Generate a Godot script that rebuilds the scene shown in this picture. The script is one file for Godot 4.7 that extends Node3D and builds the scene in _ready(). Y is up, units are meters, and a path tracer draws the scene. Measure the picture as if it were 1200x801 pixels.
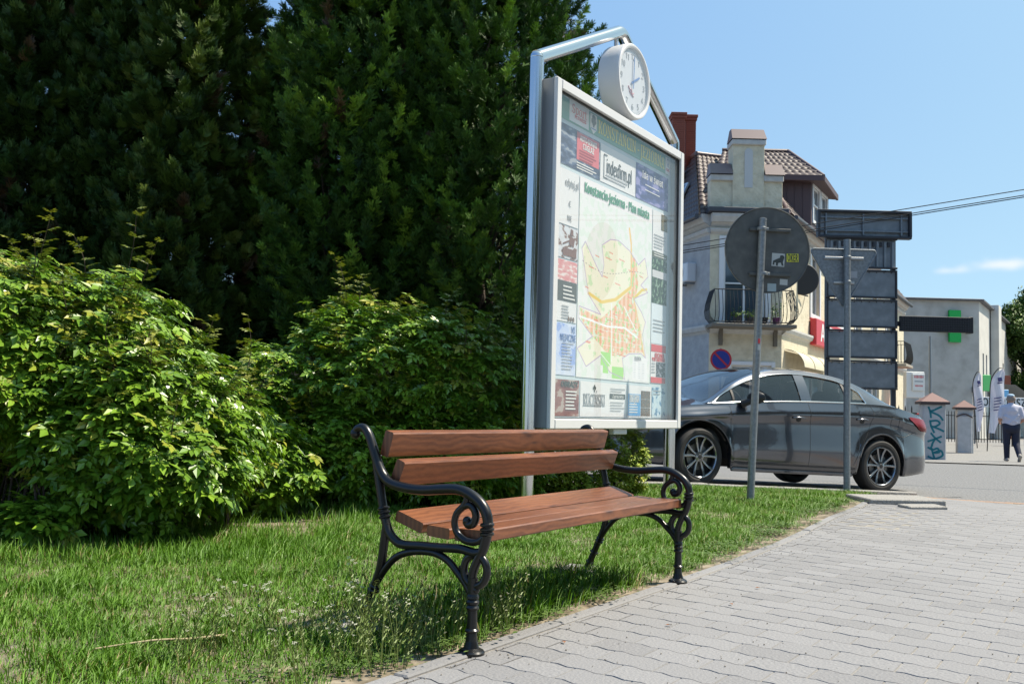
extends Node3D

# ---------------------------------------------------------------- mesh helper
class Mb:
	var v := PackedVector3Array()
	var n := PackedVector3Array()
	var t := PackedVector2Array()
	var c := PackedColorArray()
	var ix := PackedInt32Array()
	var color := Color.WHITE
	var xf := Transform3D.IDENTITY

	func vert(p: Vector3, nn: Vector3, uv := Vector2.ZERO) -> int:
		v.append(xf * p)
		n.append((xf.basis * nn).normalized())
		t.append(uv)
		c.append(color)
		return v.size() - 1

	func tri(a: int, b: int, d: int) -> void:
		var g: Vector3 = (v[b] - v[a]).cross(v[d] - v[a])
		if g.dot(n[a] + n[b] + n[d]) > 0.0:
			ix.append(a); ix.append(d); ix.append(b)
		else:
			ix.append(a); ix.append(b); ix.append(d)

	func quad(a: int, b: int, d: int, e: int) -> void:
		tri(a, b, d)
		tri(a, d, e)

	func face(pts: Array, nn: Vector3, uvs: Array = []) -> void:
		var ids := []
		for k in pts.size():
			ids.append(vert(pts[k], nn, uvs[k] if uvs.size() > k else Vector2.ZERO))
		for k in range(1, pts.size() - 1):
			tri(ids[0], ids[k], ids[k + 1])

	# flat polygon whose normal points away from a point inside
	func plate(pts: Array, inside: Vector3) -> void:
		var nn: Vector3 = (pts[1] - pts[0]).cross(pts[2] - pts[0]).normalized()
		if nn.dot(pts[0] - inside) < 0.0:
			nn = -nn
		face(pts, nn)

	# chamfered box
	func box(ctr: Vector3, size: Vector3, bev := 0.0, bs := Basis.IDENTITY) -> void:
		var h := size * 0.5
		var b: float = min(bev, min(h.x, min(h.y, h.z)) * 0.9)
		var ax := [Vector3.RIGHT, Vector3.UP, Vector3.BACK]
		for a in 3:
			var p1 := (a + 1) % 3
			var p2 := (a + 2) % 3
			for s in [-1.0, 1.0]:
				var pts := []
				var uvs := []
				for q in [[-1.0, -1.0], [1.0, -1.0], [1.0, 1.0], [-1.0, 1.0]]:
					var p: Vector3 = ax[a] * h[a] * s + ax[p1] * (h[p1] - b) * q[0] + ax[p2] * (h[p2] - b) * q[1]
					pts.append(ctr + bs * p)
					uvs.append(Vector2(p[p1], p[p2]))
				face(pts, bs * (ax[a] * s), uvs)
		if b <= 0.0:
			return
		for a in 3:
			var p1 := (a + 1) % 3
			var p2 := (a + 2) % 3
			for s1 in [-1.0, 1.0]:
				for s2 in [-1.0, 1.0]:
					var pts := []
					for e in [[-1.0, 0], [1.0, 0], [1.0, 1], [-1.0, 1]]:
						var d1: float = h[p1] if e[1] == 0 else h[p1] - b
						var d2: float = h[p2] - b if e[1] == 0 else h[p2]
						pts.append(ctr + bs * (ax[a] * (h[a] - b) * e[0] + ax[p1] * d1 * s1 + ax[p2] * d2 * s2))
					face(pts, bs * (ax[p1] * s1 + ax[p2] * s2).normalized())
		for sx in [-1.0, 1.0]:
			for sy in [-1.0, 1.0]:
				for sz in [-1.0, 1.0]:
					face([ctr + bs * Vector3(h.x * sx, (h.y - b) * sy, (h.z - b) * sz), ctr + bs * Vector3((h.x - b) * sx, h.y * sy, (h.z - b) * sz), ctr + bs * Vector3((h.x - b) * sx, (h.y - b) * sy, h.z * sz)], bs * Vector3(sx, sy, sz).normalized())

	# polygon (x, y) pulled along z from z0 to z1
	func prism(poly: PackedVector2Array, z0: float, z1: float) -> void:
		var m := poly.size()
		var area := 0.0
		for k in m:
			var a := poly[k]
			var b := poly[(k + 1) % m]
			area += a.x * b.y - b.x * a.y
		var sg := 1.0 if area > 0.0 else -1.0
		for k in m:
			var a := poly[k]
			var b := poly[(k + 1) % m]
			var d := (b - a).normalized()
			face([Vector3(a.x, a.y, z0), Vector3(b.x, b.y, z0), Vector3(b.x, b.y, z1), Vector3(a.x, a.y, z1)], Vector3(d.y, -d.x, 0) * sg)
		var tris := Geometry2D.triangulate_polygon(poly)
		for zz in [[z0, -1.0], [z1, 1.0]]:
			var zsg: float = zz[1] * (1.0 if z1 > z0 else -1.0)
			var ids := []
			for p in poly:
				ids.append(vert(Vector3(p.x, p.y, zz[0]), Vector3(0, 0, zsg), p))
			for k in range(0, tris.size(), 3):
				tri(ids[tris[k]], ids[tris[k + 1]], ids[tris[k + 2]])

	# bar of a given (y, z) outline along x, with uv in metres for wood grain
	func bar(poly: PackedVector2Array, x0: float, x1: float, uo := 0.0) -> void:
		var m := poly.size()
		var area := 0.0
		for k in m:
			var a := poly[k]
			var b := poly[(k + 1) % m]
			area += a.x * b.y - b.x * a.y
		var sg := 1.0 if area > 0.0 else -1.0
		var run := uo
		for k in m:
			var a := poly[k]
			var b := poly[(k + 1) % m]
			var d := (b - a)
			var l := d.length()
			d = d.normalized()
			face([Vector3(x0, a.x, a.y), Vector3(x0, b.x, b.y), Vector3(x1, b.x, b.y), Vector3(x1, a.x, a.y)], Vector3(0, d.y, -d.x) * sg, [Vector2(x0, run), Vector2(x0, run + l), Vector2(x1, run + l), Vector2(x1, run)])
			run += l
		for e in [[x0, -1.0], [x1, 1.0]]:
			var pts := []
			var uvs := []
			for p in poly:
				pts.append(Vector3(e[0], p.x, p.y))
				uvs.append(Vector2(p.x * 0.3 + uo, p.y))
			face(pts, Vector3(e[1], 0, 0), uvs)

	func tube(pts: PackedVector3Array, rad, sides := 8, caps := true, flat := 1.0) -> void:
		var m := pts.size()
		var side := Vector3.ZERO
		var rows := []
		for k in m:
			var d: Vector3 = (pts[min(k + 1, m - 1)] - pts[max(k - 1, 0)]).normalized()
			if k == 0:
				side = d.cross(Vector3.UP)
				if side.length() < 0.05:
					side = d.cross(Vector3.RIGHT)
			side = (side - d * side.dot(d)).normalized()
			var up := side.cross(d)
			var r: float = rad[k] if rad is Array or rad is PackedFloat32Array else rad
			var row := []
			for q in sides:
				var a := TAU * q / sides
				var o := side * cos(a) * flat + up * sin(a)
				row.append(vert(pts[k] + o * r, side * cos(a) + up * sin(a), Vector2(float(q) / sides, k)))
			rows.append(row)
			if caps and (k == 0 or k == m - 1):
				var s := -1.0 if k == 0 else 1.0
				var mid := vert(pts[k], d * s)
				var ring := []
				for q in sides:
					var a := TAU * q / sides
					ring.append(vert(pts[k] + (side * cos(a) * flat + up * sin(a)) * r, d * s))
				for q in sides:
					tri(mid, ring[q], ring[(q + 1) % sides])
		for k in m - 1:
			for q in sides:
				quad(rows[k][q], rows[k][(q + 1) % sides], rows[k + 1][(q + 1) % sides], rows[k + 1][q])

	# profile of (radius, height) turned about the y axis of tr
	func lathe(prof: Array, segs: int, tr := Transform3D.IDENTITY) -> void:
		for k in prof.size() - 1:
			var a: Vector2 = prof[k]
			var b: Vector2 = prof[k + 1]
			var d := (b - a).normalized()
			var nr := Vector2(d.y, -d.x)
			var r0 := []
			var r1 := []
			for q in segs + 1:
				var an := TAU * q / segs
				var o := Vector3(cos(an), 0, sin(an))
				var nn := tr.basis * (o * nr.x + Vector3.UP * nr.y)
				r0.append(vert(tr * (o * a.x + Vector3.UP * a.y), nn, Vector2(float(q) / segs, a.y)))
				r1.append(vert(tr * (o * b.x + Vector3.UP * b.y), nn, Vector2(float(q) / segs, b.y)))
			for q in segs:
				quad(r0[q], r0[q + 1], r1[q + 1], r1[q])

	# smooth grid; normals point away from 'inside' (or along 'out' when given)
	func patch(rows: Array, inside: Vector3, out := Vector3.ZERO) -> void:
		var m: int = rows.size()
		var w: int = rows[0].size()
		var ids := []
		for i in m:
			var line := []
			for j in w:
				var p: Vector3 = rows[i][j]
				var di: Vector3 = rows[min(i + 1, m - 1)][j] - rows[max(i - 1, 0)][j]
				var dj: Vector3 = rows[i][min(j + 1, w - 1)] - rows[i][max(j - 1, 0)]
				var nn := di.cross(dj)
				if nn.length() < 1e-12:
					nn = p - inside
				nn = nn.normalized()
				if (nn.dot(p - inside) if out == Vector3.ZERO else nn.dot(out)) < 0.0:
					nn = -nn
				line.append(vert(p, nn, Vector2(float(j) / (w - 1), float(i) / (m - 1))))
			ids.append(line)
		for i in m - 1:
			for j in w - 1:
				quad(ids[i][j], ids[i][j + 1], ids[i + 1][j + 1], ids[i + 1][j])

	func mesh(with_color := false) -> ArrayMesh:
		var a := []
		a.resize(Mesh.ARRAY_MAX)
		a[Mesh.ARRAY_VERTEX] = v
		a[Mesh.ARRAY_NORMAL] = n
		a[Mesh.ARRAY_TEX_UV] = t
		if with_color:
			a[Mesh.ARRAY_COLOR] = c
		a[Mesh.ARRAY_INDEX] = ix
		var am := ArrayMesh.new()
		am.add_surface_from_arrays(Mesh.PRIMITIVE_TRIANGLES, a)
		return am

# ---------------------------------------------------------------- scene helpers
var rng := RandomNumberGenerator.new()
var names := {}
var MT := {}

func numbered(called: String) -> String:
	var k: int = names.get(called, 0)
	names[called] = k + 1
	return called if k == 0 else "%s_%03d" % [called, k]

func part(called: String, mb, m: Material, parent: Node, colored := false) -> MeshInstance3D:
	var o := MeshInstance3D.new()
	o.name = called
	o.mesh = mb.mesh(colored) if mb is Mb else mb
	o.material_override = m
	parent.add_child(o, true)
	return o

func meta(o: Node, label: String, category: String, group := "", kind := "") -> void:
	if label != "":
		o.set_meta("label", label)
	if category != "":
		o.set_meta("category", category)
	if group != "":
		o.set_meta("group", group)
	if kind != "":
		o.set_meta("kind", kind)

func thing(called: String, label: String, category: String, tr: Transform3D, group := "") -> Node3D:
	var o := Node3D.new()
	o.name = numbered(called)
	add_child(o)
	o.transform = tr
	meta(o, label, category, group)
	return o

func structure(called: String, mb, m: Material, colored := false) -> MeshInstance3D:
	var o := part(numbered(called), mb, m, self, colored)
	o.set_meta("kind", "structure")
	return o

func words(txt: String, size: float, m: Material, parent: Node, at: Transform3D, font: Font, squeeze := 1.0, width := 0.0, called := "lettering") -> MeshInstance3D:
	var tm := TextMesh.new()
	tm.text = txt
	tm.font = font
	tm.font_size = 64
	tm.pixel_size = size / 46.0
	tm.depth = 0.002
	tm.curve_step = 2.0
	var sx := squeeze
	if width > 0.0:
		var w: float = tm.get_aabb().size.x
		if w > 0.001:
			sx = width / w
	var o := part(called, tm, m, parent)
	o.transform = at * Transform3D(Basis.from_scale(Vector3(sx, 1, 1)), Vector3.ZERO)
	return o

func lin(r: float, g: float, b: float) -> Color:
	return Color(r, g, b).linear_to_srgb()

func mat(col: Color, rough := 0.8, metal := 0.0) -> StandardMaterial3D:
	var m := StandardMaterial3D.new()
	m.albedo_color = col.linear_to_srgb()
	m.roughness = rough
	m.metallic = metal
	return m

# seamless noise mapped through a list of [position, linear colour]
func noise_tex(size: int, freq: float, ramp: Array, sd: int, octaves := 4, stretch := 1.0) -> ImageTexture:
	var fn := FastNoiseLite.new()
	fn.seed = sd
	fn.noise_type = FastNoiseLite.TYPE_SIMPLEX_SMOOTH
	fn.frequency = freq
	fn.fractal_octaves = octaves
	var src := fn.get_seamless_image(size, int(size * stretch), false, false, 0.1, true)
	if stretch != 1.0:
		src.resize(size, size, Image.INTERPOLATE_BILINEAR)
	var g := Gradient.new()
	var offs := PackedFloat32Array()
	var cols := PackedColorArray()
	for r in ramp:
		offs.append(r[0])
		cols.append((r[1] as Color).linear_to_srgb())
	g.offsets = offs
	g.colors = cols
	var lut := []
	for k in 256:
		lut.append(g.sample(k / 255.0))
	var im := Image.create(size, size, true, Image.FORMAT_RGB8)
	for y in size:
		for x in size:
			im.set_pixel(x, y, lut[int(src.get_pixel(x, y).r * 255.0)])
	im.generate_mipmaps()
	return ImageTexture.create_from_image(im)

func bump_tex(size: int, freq: float, sd: int, amount := 6.0, octaves := 4) -> ImageTexture:
	var fn := FastNoiseLite.new()
	fn.seed = sd
	fn.noise_type = FastNoiseLite.TYPE_SIMPLEX_SMOOTH
	fn.frequency = freq
	fn.fractal_octaves = octaves
	var src := fn.get_seamless_image(size, size, false, false, 0.1, true)
	src.convert(Image.FORMAT_RGBA8)
	src.bump_map_to_normal_map(amount)
	return ImageTexture.create_from_image(src)

func tri_mat(tex: Texture2D, metres: float, rough := 0.9, nm: Texture2D = null, nscale := 0.6, world := true) -> StandardMaterial3D:
	var m := StandardMaterial3D.new()
	m.albedo_texture = tex
	m.roughness = rough
	m.uv1_triplanar = true
	m.uv1_world_triplanar = world
	m.uv1_scale = Vector3.ONE / metres
	if nm:
		m.normal_enabled = true
		m.normal_texture = nm
		m.normal_scale = nscale
	return m

func leaf_mat(rough: float, back: Color, spec := 0.5) -> StandardMaterial3D:
	var m := StandardMaterial3D.new()
	m.vertex_color_use_as_albedo = true
	m.roughness = rough
	m.metallic_specular = spec
	m.backlight_enabled = true
	m.backlight = back
	m.cull_mode = BaseMaterial3D.CULL_DISABLED
	return m

func copies(called: String, mesh: Mesh, m: Material, parent: Node, trs: Array, cols: Array) -> MultiMeshInstance3D:
	var mm := MultiMesh.new()
	mm.transform_format = MultiMesh.TRANSFORM_3D
	mm.use_colors = true
	mm.mesh = mesh
	mm.instance_count = trs.size()
	for k in trs.size():
		mm.set_instance_transform(k, trs[k])
		mm.set_instance_color(k, cols[k])
	var o := MultiMeshInstance3D.new()
	o.name = called
	o.multimesh = mm
	o.material_override = m
	parent.add_child(o, true)
	return o

func at(x: float, y: float, zf: float) -> Vector3:
	return Vector3(x, y, -zf)

func spline(pts: Array, per := 6) -> PackedVector3Array:
	var out := PackedVector3Array()
	for k in pts.size() - 1:
		var a: Vector3 = pts[max(k - 1, 0)]
		var b: Vector3 = pts[k]
		var c: Vector3 = pts[k + 1]
		var d: Vector3 = pts[min(k + 2, pts.size() - 1)]
		for q in per:
			out.append(b.cubic_interpolate(c, a, d, float(q) / per))
	out.append(pts[pts.size() - 1])
	return out

func lerp_table(tab: Array, x: float) -> float:
	if x <= tab[0][0]:
		return tab[0][1]
	for k in tab.size() - 1:
		if x <= tab[k + 1][0]:
			var t: float = (x - tab[k][0]) / (tab[k + 1][0] - tab[k][0])
			var p0: float = tab[max(k - 1, 0)][1]
			var p3: float = tab[min(k + 2, tab.size() - 1)][1]
			return cubic_interpolate_in_time(tab[k][1], tab[k + 1][1], p0, p3, t, tab[k + 1][0] - tab[k][0], tab[max(k - 1, 0)][0] - tab[k][0] if k > 0 else -(tab[k + 1][0] - tab[k][0]), tab[min(k + 2, tab.size() - 1)][0] - tab[k][0] if k + 2 < tab.size() else 2.0 * (tab[k + 1][0] - tab[k][0]))
	return tab[tab.size() - 1][1]

# the place's own axes: U runs along the footpath, N across it (away from the lawn); both as (x, forward)
const U := Vector2(0.539, 0.8423)
const N := Vector2(0.8423, -0.539)
const YAW := 1.00147
const LF := Vector2(-0.1144, 3.4341)
const ROAD0 := Vector2(2.2, 10.35)
const RE := Vector2(0.9130, 0.4078)
const RM := Vector2(-0.4078, 0.9130)

func un(u: float, n: float) -> Vector2:
	return U * u + N * n

# height of the ground at a place: level by the bench, falling gently beyond the lawn
func gh(p: Vector2) -> float:
	var d: float = (p - ROAD0).dot(RM)
	var s: float = (p - ROAD0).dot(RE)
	var plane: float = clampf(0.074 - 0.0396 * s, -0.055, 0.10)
	return plane * smoothstep(-3.0, 0.0, d) * (1.0 - smoothstep(3.0, 9.0, d)) - 0.2 * smoothstep(2.0, 13.0, d)

func edge_n(u: float) -> float:
	return -1.95 - 0.2 * smoothstep(5.0, 9.5, u) - 0.15 * smoothstep(9.3, 11.0, u)

func gp(p: Vector2, dy := 0.0) -> Vector3:
	return Vector3(p.x, gh(p) + dy, -p.y)

# ---------------------------------------------------------------- the scene
func _ready() -> void:
	rng.seed = 4711
	build_camera_and_light()
	build_materials()
	print("ground"); build_ground()
	print("grass"); build_grass()
	print("bench"); build_bench()
	print("board"); build_board()
	print("car"); build_car()
	print("signs"); build_road_signs()
	print("house"); build_corner_house()
	print("pharmacy"); build_far_building()
	print("totem"); build_totem()
	print("street"); build_street_things()
	print("man"); build_man()
	print("shrubs"); build_shrubs()
	print("trees"); build_trees()
	print("done")

func build_camera_and_light() -> void:
	var cam := Camera3D.new()
	cam.name = "camera"
	cam.position = Vector3(0, 0.85, 0)
	cam.rotation = Vector3(deg_to_rad(4.073), 0, deg_to_rad(1.5))
	cam.fov = 39.05
	cam.near = 0.05
	cam.far = 2000.0
	add_child(cam)
	cam.current = true
	var env := Environment.new()
	env.background_mode = Environment.BG_SKY
	var sm := PanoramaSkyMaterial.new()
	sm.panorama = clear_sky()
	var sky := Sky.new()
	sky.sky_material = sm
	env.sky = sky
	env.tonemap_mode = Environment.TONE_MAPPER_LINEAR
	env.tonemap_exposure = 1.65
	env.sdfgi_enabled = true
	env.ssao_enabled = true
	env.ssil_enabled = true
	var we := WorldEnvironment.new()
	we.name = "world_environment"
	we.environment = env
	add_child(we)
	var sun := DirectionalLight3D.new()
	sun.name = "sun"
	sun.light_energy = 1.6
	sun.light_color = Color(1.0, 0.955, 0.88)
	sun.light_angular_distance = 0.5
	sun.shadow_enabled = true
	add_child(sun)
	sun.look_at_from_position(Vector3.ZERO, -SUN, Vector3.UP)

const SUN := Vector3(0.5450, 0.8290, -0.1260)

# clear early-summer sky: deep blue overhead, paler towards the horizon and round the sun, a few thin clouds
func clear_sky() -> ImageTexture:
	var w := 512
	var h := 256
	var im := Image.create(w, h, false, Image.FORMAT_RGBF)
	var s := SUN.normalized()
	var blue := Vector3(0.05, 0.165, 0.46)
	var white := Vector3(0.375, 0.555, 0.645)
	for y in h:
		var e := (0.5 - (y + 0.5) / h) * PI
		var hz := 0.95 * exp(-max(0.0, rad_to_deg(e)) / 16.0)
		for x in w:
			var a := ((x + 0.5) / w - 0.5) * TAU
			var d := Vector3(-sin(a) * cos(e), sin(e), cos(a) * cos(e))
			var g := rad_to_deg(acos(clampf(d.dot(s), -1.0, 1.0))) / 48.0
			var c := blue.lerp(white, min(1.35, hz + 1.1 * exp(-g * g)))
			if e < 0.0:
				c = c.lerp(Vector3(0.23, 0.22, 0.205), clampf(-e * 12.0, 0.0, 1.0))
			im.set_pixel(x, y, Color(c.x, c.y, c.z))
	w = 2048
	h = 1024
	im.resize(w, h, Image.INTERPOLATE_CUBIC)
	var fn := FastNoiseLite.new()
	fn.seed = 12
	fn.frequency = 0.035
	fn.fractal_octaves = 5
	# azimuth clockwise from the view axis, elevation, half width and half height, all in degrees
	for cl in [[26.6, 8.5, 2.4, 0.42], [25.0, 8.3, 1.2, 0.22], [52.0, 11.0, 6.0, 1.0], [-95.0, 14.0, 8.0, 1.4], [120.0, 11.0, 9.0, 1.5], [-150.0, 17.0, 7.0, 1.2]]:
		var cx: float = (1.0 + cl[0] / 360.0) * w
		var cy: float = (0.5 - cl[1] / 180.0) * h
		var rx: float = cl[2] / 360.0 * w
		var ry: float = cl[3] / 180.0 * h
		for y in range(int(cy - ry * 2.5), int(cy + ry * 2.0) + 1):
			for x in range(int(cx - rx * 1.5), int(cx + rx * 1.5) + 1):
				var dx := (x - cx) / rx
				var dy := (y - cy) / ry
				if dy > 0.0:
					dy *= 1.6
				var d := 1.0 - sqrt(dx * dx + dy * dy) + fn.get_noise_2d(x * 1.6, y * 4.0) * 0.9
				if d > 0.0:
					var o := im.get_pixel(posmod(x, w), y)
					im.set_pixel(posmod(x, w), y, o.lerp(Color(0.60, 0.62, 0.64), clampf(d * 1.1, 0.0, 0.85)))
	return ImageTexture.create_from_image(im)

func build_materials() -> void:
	var fine := bump_tex(256, 0.12, 3, 5.0)
	var coarse := bump_tex(256, 0.03, 5, 6.0)
	MT.soil = tri_mat(noise_tex(512, 0.02, [[0.0, Color(0.085, 0.064, 0.038)], [0.45, Color(0.170, 0.140, 0.093)], [0.7, Color(0.255, 0.212, 0.153)], [1.0, Color(0.323, 0.281, 0.212)]], 21, 6), 1.3, 0.95, coarse, 0.8)
	MT.bed = tri_mat(noise_tex(256, 0.05, [[0.0, Color(0.160, 0.144, 0.120)], [1.0, Color(0.352, 0.328, 0.288)]], 8), 0.7, 0.95)
	MT.asphalt = tri_mat(noise_tex(512, 0.09, [[0.0, Color(0.112, 0.112, 0.116)], [0.5, Color(0.168, 0.168, 0.168)], [1.0, Color(0.232, 0.228, 0.220)]], 9, 6), 1.7, 0.9, fine, 0.5)
	MT.far_paving = tri_mat(noise_tex(512, 0.06, [[0.0, Color(0.165, 0.16, 0.152)], [1.0, Color(0.27, 0.262, 0.25)]], 10, 5), 2.3, 0.9, fine, 0.4)
	MT.concrete = tri_mat(noise_tex(512, 0.05, [[0.0, Color(0.211, 0.199, 0.179)], [0.6, Color(0.296, 0.285, 0.265)], [1.0, Color(0.367, 0.355, 0.335)]], 11, 6), 0.8, 0.9, fine, 0.5)
	MT.paver = []
	for k in 4:
		var t: float = [0.0, 0.014, -0.015, 0.006][k]
		MT.paver.append(tri_mat(noise_tex(256, 0.22, [[0.0, Color(0.165 + t, 0.163 + t, 0.165 + t)], [0.5, Color(0.215 + t, 0.212 + t, 0.214 + t)], [0.8, Color(0.24 + t, 0.237 + t, 0.238 + t)], [1.0, Color(0.31 + t, 0.307 + t, 0.305 + t)]], 31 + k, 5), 0.5 + 0.07 * k, 0.88, fine, 0.2))
	MT.red_paver = tri_mat(noise_tex(256, 0.07, [[0.0, Color(0.256, 0.160, 0.104)], [1.0, Color(0.368, 0.248, 0.176)]], 41), 0.6, 0.9)
	MT.iron = mat(Color(0.006, 0.006, 0.0065), 0.34)
	MT.iron.metallic_specular = 0.4
	MT.iron.clearcoat_enabled = true
	MT.iron.clearcoat = 0.25
	MT.iron.clearcoat_roughness = 0.25
	MT.bolt = mat(Color(0.35, 0.35, 0.36), 0.4, 0.9)
	MT.steel = mat(Color(0.62, 0.62, 0.62), 0.16, 1.0)
	MT.alu = mat(Color(0.55, 0.56, 0.57), 0.38, 0.85)
	MT.white_metal = mat(Color(0.62, 0.625, 0.63), 0.38)
	MT.galv = tri_mat(noise_tex(256, 0.05, [[0.0, Color(0.16, 0.18, 0.20)], [1.0, Color(0.27, 0.30, 0.32)]], 44, 5), 0.5, 0.5)
	MT.galv.metallic = 0.55
	MT.black_metal = mat(Color(0.015, 0.015, 0.016), 0.45)
	MT.black_plastic = mat(Color(0.02, 0.02, 0.021), 0.6)
	MT.chrome = mat(Color(0.75, 0.75, 0.75), 0.12, 1.0)
	MT.rubber = mat(Color(0.022, 0.021, 0.02), 0.75)
	MT.fine = fine
	MT.coarse = coarse
	MT.print_black = mat(Color(0.04, 0.05, 0.05), 0.6)
	MT.print_white = mat(Color(0.680, 0.680, 0.663), 0.6)
	MT.print_grey = mat(Color(0.30, 0.32, 0.34), 0.6)
	MT.print_red = mat(Color(0.55, 0.05, 0.06), 0.6)
	MT.print_yellow = mat(Color(0.72, 0.66, 0.10), 0.6)
	MT.print_green = mat(Color(0.07, 0.30, 0.17), 0.6)
	MT.print_blue = mat(Color(0.07, 0.17, 0.42), 0.6)
	MT.print_paper = mat(Color(0.68, 0.69, 0.70), 0.6)
	MT.leaf_gloss = leaf_mat(0.34, Color(0.52, 0.56, 0.14), 0.55)
	MT.leaf_matt = leaf_mat(0.55, Color(0.34, 0.38, 0.12), 0.4)
	MT.grass = leaf_mat(0.5, Color(0.55, 0.62, 0.2), 0.4)
	MT.bark = tri_mat(noise_tex(256, 0.05, [[0.0, Color(0.03, 0.022, 0.016)], [1.0, Color(0.10, 0.075, 0.055)]], 50, 5), 0.4, 0.95, coarse, 1.0, false)
	var ft := SystemFont.new()
	ft.font_names = PackedStringArray(["Droid Sans"])
	MT.sans = ft
	var fb := SystemFont.new()
	fb.font_names = PackedStringArray(["Droid Sans"])
	fb.font_weight = 700
	MT.bold = fb
	var fs := SystemFont.new()
	fs.font_names = PackedStringArray(["Droid Serif"])
	MT.serif = fs

# ---------------------------------------------------------------- ground, path and road
func sheet(axis_a: Vector2, axis_b: Vector2, o: Vector2, a0: float, a1: float, b0: float, b1: float, step: float, dy: float) -> Mb:
	var mb := Mb.new()
	var na: int = max(1, int(ceil((a1 - a0) / step)))
	var nb: int = max(1, int(ceil((b1 - b0) / step)))
	var rows := []
	for i in na + 1:
		var row := []
		for j in nb + 1:
			var p: Vector2 = o + axis_a * lerpf(a0, a1, float(i) / na) + axis_b * lerpf(b0, b1, float(j) / nb)
			row.append(gp(p, dy))
		rows.append(row)
	mb.patch(rows, Vector3.ZERO, Vector3.UP)
	return mb

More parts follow.
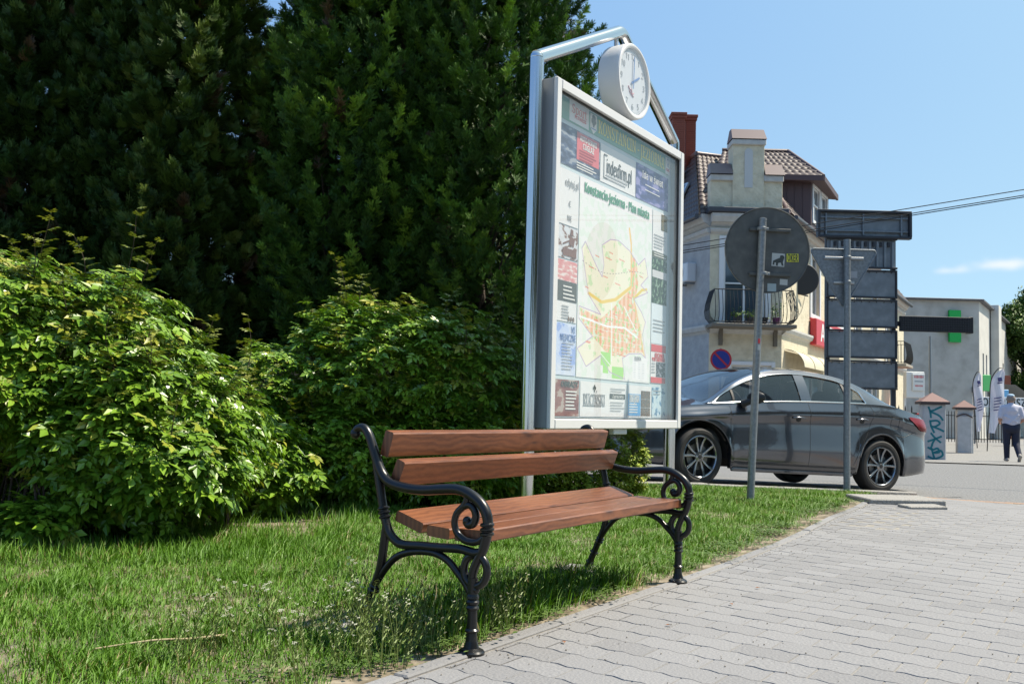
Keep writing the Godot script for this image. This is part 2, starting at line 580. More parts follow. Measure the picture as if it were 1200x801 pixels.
func build_ground() -> void:
	# one sheet to the horizon
	var g := Mb.new()
	g.face([Vector3(-900, -0.36, -900), Vector3(900, -0.36, -900), Vector3(900, -0.36, 900), Vector3(-900, -0.36, 900)], Vector3.UP)
	structure("ground", g, MT.far_paving)
	# soil of the lawn, with small bumps
	var fn := FastNoiseLite.new()
	fn.seed = 5
	fn.frequency = 0.9
	var lw := Mb.new()
	var rows := []
	for i in 111:
		var u: float = -3.0 + i * 0.16
		var row := []
		for j in 81:
			var q: float = pow(j / 80.0, 1.7)
			var n: float = edge_n(u) - 0.02 - q * 16.0
			var p := un(u, n)
			row.append(gp(p, fn.get_noise_2d(p.x, p.y) * 0.02 * min(1.0, q * 40.0) - 0.004 - 0.09 * smoothstep(0.1, 0.3, (p - ROAD0).dot(RM))))
		rows.append(row)
	lw.patch(rows, Vector3.ZERO, Vector3.UP)
	structure("lawn", lw, MT.soil)
	# road: side street the car is parked on, then the crossing street
	structure("side_road", sheet(RE, RM, ROAD0, -18.0, 3.8, 0.10, 14.0, 0.5, -0.012), MT.asphalt)
	structure("road", sheet(U, N, Vector2.ZERO, 12.42, 26.0, -30.0, 40.0, 0.6, -0.017), MT.asphalt)
	structure("far_pavement", sheet(U, N, Vector2.ZERO, 25.2, 90.0, -12.0, 40.0, 1.5, 0.01), MT.far_paving)
	# kerb stones between lawn and road
	var kerb_mesh: Array = []
	for k in 3:
		var kb := Mb.new()
		kb.box(Vector3.ZERO, Vector3(0.99, 0.16, 0.12), 0.012)
		kerb_mesh.append(kb.mesh())
	var kerb := thing("road_kerb", "pale concrete kerb between the lawn and the road behind the sign poles", "kerb", Transform3D(Basis.IDENTITY, gp(ROAD0)))
	for k in range(-8, 3):
		var c: Vector2 = ROAD0 + RE * (k + 0.42) + RM * 0.05
		var a := gp(c - RE * 0.5)
		var b := gp(c + RE * 0.5)
		var dir := (b - a).normalized()
		var o := part("kerb_stone", kerb_mesh[posmod(k, 3)], MT.concrete, kerb)
		var bz := dir.cross(Vector3.UP).normalized()
		o.transform = Transform3D(Basis(dir, bz.cross(dir), bz), gp(c) + Vector3(0, -0.03, 0) - kerb.position)
	# low concrete edging between lawn and path
	var edging := thing("path_edging", "narrow concrete edging stones between the lawn and the paved path", "edging", Transform3D(Basis.IDENTITY, gp(un(2.83, edge_n(2.83)))))
	var es := Mb.new()
	es.box(Vector3.ZERO, Vector3(0.992, 0.2, 0.06), 0.006)
	var em := es.mesh()
	for k in 13:
		var u0: float = -1.55 + k
		var a := un(u0, edge_n(u0) - 0.01)
		var b := un(u0 + 1.0, edge_n(u0 + 1.0) - 0.01)
		var p0 := gp(a)
		var p1 := gp(b)
		var dir := (p1 - p0).normalized()
		var bz := dir.cross(Vector3.UP).normalized()
		var o := part("edging_stone", em, MT.paver[posmod(k, 3) + 1], edging)
		o.transform = Transform3D(Basis(dir, bz.cross(dir), bz).rotated(dir, rng.randf_range(-0.03, 0.03)), (p0 + p1) * 0.5 + Vector3(0, -0.096 + rng.randf_range(-0.003, 0.004), 0) - edging.position)
	build_pavers()
	# red row at the end of the path
	var rr := thing("red_border_row", "row of reddish border bricks where the path meets the asphalt road", "border", Transform3D(Basis.IDENTITY, gp(un(12.32, 0))))
	var rb := Mb.new()
	rb.box(Vector3.ZERO, Vector3(0.196, 0.06, 0.096), 0.004)
	var rm := rb.mesh()
	for k in 70:
		for q in 2:
			var c := un(12.27 + q * 0.1, -2.2 + k * 0.2 + q * 0.1)
			var o := part("border_brick", rm, MT.red_paver, rr)
			o.transform = Transform3D(Basis(Vector3.UP, YAW - PI / 2).rotated(Vector3.RIGHT, rng.randf_range(-0.01, 0.01)), gp(c, -0.028 + rng.randf_range(-0.002, 0.002)) - rr.position)
	# inspection slab on the lawn corner
	var sl := Mb.new()
	sl.box(Vector3(0, 0.0, 0), Vector3(0.78, 0.07, 0.62), 0.01)
	var so := thing("concrete_slab", "square concrete inspection slab lying on the corner of the lawn", "slab", Transform3D(Basis(Vector3.UP, YAW - 0.95), gp(Vector2(3.98, 10.0), 0.02)))
	part("slab_plate", sl, MT.concrete, so)
	var sm2 := Mb.new()
	sm2.box(Vector3(0.0, 0.0, 0), Vector3(0.42, 0.05, 0.2), 0.008)
	var s2 := thing("broken_slab", "flat broken concrete piece with a sharp shadow beside the inspection slab", "slab", Transform3D(Basis(Vector3.UP, 0.25) * Basis(Vector3.RIGHT, 0.05), gp(Vector2(4.02, 9.42), 0.005)))
	part("slab_plate", sm2, MT.concrete, s2)

func paver_outline(g: float) -> PackedVector2Array:
	var pts := PackedVector2Array()
	var w := 0.222
	var d := 0.148
	var ts := [0.0, 0.14, 0.36, 0.5, 0.64, 0.86, 1.0]
	var dy := [0.0, 0.0075, -0.0075, 0.0, 0.0075, -0.0075, 0.0]
	for k in 7:
		pts.append(Vector2(lerpf(-w / 2 + g, w / 2 - g, ts[k]), -d / 2 + g + dy[k]))
	for k in range(6, -1, -1):
		pts.append(Vector2(lerpf(-w / 2 + g, w / 2 - g, ts[k]), d / 2 - g + dy[k]))
	return pts

func build_pavers() -> void:
	var bed := Mb.new()
	var rows := []
	for i in 41:
		var u: float = -2.0 + i * 0.36
		var row := []
		for j in 13:
			row.append(gp(un(u, lerpf(edge_n(u), 9.5, j / 12.0)), -0.0045))
		rows.append(row)
	bed.patch(rows, Vector3.ZERO, Vector3.UP)
	var path := structure("path", bed, MT.bed)
	var R := Vector2(sin(deg_to_rad(129.0)), cos(deg_to_rad(129.0)))
	var bx := Vector3(R.x, 0, -R.y)
	var bu := Vector3(U.x, 0, -U.y)
	var top := paver_outline(0.0040)
	var rim := paver_outline(0.0013)
	var cell := func(mb: Mb, c: Vector3, tilt: Vector3) -> void:
		var o := []
		var r := []
		for k in 14:
			var a: Vector3 = c + bx * top[k].x + bu * top[k].y
			a.y += tilt.x * top[k].x + tilt.y * top[k].y
			o.append(a)
			var b: Vector3 = c + bx * rim[k].x + bu * rim[k].y
			b.y += tilt.x * rim[k].x + tilt.y * rim[k].y - 0.007
			r.append(b)
		for k in 6:
			mb.face([o[k], o[k + 1], o[12 - k], o[13 - k]], Vector3.UP)
		for k in 14:
			var q := (k + 1) % 14
			var outw: Vector3 = ((r[k] + r[q]) * 0.5 - c)
			outw.y = 0
			mb.face([o[k], o[q], r[q], r[k]], (outw.normalized() + Vector3.UP * 0.6).normalized())
	var spots := []
	for j in range(-10, 84):
		for i in range(-30, 75):
			var p: Vector2 = U * (j * 0.148 + 0.02) + R * (i * 0.222 + (0.111 if posmod(j, 2) else 0.0)) - N * 3.0
			var u := p.dot(U)
			var n := p.dot(N)
			if n < edge_n(u) - 0.13 or u > 12.17 or n > 7.0:
				continue
			if p.y < 1.2:
				continue
			spots.append(p)
	var near := []
	for p in spots:
		if p.y > 2.85 and absf(p.x) < p.y * 0.56 + 0.1 and p.dot(N) > edge_n(p.dot(U)) + 0.16:
			near.append(p)
	near.sort_custom(func(a, b): return a.y < b.y)
	var chosen := {}
	for k in min(300, near.size()):
		chosen[near[k]] = true
	var shapes := []
	for k in 8:
		var mb := Mb.new()
		cell.call(mb, Vector3.ZERO, Vector3(rng.randf_range(-0.004, 0.004), rng.randf_range(-0.004, 0.004), 0))
		shapes.append(mb.mesh())
	var rest: Array = [Mb.new(), Mb.new(), Mb.new(), Mb.new()]
	var tone := FastNoiseLite.new()
	tone.seed = 63
	tone.frequency = 0.55
	for p in spots:
		# batches of slightly different mix lie next to one another
		var k := rng.randi() % 4
		var tn := tone.get_noise_2d(p.x, p.y)
		if rng.randf() < 0.6:
			k = 1 if tn > 0.16 else (2 if tn < -0.16 else (0 if tn > 0.0 else 3))
		var dy := rng.randf_range(-0.0006, 0.0006)
		var pu: float = p.dot(U)
		if p.dot(N) < edge_n(pu) + 0.155:
			# cut piece at the edging: the outline clipped to the path's side
			var poly := PackedVector2Array()
			for q in top:
				poly.append(p + R * q.x + U * q.y)
			var lim := PackedVector2Array([un(pu - 1.0, edge_n(pu) + 0.034), un(pu + 1.0, edge_n(pu) + 0.034), un(pu + 1.0, edge_n(pu) + 2.0), un(pu - 1.0, edge_n(pu) + 2.0)])
			for cut in Geometry2D.intersect_polygons(poly, lim):
				var ids := []
				for q in cut:
					ids.append(rest[k].vert(gp(q, dy), Vector3.UP))
				var tr3 := Geometry2D.triangulate_polygon(cut)
				for q in range(0, tr3.size(), 3):
					rest[k].tri(ids[tr3[q]], ids[tr3[q + 1]], ids[tr3[q + 2]])
				for q in cut.size():
					var a: Vector2 = cut[q]
					var b: Vector2 = cut[(q + 1) % cut.size()]
					var o2: Vector2 = ((a + b) * 0.5 - p).normalized()
					rest[k].face([gp(a, dy), gp(b, dy), gp(b, dy - 0.02), gp(a, dy - 0.02)], Vector3(o2.x, 0, -o2.y))
			continue
		if chosen.has(p):
			var o := part("paver", shapes[rng.randi() % 8], MT.paver[k], path)
			o.position = gp(p, dy)
		else:
			cell.call(rest[k], gp(p, dy), Vector3(rng.randf_range(-0.004, 0.004), rng.randf_range(-0.004, 0.004), 0))
	for k in 4:
		var o := part("paver_field", rest[k], MT.paver[k], path)
		o.set_meta("kind", "stuff")
	print("pavers ", spots.size())

# ---------------------------------------------------------------- grass and weeds
func blade(mb: Mb, base: Vector3, dir: Vector3, h: float, w: float, bend: float, tw: float) -> void:
	var s := Vector3(cos(tw), 0, sin(tw)) * w * 0.5
	var m := base + Vector3.UP * h * 0.55 + dir * bend * 0.35 * h
	var e := base + Vector3.UP * h * (1.0 - bend * 0.35) + dir * bend * h
	var nn := (Vector3.UP * 0.9 + dir * 0.3 + s.cross(Vector3.UP).normalized() * 0.5).normalized()
	var a := mb.vert(base - s, nn)
	var b := mb.vert(base + s, nn)
	var c := mb.vert(m + s * 0.8, nn)
	var d := mb.vert(m - s * 0.8, nn)
	var t := mb.vert(e, nn)
	mb.quad(a, b, c, d)
	mb.tri(d, c, t)

func tuft(blades: int, h: float, spread: float, w: float) -> ArrayMesh:
	var mb := Mb.new()
	for k in blades:
		var a := rng.randf() * TAU
		var r := sqrt(rng.randf()) * spread
		var hh := h * rng.randf_range(0.55, 1.15)
		mb.color = Color(1, 1, 1) * rng.randf_range(0.75, 1.2)
		if rng.randf() < 0.08:
			mb.color = Color(1.9, 1.15, 0.9)
		blade(mb, Vector3(cos(a) * r, -0.01, sin(a) * r), Vector3(cos(a + 0.7), 0, sin(a + 0.7)), hh, w * rng.randf_range(0.7, 1.2), rng.randf_range(0.1, 0.75), rng.randf() * TAU)
	return mb.mesh(true)

# how worn the lawn is at a place: 0 thick grass, 1 bare soil
func bare(p: Vector2, fn: FastNoiseLite) -> float:
	var u := p.dot(U)
	var n := p.dot(N) - edge_n(u)
	var b := 1.0 - smoothstep(0.05, 0.20 + 0.24 * smoothstep(4.6, 7.0, u) + 0.16 * fn.get_noise_2d(p.x * 2.6, p.y * 2.6), -n)
	# round the rear feet of the bench, on their small concrete pads, and the lawn's far corner
	b = max(b, 0.95 - p.distance_to(LF + U * 1.84 - N * 0.62) / 0.30)
	b = max(b, 0.8 - p.distance_to(LF - U * 0.05 - N * 0.78) / 0.24)
	b = max(b, 1.0 - p.distance_to(Vector2(3.62, 9.55)) / 0.55)
	b = max(b, 0.45 * smoothstep(0.28, 0.55, fn.get_noise_2d(p.x * 1.3 + 40.0, p.y * 1.3)))
	return clampf(b, 0.0, 1.0)

func build_grass() -> void:
	var fn := FastNoiseLite.new()
	fn.seed = 77
	fn.frequency = 1.0
	var kinds := [tuft(10, 0.042, 0.035, 0.0034), tuft(9, 0.07, 0.04, 0.004), tuft(10, 0.115, 0.04, 0.0046), tuft(8, 0.028, 0.035, 0.004)]
	var trs := [[], [], [], []]
	var cols := [[], [], [], []]
	var place := func(p: Vector2, k: int, s: float) -> void:
		var b := Basis(Vector3.UP, rng.randf() * TAU).scaled(Vector3(1, 1, 1) * s)
		b = Basis(Vector3(rng.randf_range(-1, 1), 0, rng.randf_range(-1, 1)).normalized(), rng.randf_range(0, 0.25)) * b
		trs[k].append(Transform3D(b, gp(p)))
		var t := rng.randf() * 0.6 + 0.4 * (fn.get_noise_2d(p.x * 2.0, p.y * 2.0) * 0.5 + 0.5)
		var c := Color(0.058, 0.155, 0.010).lerp(Color(0.145, 0.285, 0.028), t)
		if rng.randf() < 0.05:
			c = Color(0.26, 0.22, 0.10)
		cols[k].append(c)
	for q in 125000:
		var u := rng.randf_range(1.2, 12.4)
		var n := edge_n(u) - 0.02 - pow(rng.randf(), 1.0) * 6.5
		var p := un(u, n)
		if p.y < 2.5 or absf(p.x) > p.y * 0.60 + 0.5:
			continue
		var d := (p - ROAD0).dot(RM)
		if d > -0.03:
			continue
		if p.distance_to(Vector2(3.98, 10.0)) < 0.3 and rng.randf() < 0.9:
			continue
		# under the shrubs the grass thins out
		if p.y > 5.9 + 0.25 * (p.x + 2.2) and p.x < -1.2 and rng.randf() < 0.8:
			continue
		if p.x < 0.15 and p.y > 7.6 and rng.randf() < 0.85:
			continue
		if rng.randf() < bare(p, fn) * 1.06:
			continue
		var k := 0
		var nz := fn.get_noise_2d(p.x * 1.4 + 9.0, p.y * 1.4) + rng.randf_range(-0.25, 0.25)
		if nz > 0.22:
			k = 1
		elif nz < -0.2:
			k = 3
		var bu := (p - LF).dot(U)
		var bb := -(p - LF).dot(N)
		var s := rng.randf_range(0.75, 1.2)
		# long grass left standing under and behind the bench
		if bu > 0.1 and bu < 1.6 and bb > 0.10 and bb < 0.6 and rng.randf() < 0.45:
			k = 2
		if p.x < -1.0 and p.y > 5.0 + 0.25 * (p.x + 2.2) and rng.randf() < 0.35:
			k = 2
		if d > -0.5 and rng.randf() < 0.5:
			k = 1
		place.call(p, k, s)
	var g := Node3D.new()
	g.name = "grass"
	add_child(g)
	meta(g, "short mixed green grass growing over the lawn beside the path", "grass", "", "stuff")
	for k in 4:
		var o := copies("grass_tufts", kinds[k], MT.grass, g, trs[k], cols[k])
		o.set_meta("kind", "stuff")
	print("grass ", trs[0].size() + trs[1].size() + trs[2].size() + trs[3].size())
	# shepherd's-purse-like weeds with tiny white heads, by the bench's near end
	var wm := Mb.new()
	for k in 5:
		var a := rng.randf() * TAU
		var l := rng.randf_range(0.13, 0.24)
		var lean := Vector3(cos(a), 0, sin(a)) * rng.randf_range(0.02, 0.09)
		wm.color = Color(0.16, 0.20, 0.06)
		var base := Vector3(cos(a), 0, sin(a)) * 0.02
		wm.tube(PackedVector3Array([base, base + lean * 0.4 + Vector3.UP * l * 0.5, base + lean + Vector3.UP * l]), [0.0016, 0.0012, 0.0009], 3, false)
		for q in 7:
			var f := 0.35 + 0.09 * q
			var an := q * 2.4
			var o := base + lean * f + Vector3.UP * l * f
			wm.color = Color(0.14, 0.20, 0.05)
			blade(wm, o, Vector3(cos(an), 0, sin(an)), 0.018, 0.005, 0.9, an)
		for q in 7:
			var an := q * 2.4
			var r := 0.006 if q else 0.0
			wm.color = Color(0.40, 0.41, 0.31)
			var o := base + lean + Vector3.UP * (l + 0.003 * (q % 3)) + Vector3(cos(an), 0, sin(an)) * r
			wm.face([o + Vector3(0.0022, 0, 0), o + Vector3(0, 0.002, 0.0022), o + Vector3(-0.0022, 0, 0), o + Vector3(0, -0.001, -0.0022)], Vector3.UP)
	var wt := []
	var wc := []
	for q in 75:
		var u := rng.randfn(-0.18, 0.33)
		var b := rng.randf_range(0.06, 0.75)
		if u > 0.2:
			b = rng.randf_range(0.05, 0.16)
		var p := LF + U * u - N * b
		if p.y < 2.5:
			continue
		wt.append(Transform3D(Basis(Vector3.UP, rng.randf() * TAU).scaled(Vector3.ONE * rng.randf_range(0.55, 1.15)), gp(p)))
		wc.append(Color(1, 1, 1) * rng.randf_range(0.8, 1.15))
	var w := copies(numbered("flowering_weeds"), wm.mesh(true), MT.grass, self, wt, wc)
	meta(w, "wispy weeds with tiny white flowers round the bench's front leg", "weeds", "", "stuff")
	# low clover-like leaves along the path edge
	var cm := Mb.new()
	for k in 9:
		var a := k * 2.4
		var r := 0.012 + 0.006 * k
		var o := Vector3(cos(a) * r, 0.012 + 0.004 * (k % 3), sin(a) * r)
		cm.color = Color(1, 1, 1) * rng.randf_range(0.8, 1.2)
		cm.face([o, o + Vector3(cos(a + 0.8), 0.25, sin(a + 0.8)) * 0.011, o + Vector3(cos(a), 0.2, sin(a)) * 0.02, o + Vector3(cos(a - 0.8), 0.25, sin(a - 0.8)) * 0.011], Vector3.UP)
	var ct := []
	var cc := []
	for q in 3600:
		var u := rng.randf_range(1.8, 10.0)
		var n := edge_n(u) - 0.03 - (absf(rng.randfn(0.0, 0.22)) if q < 1500 else rng.randf() * 4.0)
		var p := un(u, n)
		if fn.get_noise_2d(p.x * 2.5 + 70.0, p.y * 2.5) < (0.02 if q < 1500 else 0.22) or (p - ROAD0).dot(RM) > -0.05:
			continue
		ct.append(Transform3D(Basis(Vector3.UP, rng.randf() * TAU).scaled(Vector3.ONE * rng.randf_range(0.6, 1.3)), gp(p, 0.004)))
		cc.append(Color(0.07, 0.13, 0.025).lerp(Color(0.13, 0.20, 0.05), rng.randf()))
	var cv := copies(numbered("low_weeds"), cm.mesh(true), MT.grass, self, ct, cc)
	meta(cv, "low creeping weeds along the path's concrete edging and in the lawn", "weeds", "", "stuff")
	# a dry straw on the lawn
	var st := Mb.new()
	var a0 := Vector2(-1.35, 3.25)
	st.tube(spline([gp(a0, 0.03), gp(a0 + Vector2(0.16, 0.07), 0.045), gp(a0 + Vector2(0.27, 0.13), 0.04), gp(a0 + Vector2(0.36, 0.22), 0.035)], 4), 0.004, 5)
	var so := thing("dry_stalk", "pale dry bent stalk lying on the grass", "stalk", Transform3D.IDENTITY)
	part("stalk_stem", st, mat(Color(0.42, 0.34, 0.20), 0.8), so)
	# pebbles, bits of grit and a few fallen leaves on the paving
	var lm := Mb.new()
	lm.face([Vector3(-0.014, 0, 0), Vector3(0, 0.004, 0.009), Vector3(0.015, 0.001, 0), Vector3(0, 0.005, -0.008)], Vector3.UP)
	for k in 4:
		var p: Vector2 = [Vector2(1.25, 4.85), Vector2(0.22, 3.62), Vector2(0.66, 3.95), Vector2(1.02, 4.42)][k]
		var o := thing("fallen_leaf", "small dry brown leaf lying on the grey paving", "leaf", Transform3D(Basis(Vector3.UP, k * 1.7), gp(p, 0.006)), "dry leaves on the paving")
		part("leaf_blade", lm, mat(Color(0.22, 0.10, 0.05), 0.8), o)
	var gm := Mb.new()
	gm.box(Vector3.ZERO, Vector3(0.006, 0.004, 0.005), 0.0015)
	var gt := []
	var gc := []
	for q in 900:
		var u := rng.randf_range(2.0, 10.0)
		var n := edge_n(u) + 0.05 + pow(rng.randf(), 2.5) * 2.5
		gt.append(Transform3D(Basis(Vector3.UP, rng.randf() * TAU).scaled(Vector3.ONE * rng.randf_range(0.3, 1.1)), gp(un(u, n), 0.003)))
		gc.append(Color(0.25, 0.22, 0.18) * rng.randf_range(0.5, 1.3))
	var gmat := StandardMaterial3D.new()
	gmat.vertex_color_use_as_albedo = true
	gmat.roughness = 0.95
	var gr := copies(numbered("grit"), gm.mesh(true), gmat, self, gt, gc)
	meta(gr, "fine sandy grit scattered on the paving along the lawn edge", "grit", "", "stuff")

# ---------------------------------------------------------------- bench
func wood_tex() -> ImageTexture:
	var w := 1024
	var h := 256
	var fn := FastNoiseLite.new()
	fn.seed = 91
	fn.frequency = 0.006
	fn.fractal_octaves = 4
	var f2 := FastNoiseLite.new()
	f2.seed = 92
	f2.frequency = 0.05
	f2.fractal_octaves = 3
	var knots := []
	for k in 9:
		knots.append(Vector2(rng.randf() * w, rng.randf() * h))
	var im := Image.create(w, h, true, Image.FORMAT_RGB8)
	for y in h:
		for x in w:
			var yy: float = y + 14.0 * fn.get_noise_2d(x * 0.9, y * 2.0)
			var ring := 0.0
			var dark := 0.0
			for kn in knots:
				var dx: float = (x - kn.x) * 0.22
				var dy: float = y - kn.y
				var d2: float = dx * dx + dy * dy
				if d2 < 1600.0:
					yy += 13.0 * exp(-d2 / 160.0) * signf(dy)
					dark += exp(-d2 / 14.0)
			ring = 0.5 + 0.5 * sin(yy * 0.42 + 2.5 * fn.get_noise_2d(x * 0.25 + 300.0, y * 0.8))
			var fib: float = f2.get_noise_2d(x * 0.35, y * 9.0)
			var t: float = clampf(0.45 + 0.42 * (ring - 0.5) + 0.16 * fib + 0.35 * fn.get_noise_2d(x * 0.4, y * 0.5 + 700.0), 0.0, 1.0)
			var c := Color(0.088, 0.026, 0.009).lerp(Color(0.25, 0.088, 0.033), t)
			c = c.lerp(Color(0.05, 0.016, 0.009), clampf(dark, 0.0, 0.85))
			im.set_pixel(x, y, c.linear_to_srgb())
	im.generate_mipmaps()
	return ImageTexture.create_from_image(im)

func rrect(w: float, h: float, b: float, c: Vector2, rot := 0.0) -> PackedVector2Array:
	var pts := PackedVector2Array()
	for q in [[1, 1, 0], [1, 1, 1], [-1, 1, 1], [-1, 1, 0], [-1, -1, 0], [-1, -1, 1], [1, -1, 1], [1, -1, 0]]:
		var p := Vector2(q[0] * (w * 0.5 - (b if q[2] else 0.0)), q[1] * (h * 0.5 - (0.0 if q[2] else b)))
		pts.append(c + p.rotated(rot))
	return pts

func bz(b: float, h: float) -> Vector3:
	return Vector3(0, h, -b)

func build_bench() -> void:
	var bench := thing("park_bench", "park bench with reddish brown wooden slats and curled black cast iron ends", "bench", Transform3D(Basis(Vector3.UP, YAW), gp(LF)))
	var wood := StandardMaterial3D.new()
	wood.albedo_texture = wood_tex()
	wood.roughness = 0.42
	wood.uv1_scale = Vector3(0.55, 2.2, 1)
	wood.clearcoat_enabled = true
	wood.clearcoat = 0.15
	wood.clearcoat_roughness = 0.35
	wood.normal_enabled = true
	wood.normal_texture = MT.fine
	wood.normal_scale = 0.03
	# slats: outline in (height, depth towards the path) pulled along the bench
	var slats := [
		["back_slat", 0.712, 0.432, 0.098, 0.042, 0.26],
		["back_slat", 0.606, 0.376, 0.098, 0.042, 0.36],
		["seat_slat", 0.428, 0.312, 0.040, 0.132, 0.30],
		["seat_slat", 0.402, 0.176, 0.040, 0.102, 0.06],
		["seat_slat", 0.402, 0.040, 0.044, 0.124, -0.02]]
	for k in slats.size():
		var s: Array = slats[k]
		var mb := Mb.new()
		mb.bar(rrect(s[3], s[4], 0.005, Vector2(s[1], -s[2]), s[5]), 0.022, 1.818, k * 0.23)
		part(s[0], mb, wood, bench)
	for x in [0.0, 1.84]:
		bench_end(bench, x)

func bench_end(bench: Node3D, x: float) -> void:
	var off := func(pts: Array, per := 6) -> PackedVector3Array:
		var l := []
		for p in pts:
			l.append(Vector3(x, p.y, -p.x))
		return spline(l, per)
	# arm: from the rolled top of the back down and round over the hand rest to the front leg
	var arm := Mb.new()
	var ap: PackedVector3Array = off.call([Vector2(0.572, 0.742), Vector2(0.562, 0.764), Vector2(0.532, 0.770), Vector2(0.505, 0.745), Vector2(0.478, 0.690), Vector2(0.455, 0.640), Vector2(0.425, 0.594), Vector2(0.383, 0.567), Vector2(0.31, 0.554), Vector2(0.23, 0.552), Vector2(0.15, 0.560), Vector2(0.08, 0.564), Vector2(0.028, 0.552), Vector2(-0.020, 0.524), Vector2(-0.046, 0.492), Vector2(-0.056, 0.455), Vector2(-0.053, 0.415), Vector2(-0.040, 0.367), Vector2(-0.020, 0.33), Vector2(0.0, 0.285), Vector2(0.006, 0.235)])
	var rad := []
	for k in ap.size():
		var f := float(k) / (ap.size() - 1)
		rad.append(0.0148 + 0.0042 * sin(f * PI))
	arm.tube(ap, rad, 12, true, 1.15)
	arm.lathe(ball(0.021), 12, Transform3D(Basis.IDENTITY, Vector3(x, 0.746, -0.572)))
	for h in [0.418, 0.434, 0.450]:
		arm.lathe([Vector2(0.0, -0.007), Vector2(0.020, -0.007), Vector2(0.0255, -0.003), Vector2(0.0255, 0.003), Vector2(0.020, 0.007), Vector2(0.0, 0.007)], 14, Transform3D(Basis(Vector3.RIGHT, -0.08), Vector3(x, h, 0.053)))
	var ao := part("armrest", arm, MT.iron, bench)
	# scroll inside the hand rest
	var sc := Mb.new()
	var sp: PackedVector3Array = off.call([Vector2(0.040, 0.556), Vector2(0.038, 0.530), Vector2(0.050, 0.508), Vector2(0.078, 0.480), Vector2(0.088, 0.446), Vector2(0.076, 0.412), Vector2(0.046, 0.390), Vector2(0.010, 0.384), Vector2(-0.025, 0.392), Vector2(-0.046, 0.412)])
	sc.tube(sp, 0.013, 10)
	var cp: PackedVector3Array = off.call([Vector2(0.050, 0.505), Vector2(0.025, 0.512), Vector2(0.004, 0.498), Vector2(-0.004, 0.474), Vector2(0.006, 0.450), Vector2(0.026, 0.444), Vector2(0.036, 0.456)])
	var cr := []
	for k in cp.size():
		cr.append(0.0125 + 0.004 * k / (cp.size() - 1.0))
	sc.tube(cp, cr, 10)
	sc.lathe(ball(0.0175), 10, Transform3D(Basis.IDENTITY, Vector3(x, 0.456, -0.033)))
	part("scroll", sc, MT.iron, ao)
	# seat rail: from the back post under the seat to the front leg
	var sr := Mb.new()
	sr.tube(off.call([Vector2(0.462, 0.652), Vector2(0.440, 0.554), Vector2(0.412, 0.445), Vector2(0.388, 0.388), Vector2(0.352, 0.356), Vector2(0.313, 0.346), Vector2(0.23, 0.350), Vector2(0.147, 0.352), Vector2(0.06, 0.356), Vector2(0.0, 0.348), Vector2(-0.03, 0.352)]), 0.0165, 12, true, 1.15)
	for h in [0.44, 0.456, 0.472]:
		sr.lathe([Vector2(0.0, -0.006), Vector2(0.019, -0.006), Vector2(0.024, -0.002), Vector2(0.024, 0.002), Vector2(0.019, 0.006), Vector2(0.0, 0.006)], 14, Transform3D(Basis(Vector3.RIGHT, -0.25), Vector3(x, h, -0.412 - (h - 0.445) * 0.26)))
	part("seat_rail", sr, MT.iron, bench)
	# rear leg
	var rl := Mb.new()
	rl.tube(off.call([Vector2(0.40, 0.42), Vector2(0.409, 0.348), Vector2(0.424, 0.249), Vector2(0.455, 0.17), Vector2(0.487, 0.095), Vector2(0.510, 0.043), Vector2(0.525, 0.0)]), 0.0165, 12, true, 1.1)
	var tl := Basis(Vector3.RIGHT, 0.42)
	for h in [0.05, 0.105, 0.165, 0.18]:
		var b := lerpf(0.508, 0.452, (h - 0.05) / 0.12)
		rl.lathe([Vector2(0.0, -0.006), Vector2(0.019, -0.006), Vector2(0.023, -0.002), Vector2(0.023, 0.002), Vector2(0.019, 0.006), Vector2(0.0, 0.006)], 12, Transform3D(tl, Vector3(x, h, -b)))
	rl.lathe([Vector2(0.042, -0.03), Vector2(0.044, 0.008), Vector2(0.036, 0.014), Vector2(0.018, 0.02), Vector2(0.0, 0.02)], 16, Transform3D(Basis.IDENTITY, Vector3(x, 0, -0.525)))
	part("leg", rl, MT.iron, bench)
	# arch brace
	var ar := Mb.new()
	ar.tube(off.call([Vector2(0.462, 0.155), Vector2(0.419, 0.225), Vector2(0.36, 0.29), Vector2(0.297, 0.319), Vector2(0.22, 0.331), Vector2(0.161, 0.328), Vector2(0.11, 0.308), Vector2(0.071, 0.275), Vector2(0.036, 0.242), Vector2(0.010, 0.205)]), 0.0135, 10)
	part("arch_brace", ar, MT.iron, bench)
	# front leg with its loop, rings and foot
	var fl := Mb.new()
	var prof := [Vector2(0.0, -0.04), Vector2(0.046, -0.04), Vector2(0.048, 0.008), Vector2(0.043, 0.014), Vector2(0.028, 0.022), Vector2(0.021, 0.045), Vector2(0.018, 0.072), Vector2(0.024, 0.076), Vector2(0.025, 0.082), Vector2(0.019, 0.088), Vector2(0.017, 0.150), Vector2(0.022, 0.153), Vector2(0.024, 0.160), Vector2(0.019, 0.168), Vector2(0.023, 0.174), Vector2(0.024, 0.180), Vector2(0.019, 0.187), Vector2(0.023, 0.192), Vector2(0.022, 0.200), Vector2(0.0185, 0.206), Vector2(0.0185, 0.26), Vector2(0.0, 0.262)]
	fl.lathe(prof, 18, Transform3D(Basis.IDENTITY, Vector3(x, 0, 0)))
	var lp := []
	for k in 15:
		var a := TAU * k / 14.0
		lp.append(Vector2(-0.008 + 0.049 * cos(a), 0.288 + 0.054 * sin(a)))
	fl.tube(off.call(lp, 2), 0.0145, 10, false)
	fl.lathe(ball(0.015), 10, Transform3D(Basis.IDENTITY, Vector3(x, 0.222, 0.012)))
	fl.tube(off.call([Vector2(0.052, 0.30), Vector2(0.030, 0.26), Vector2(0.008, 0.215)]), 0.013, 10)
	part("leg", fl, MT.iron, bench)
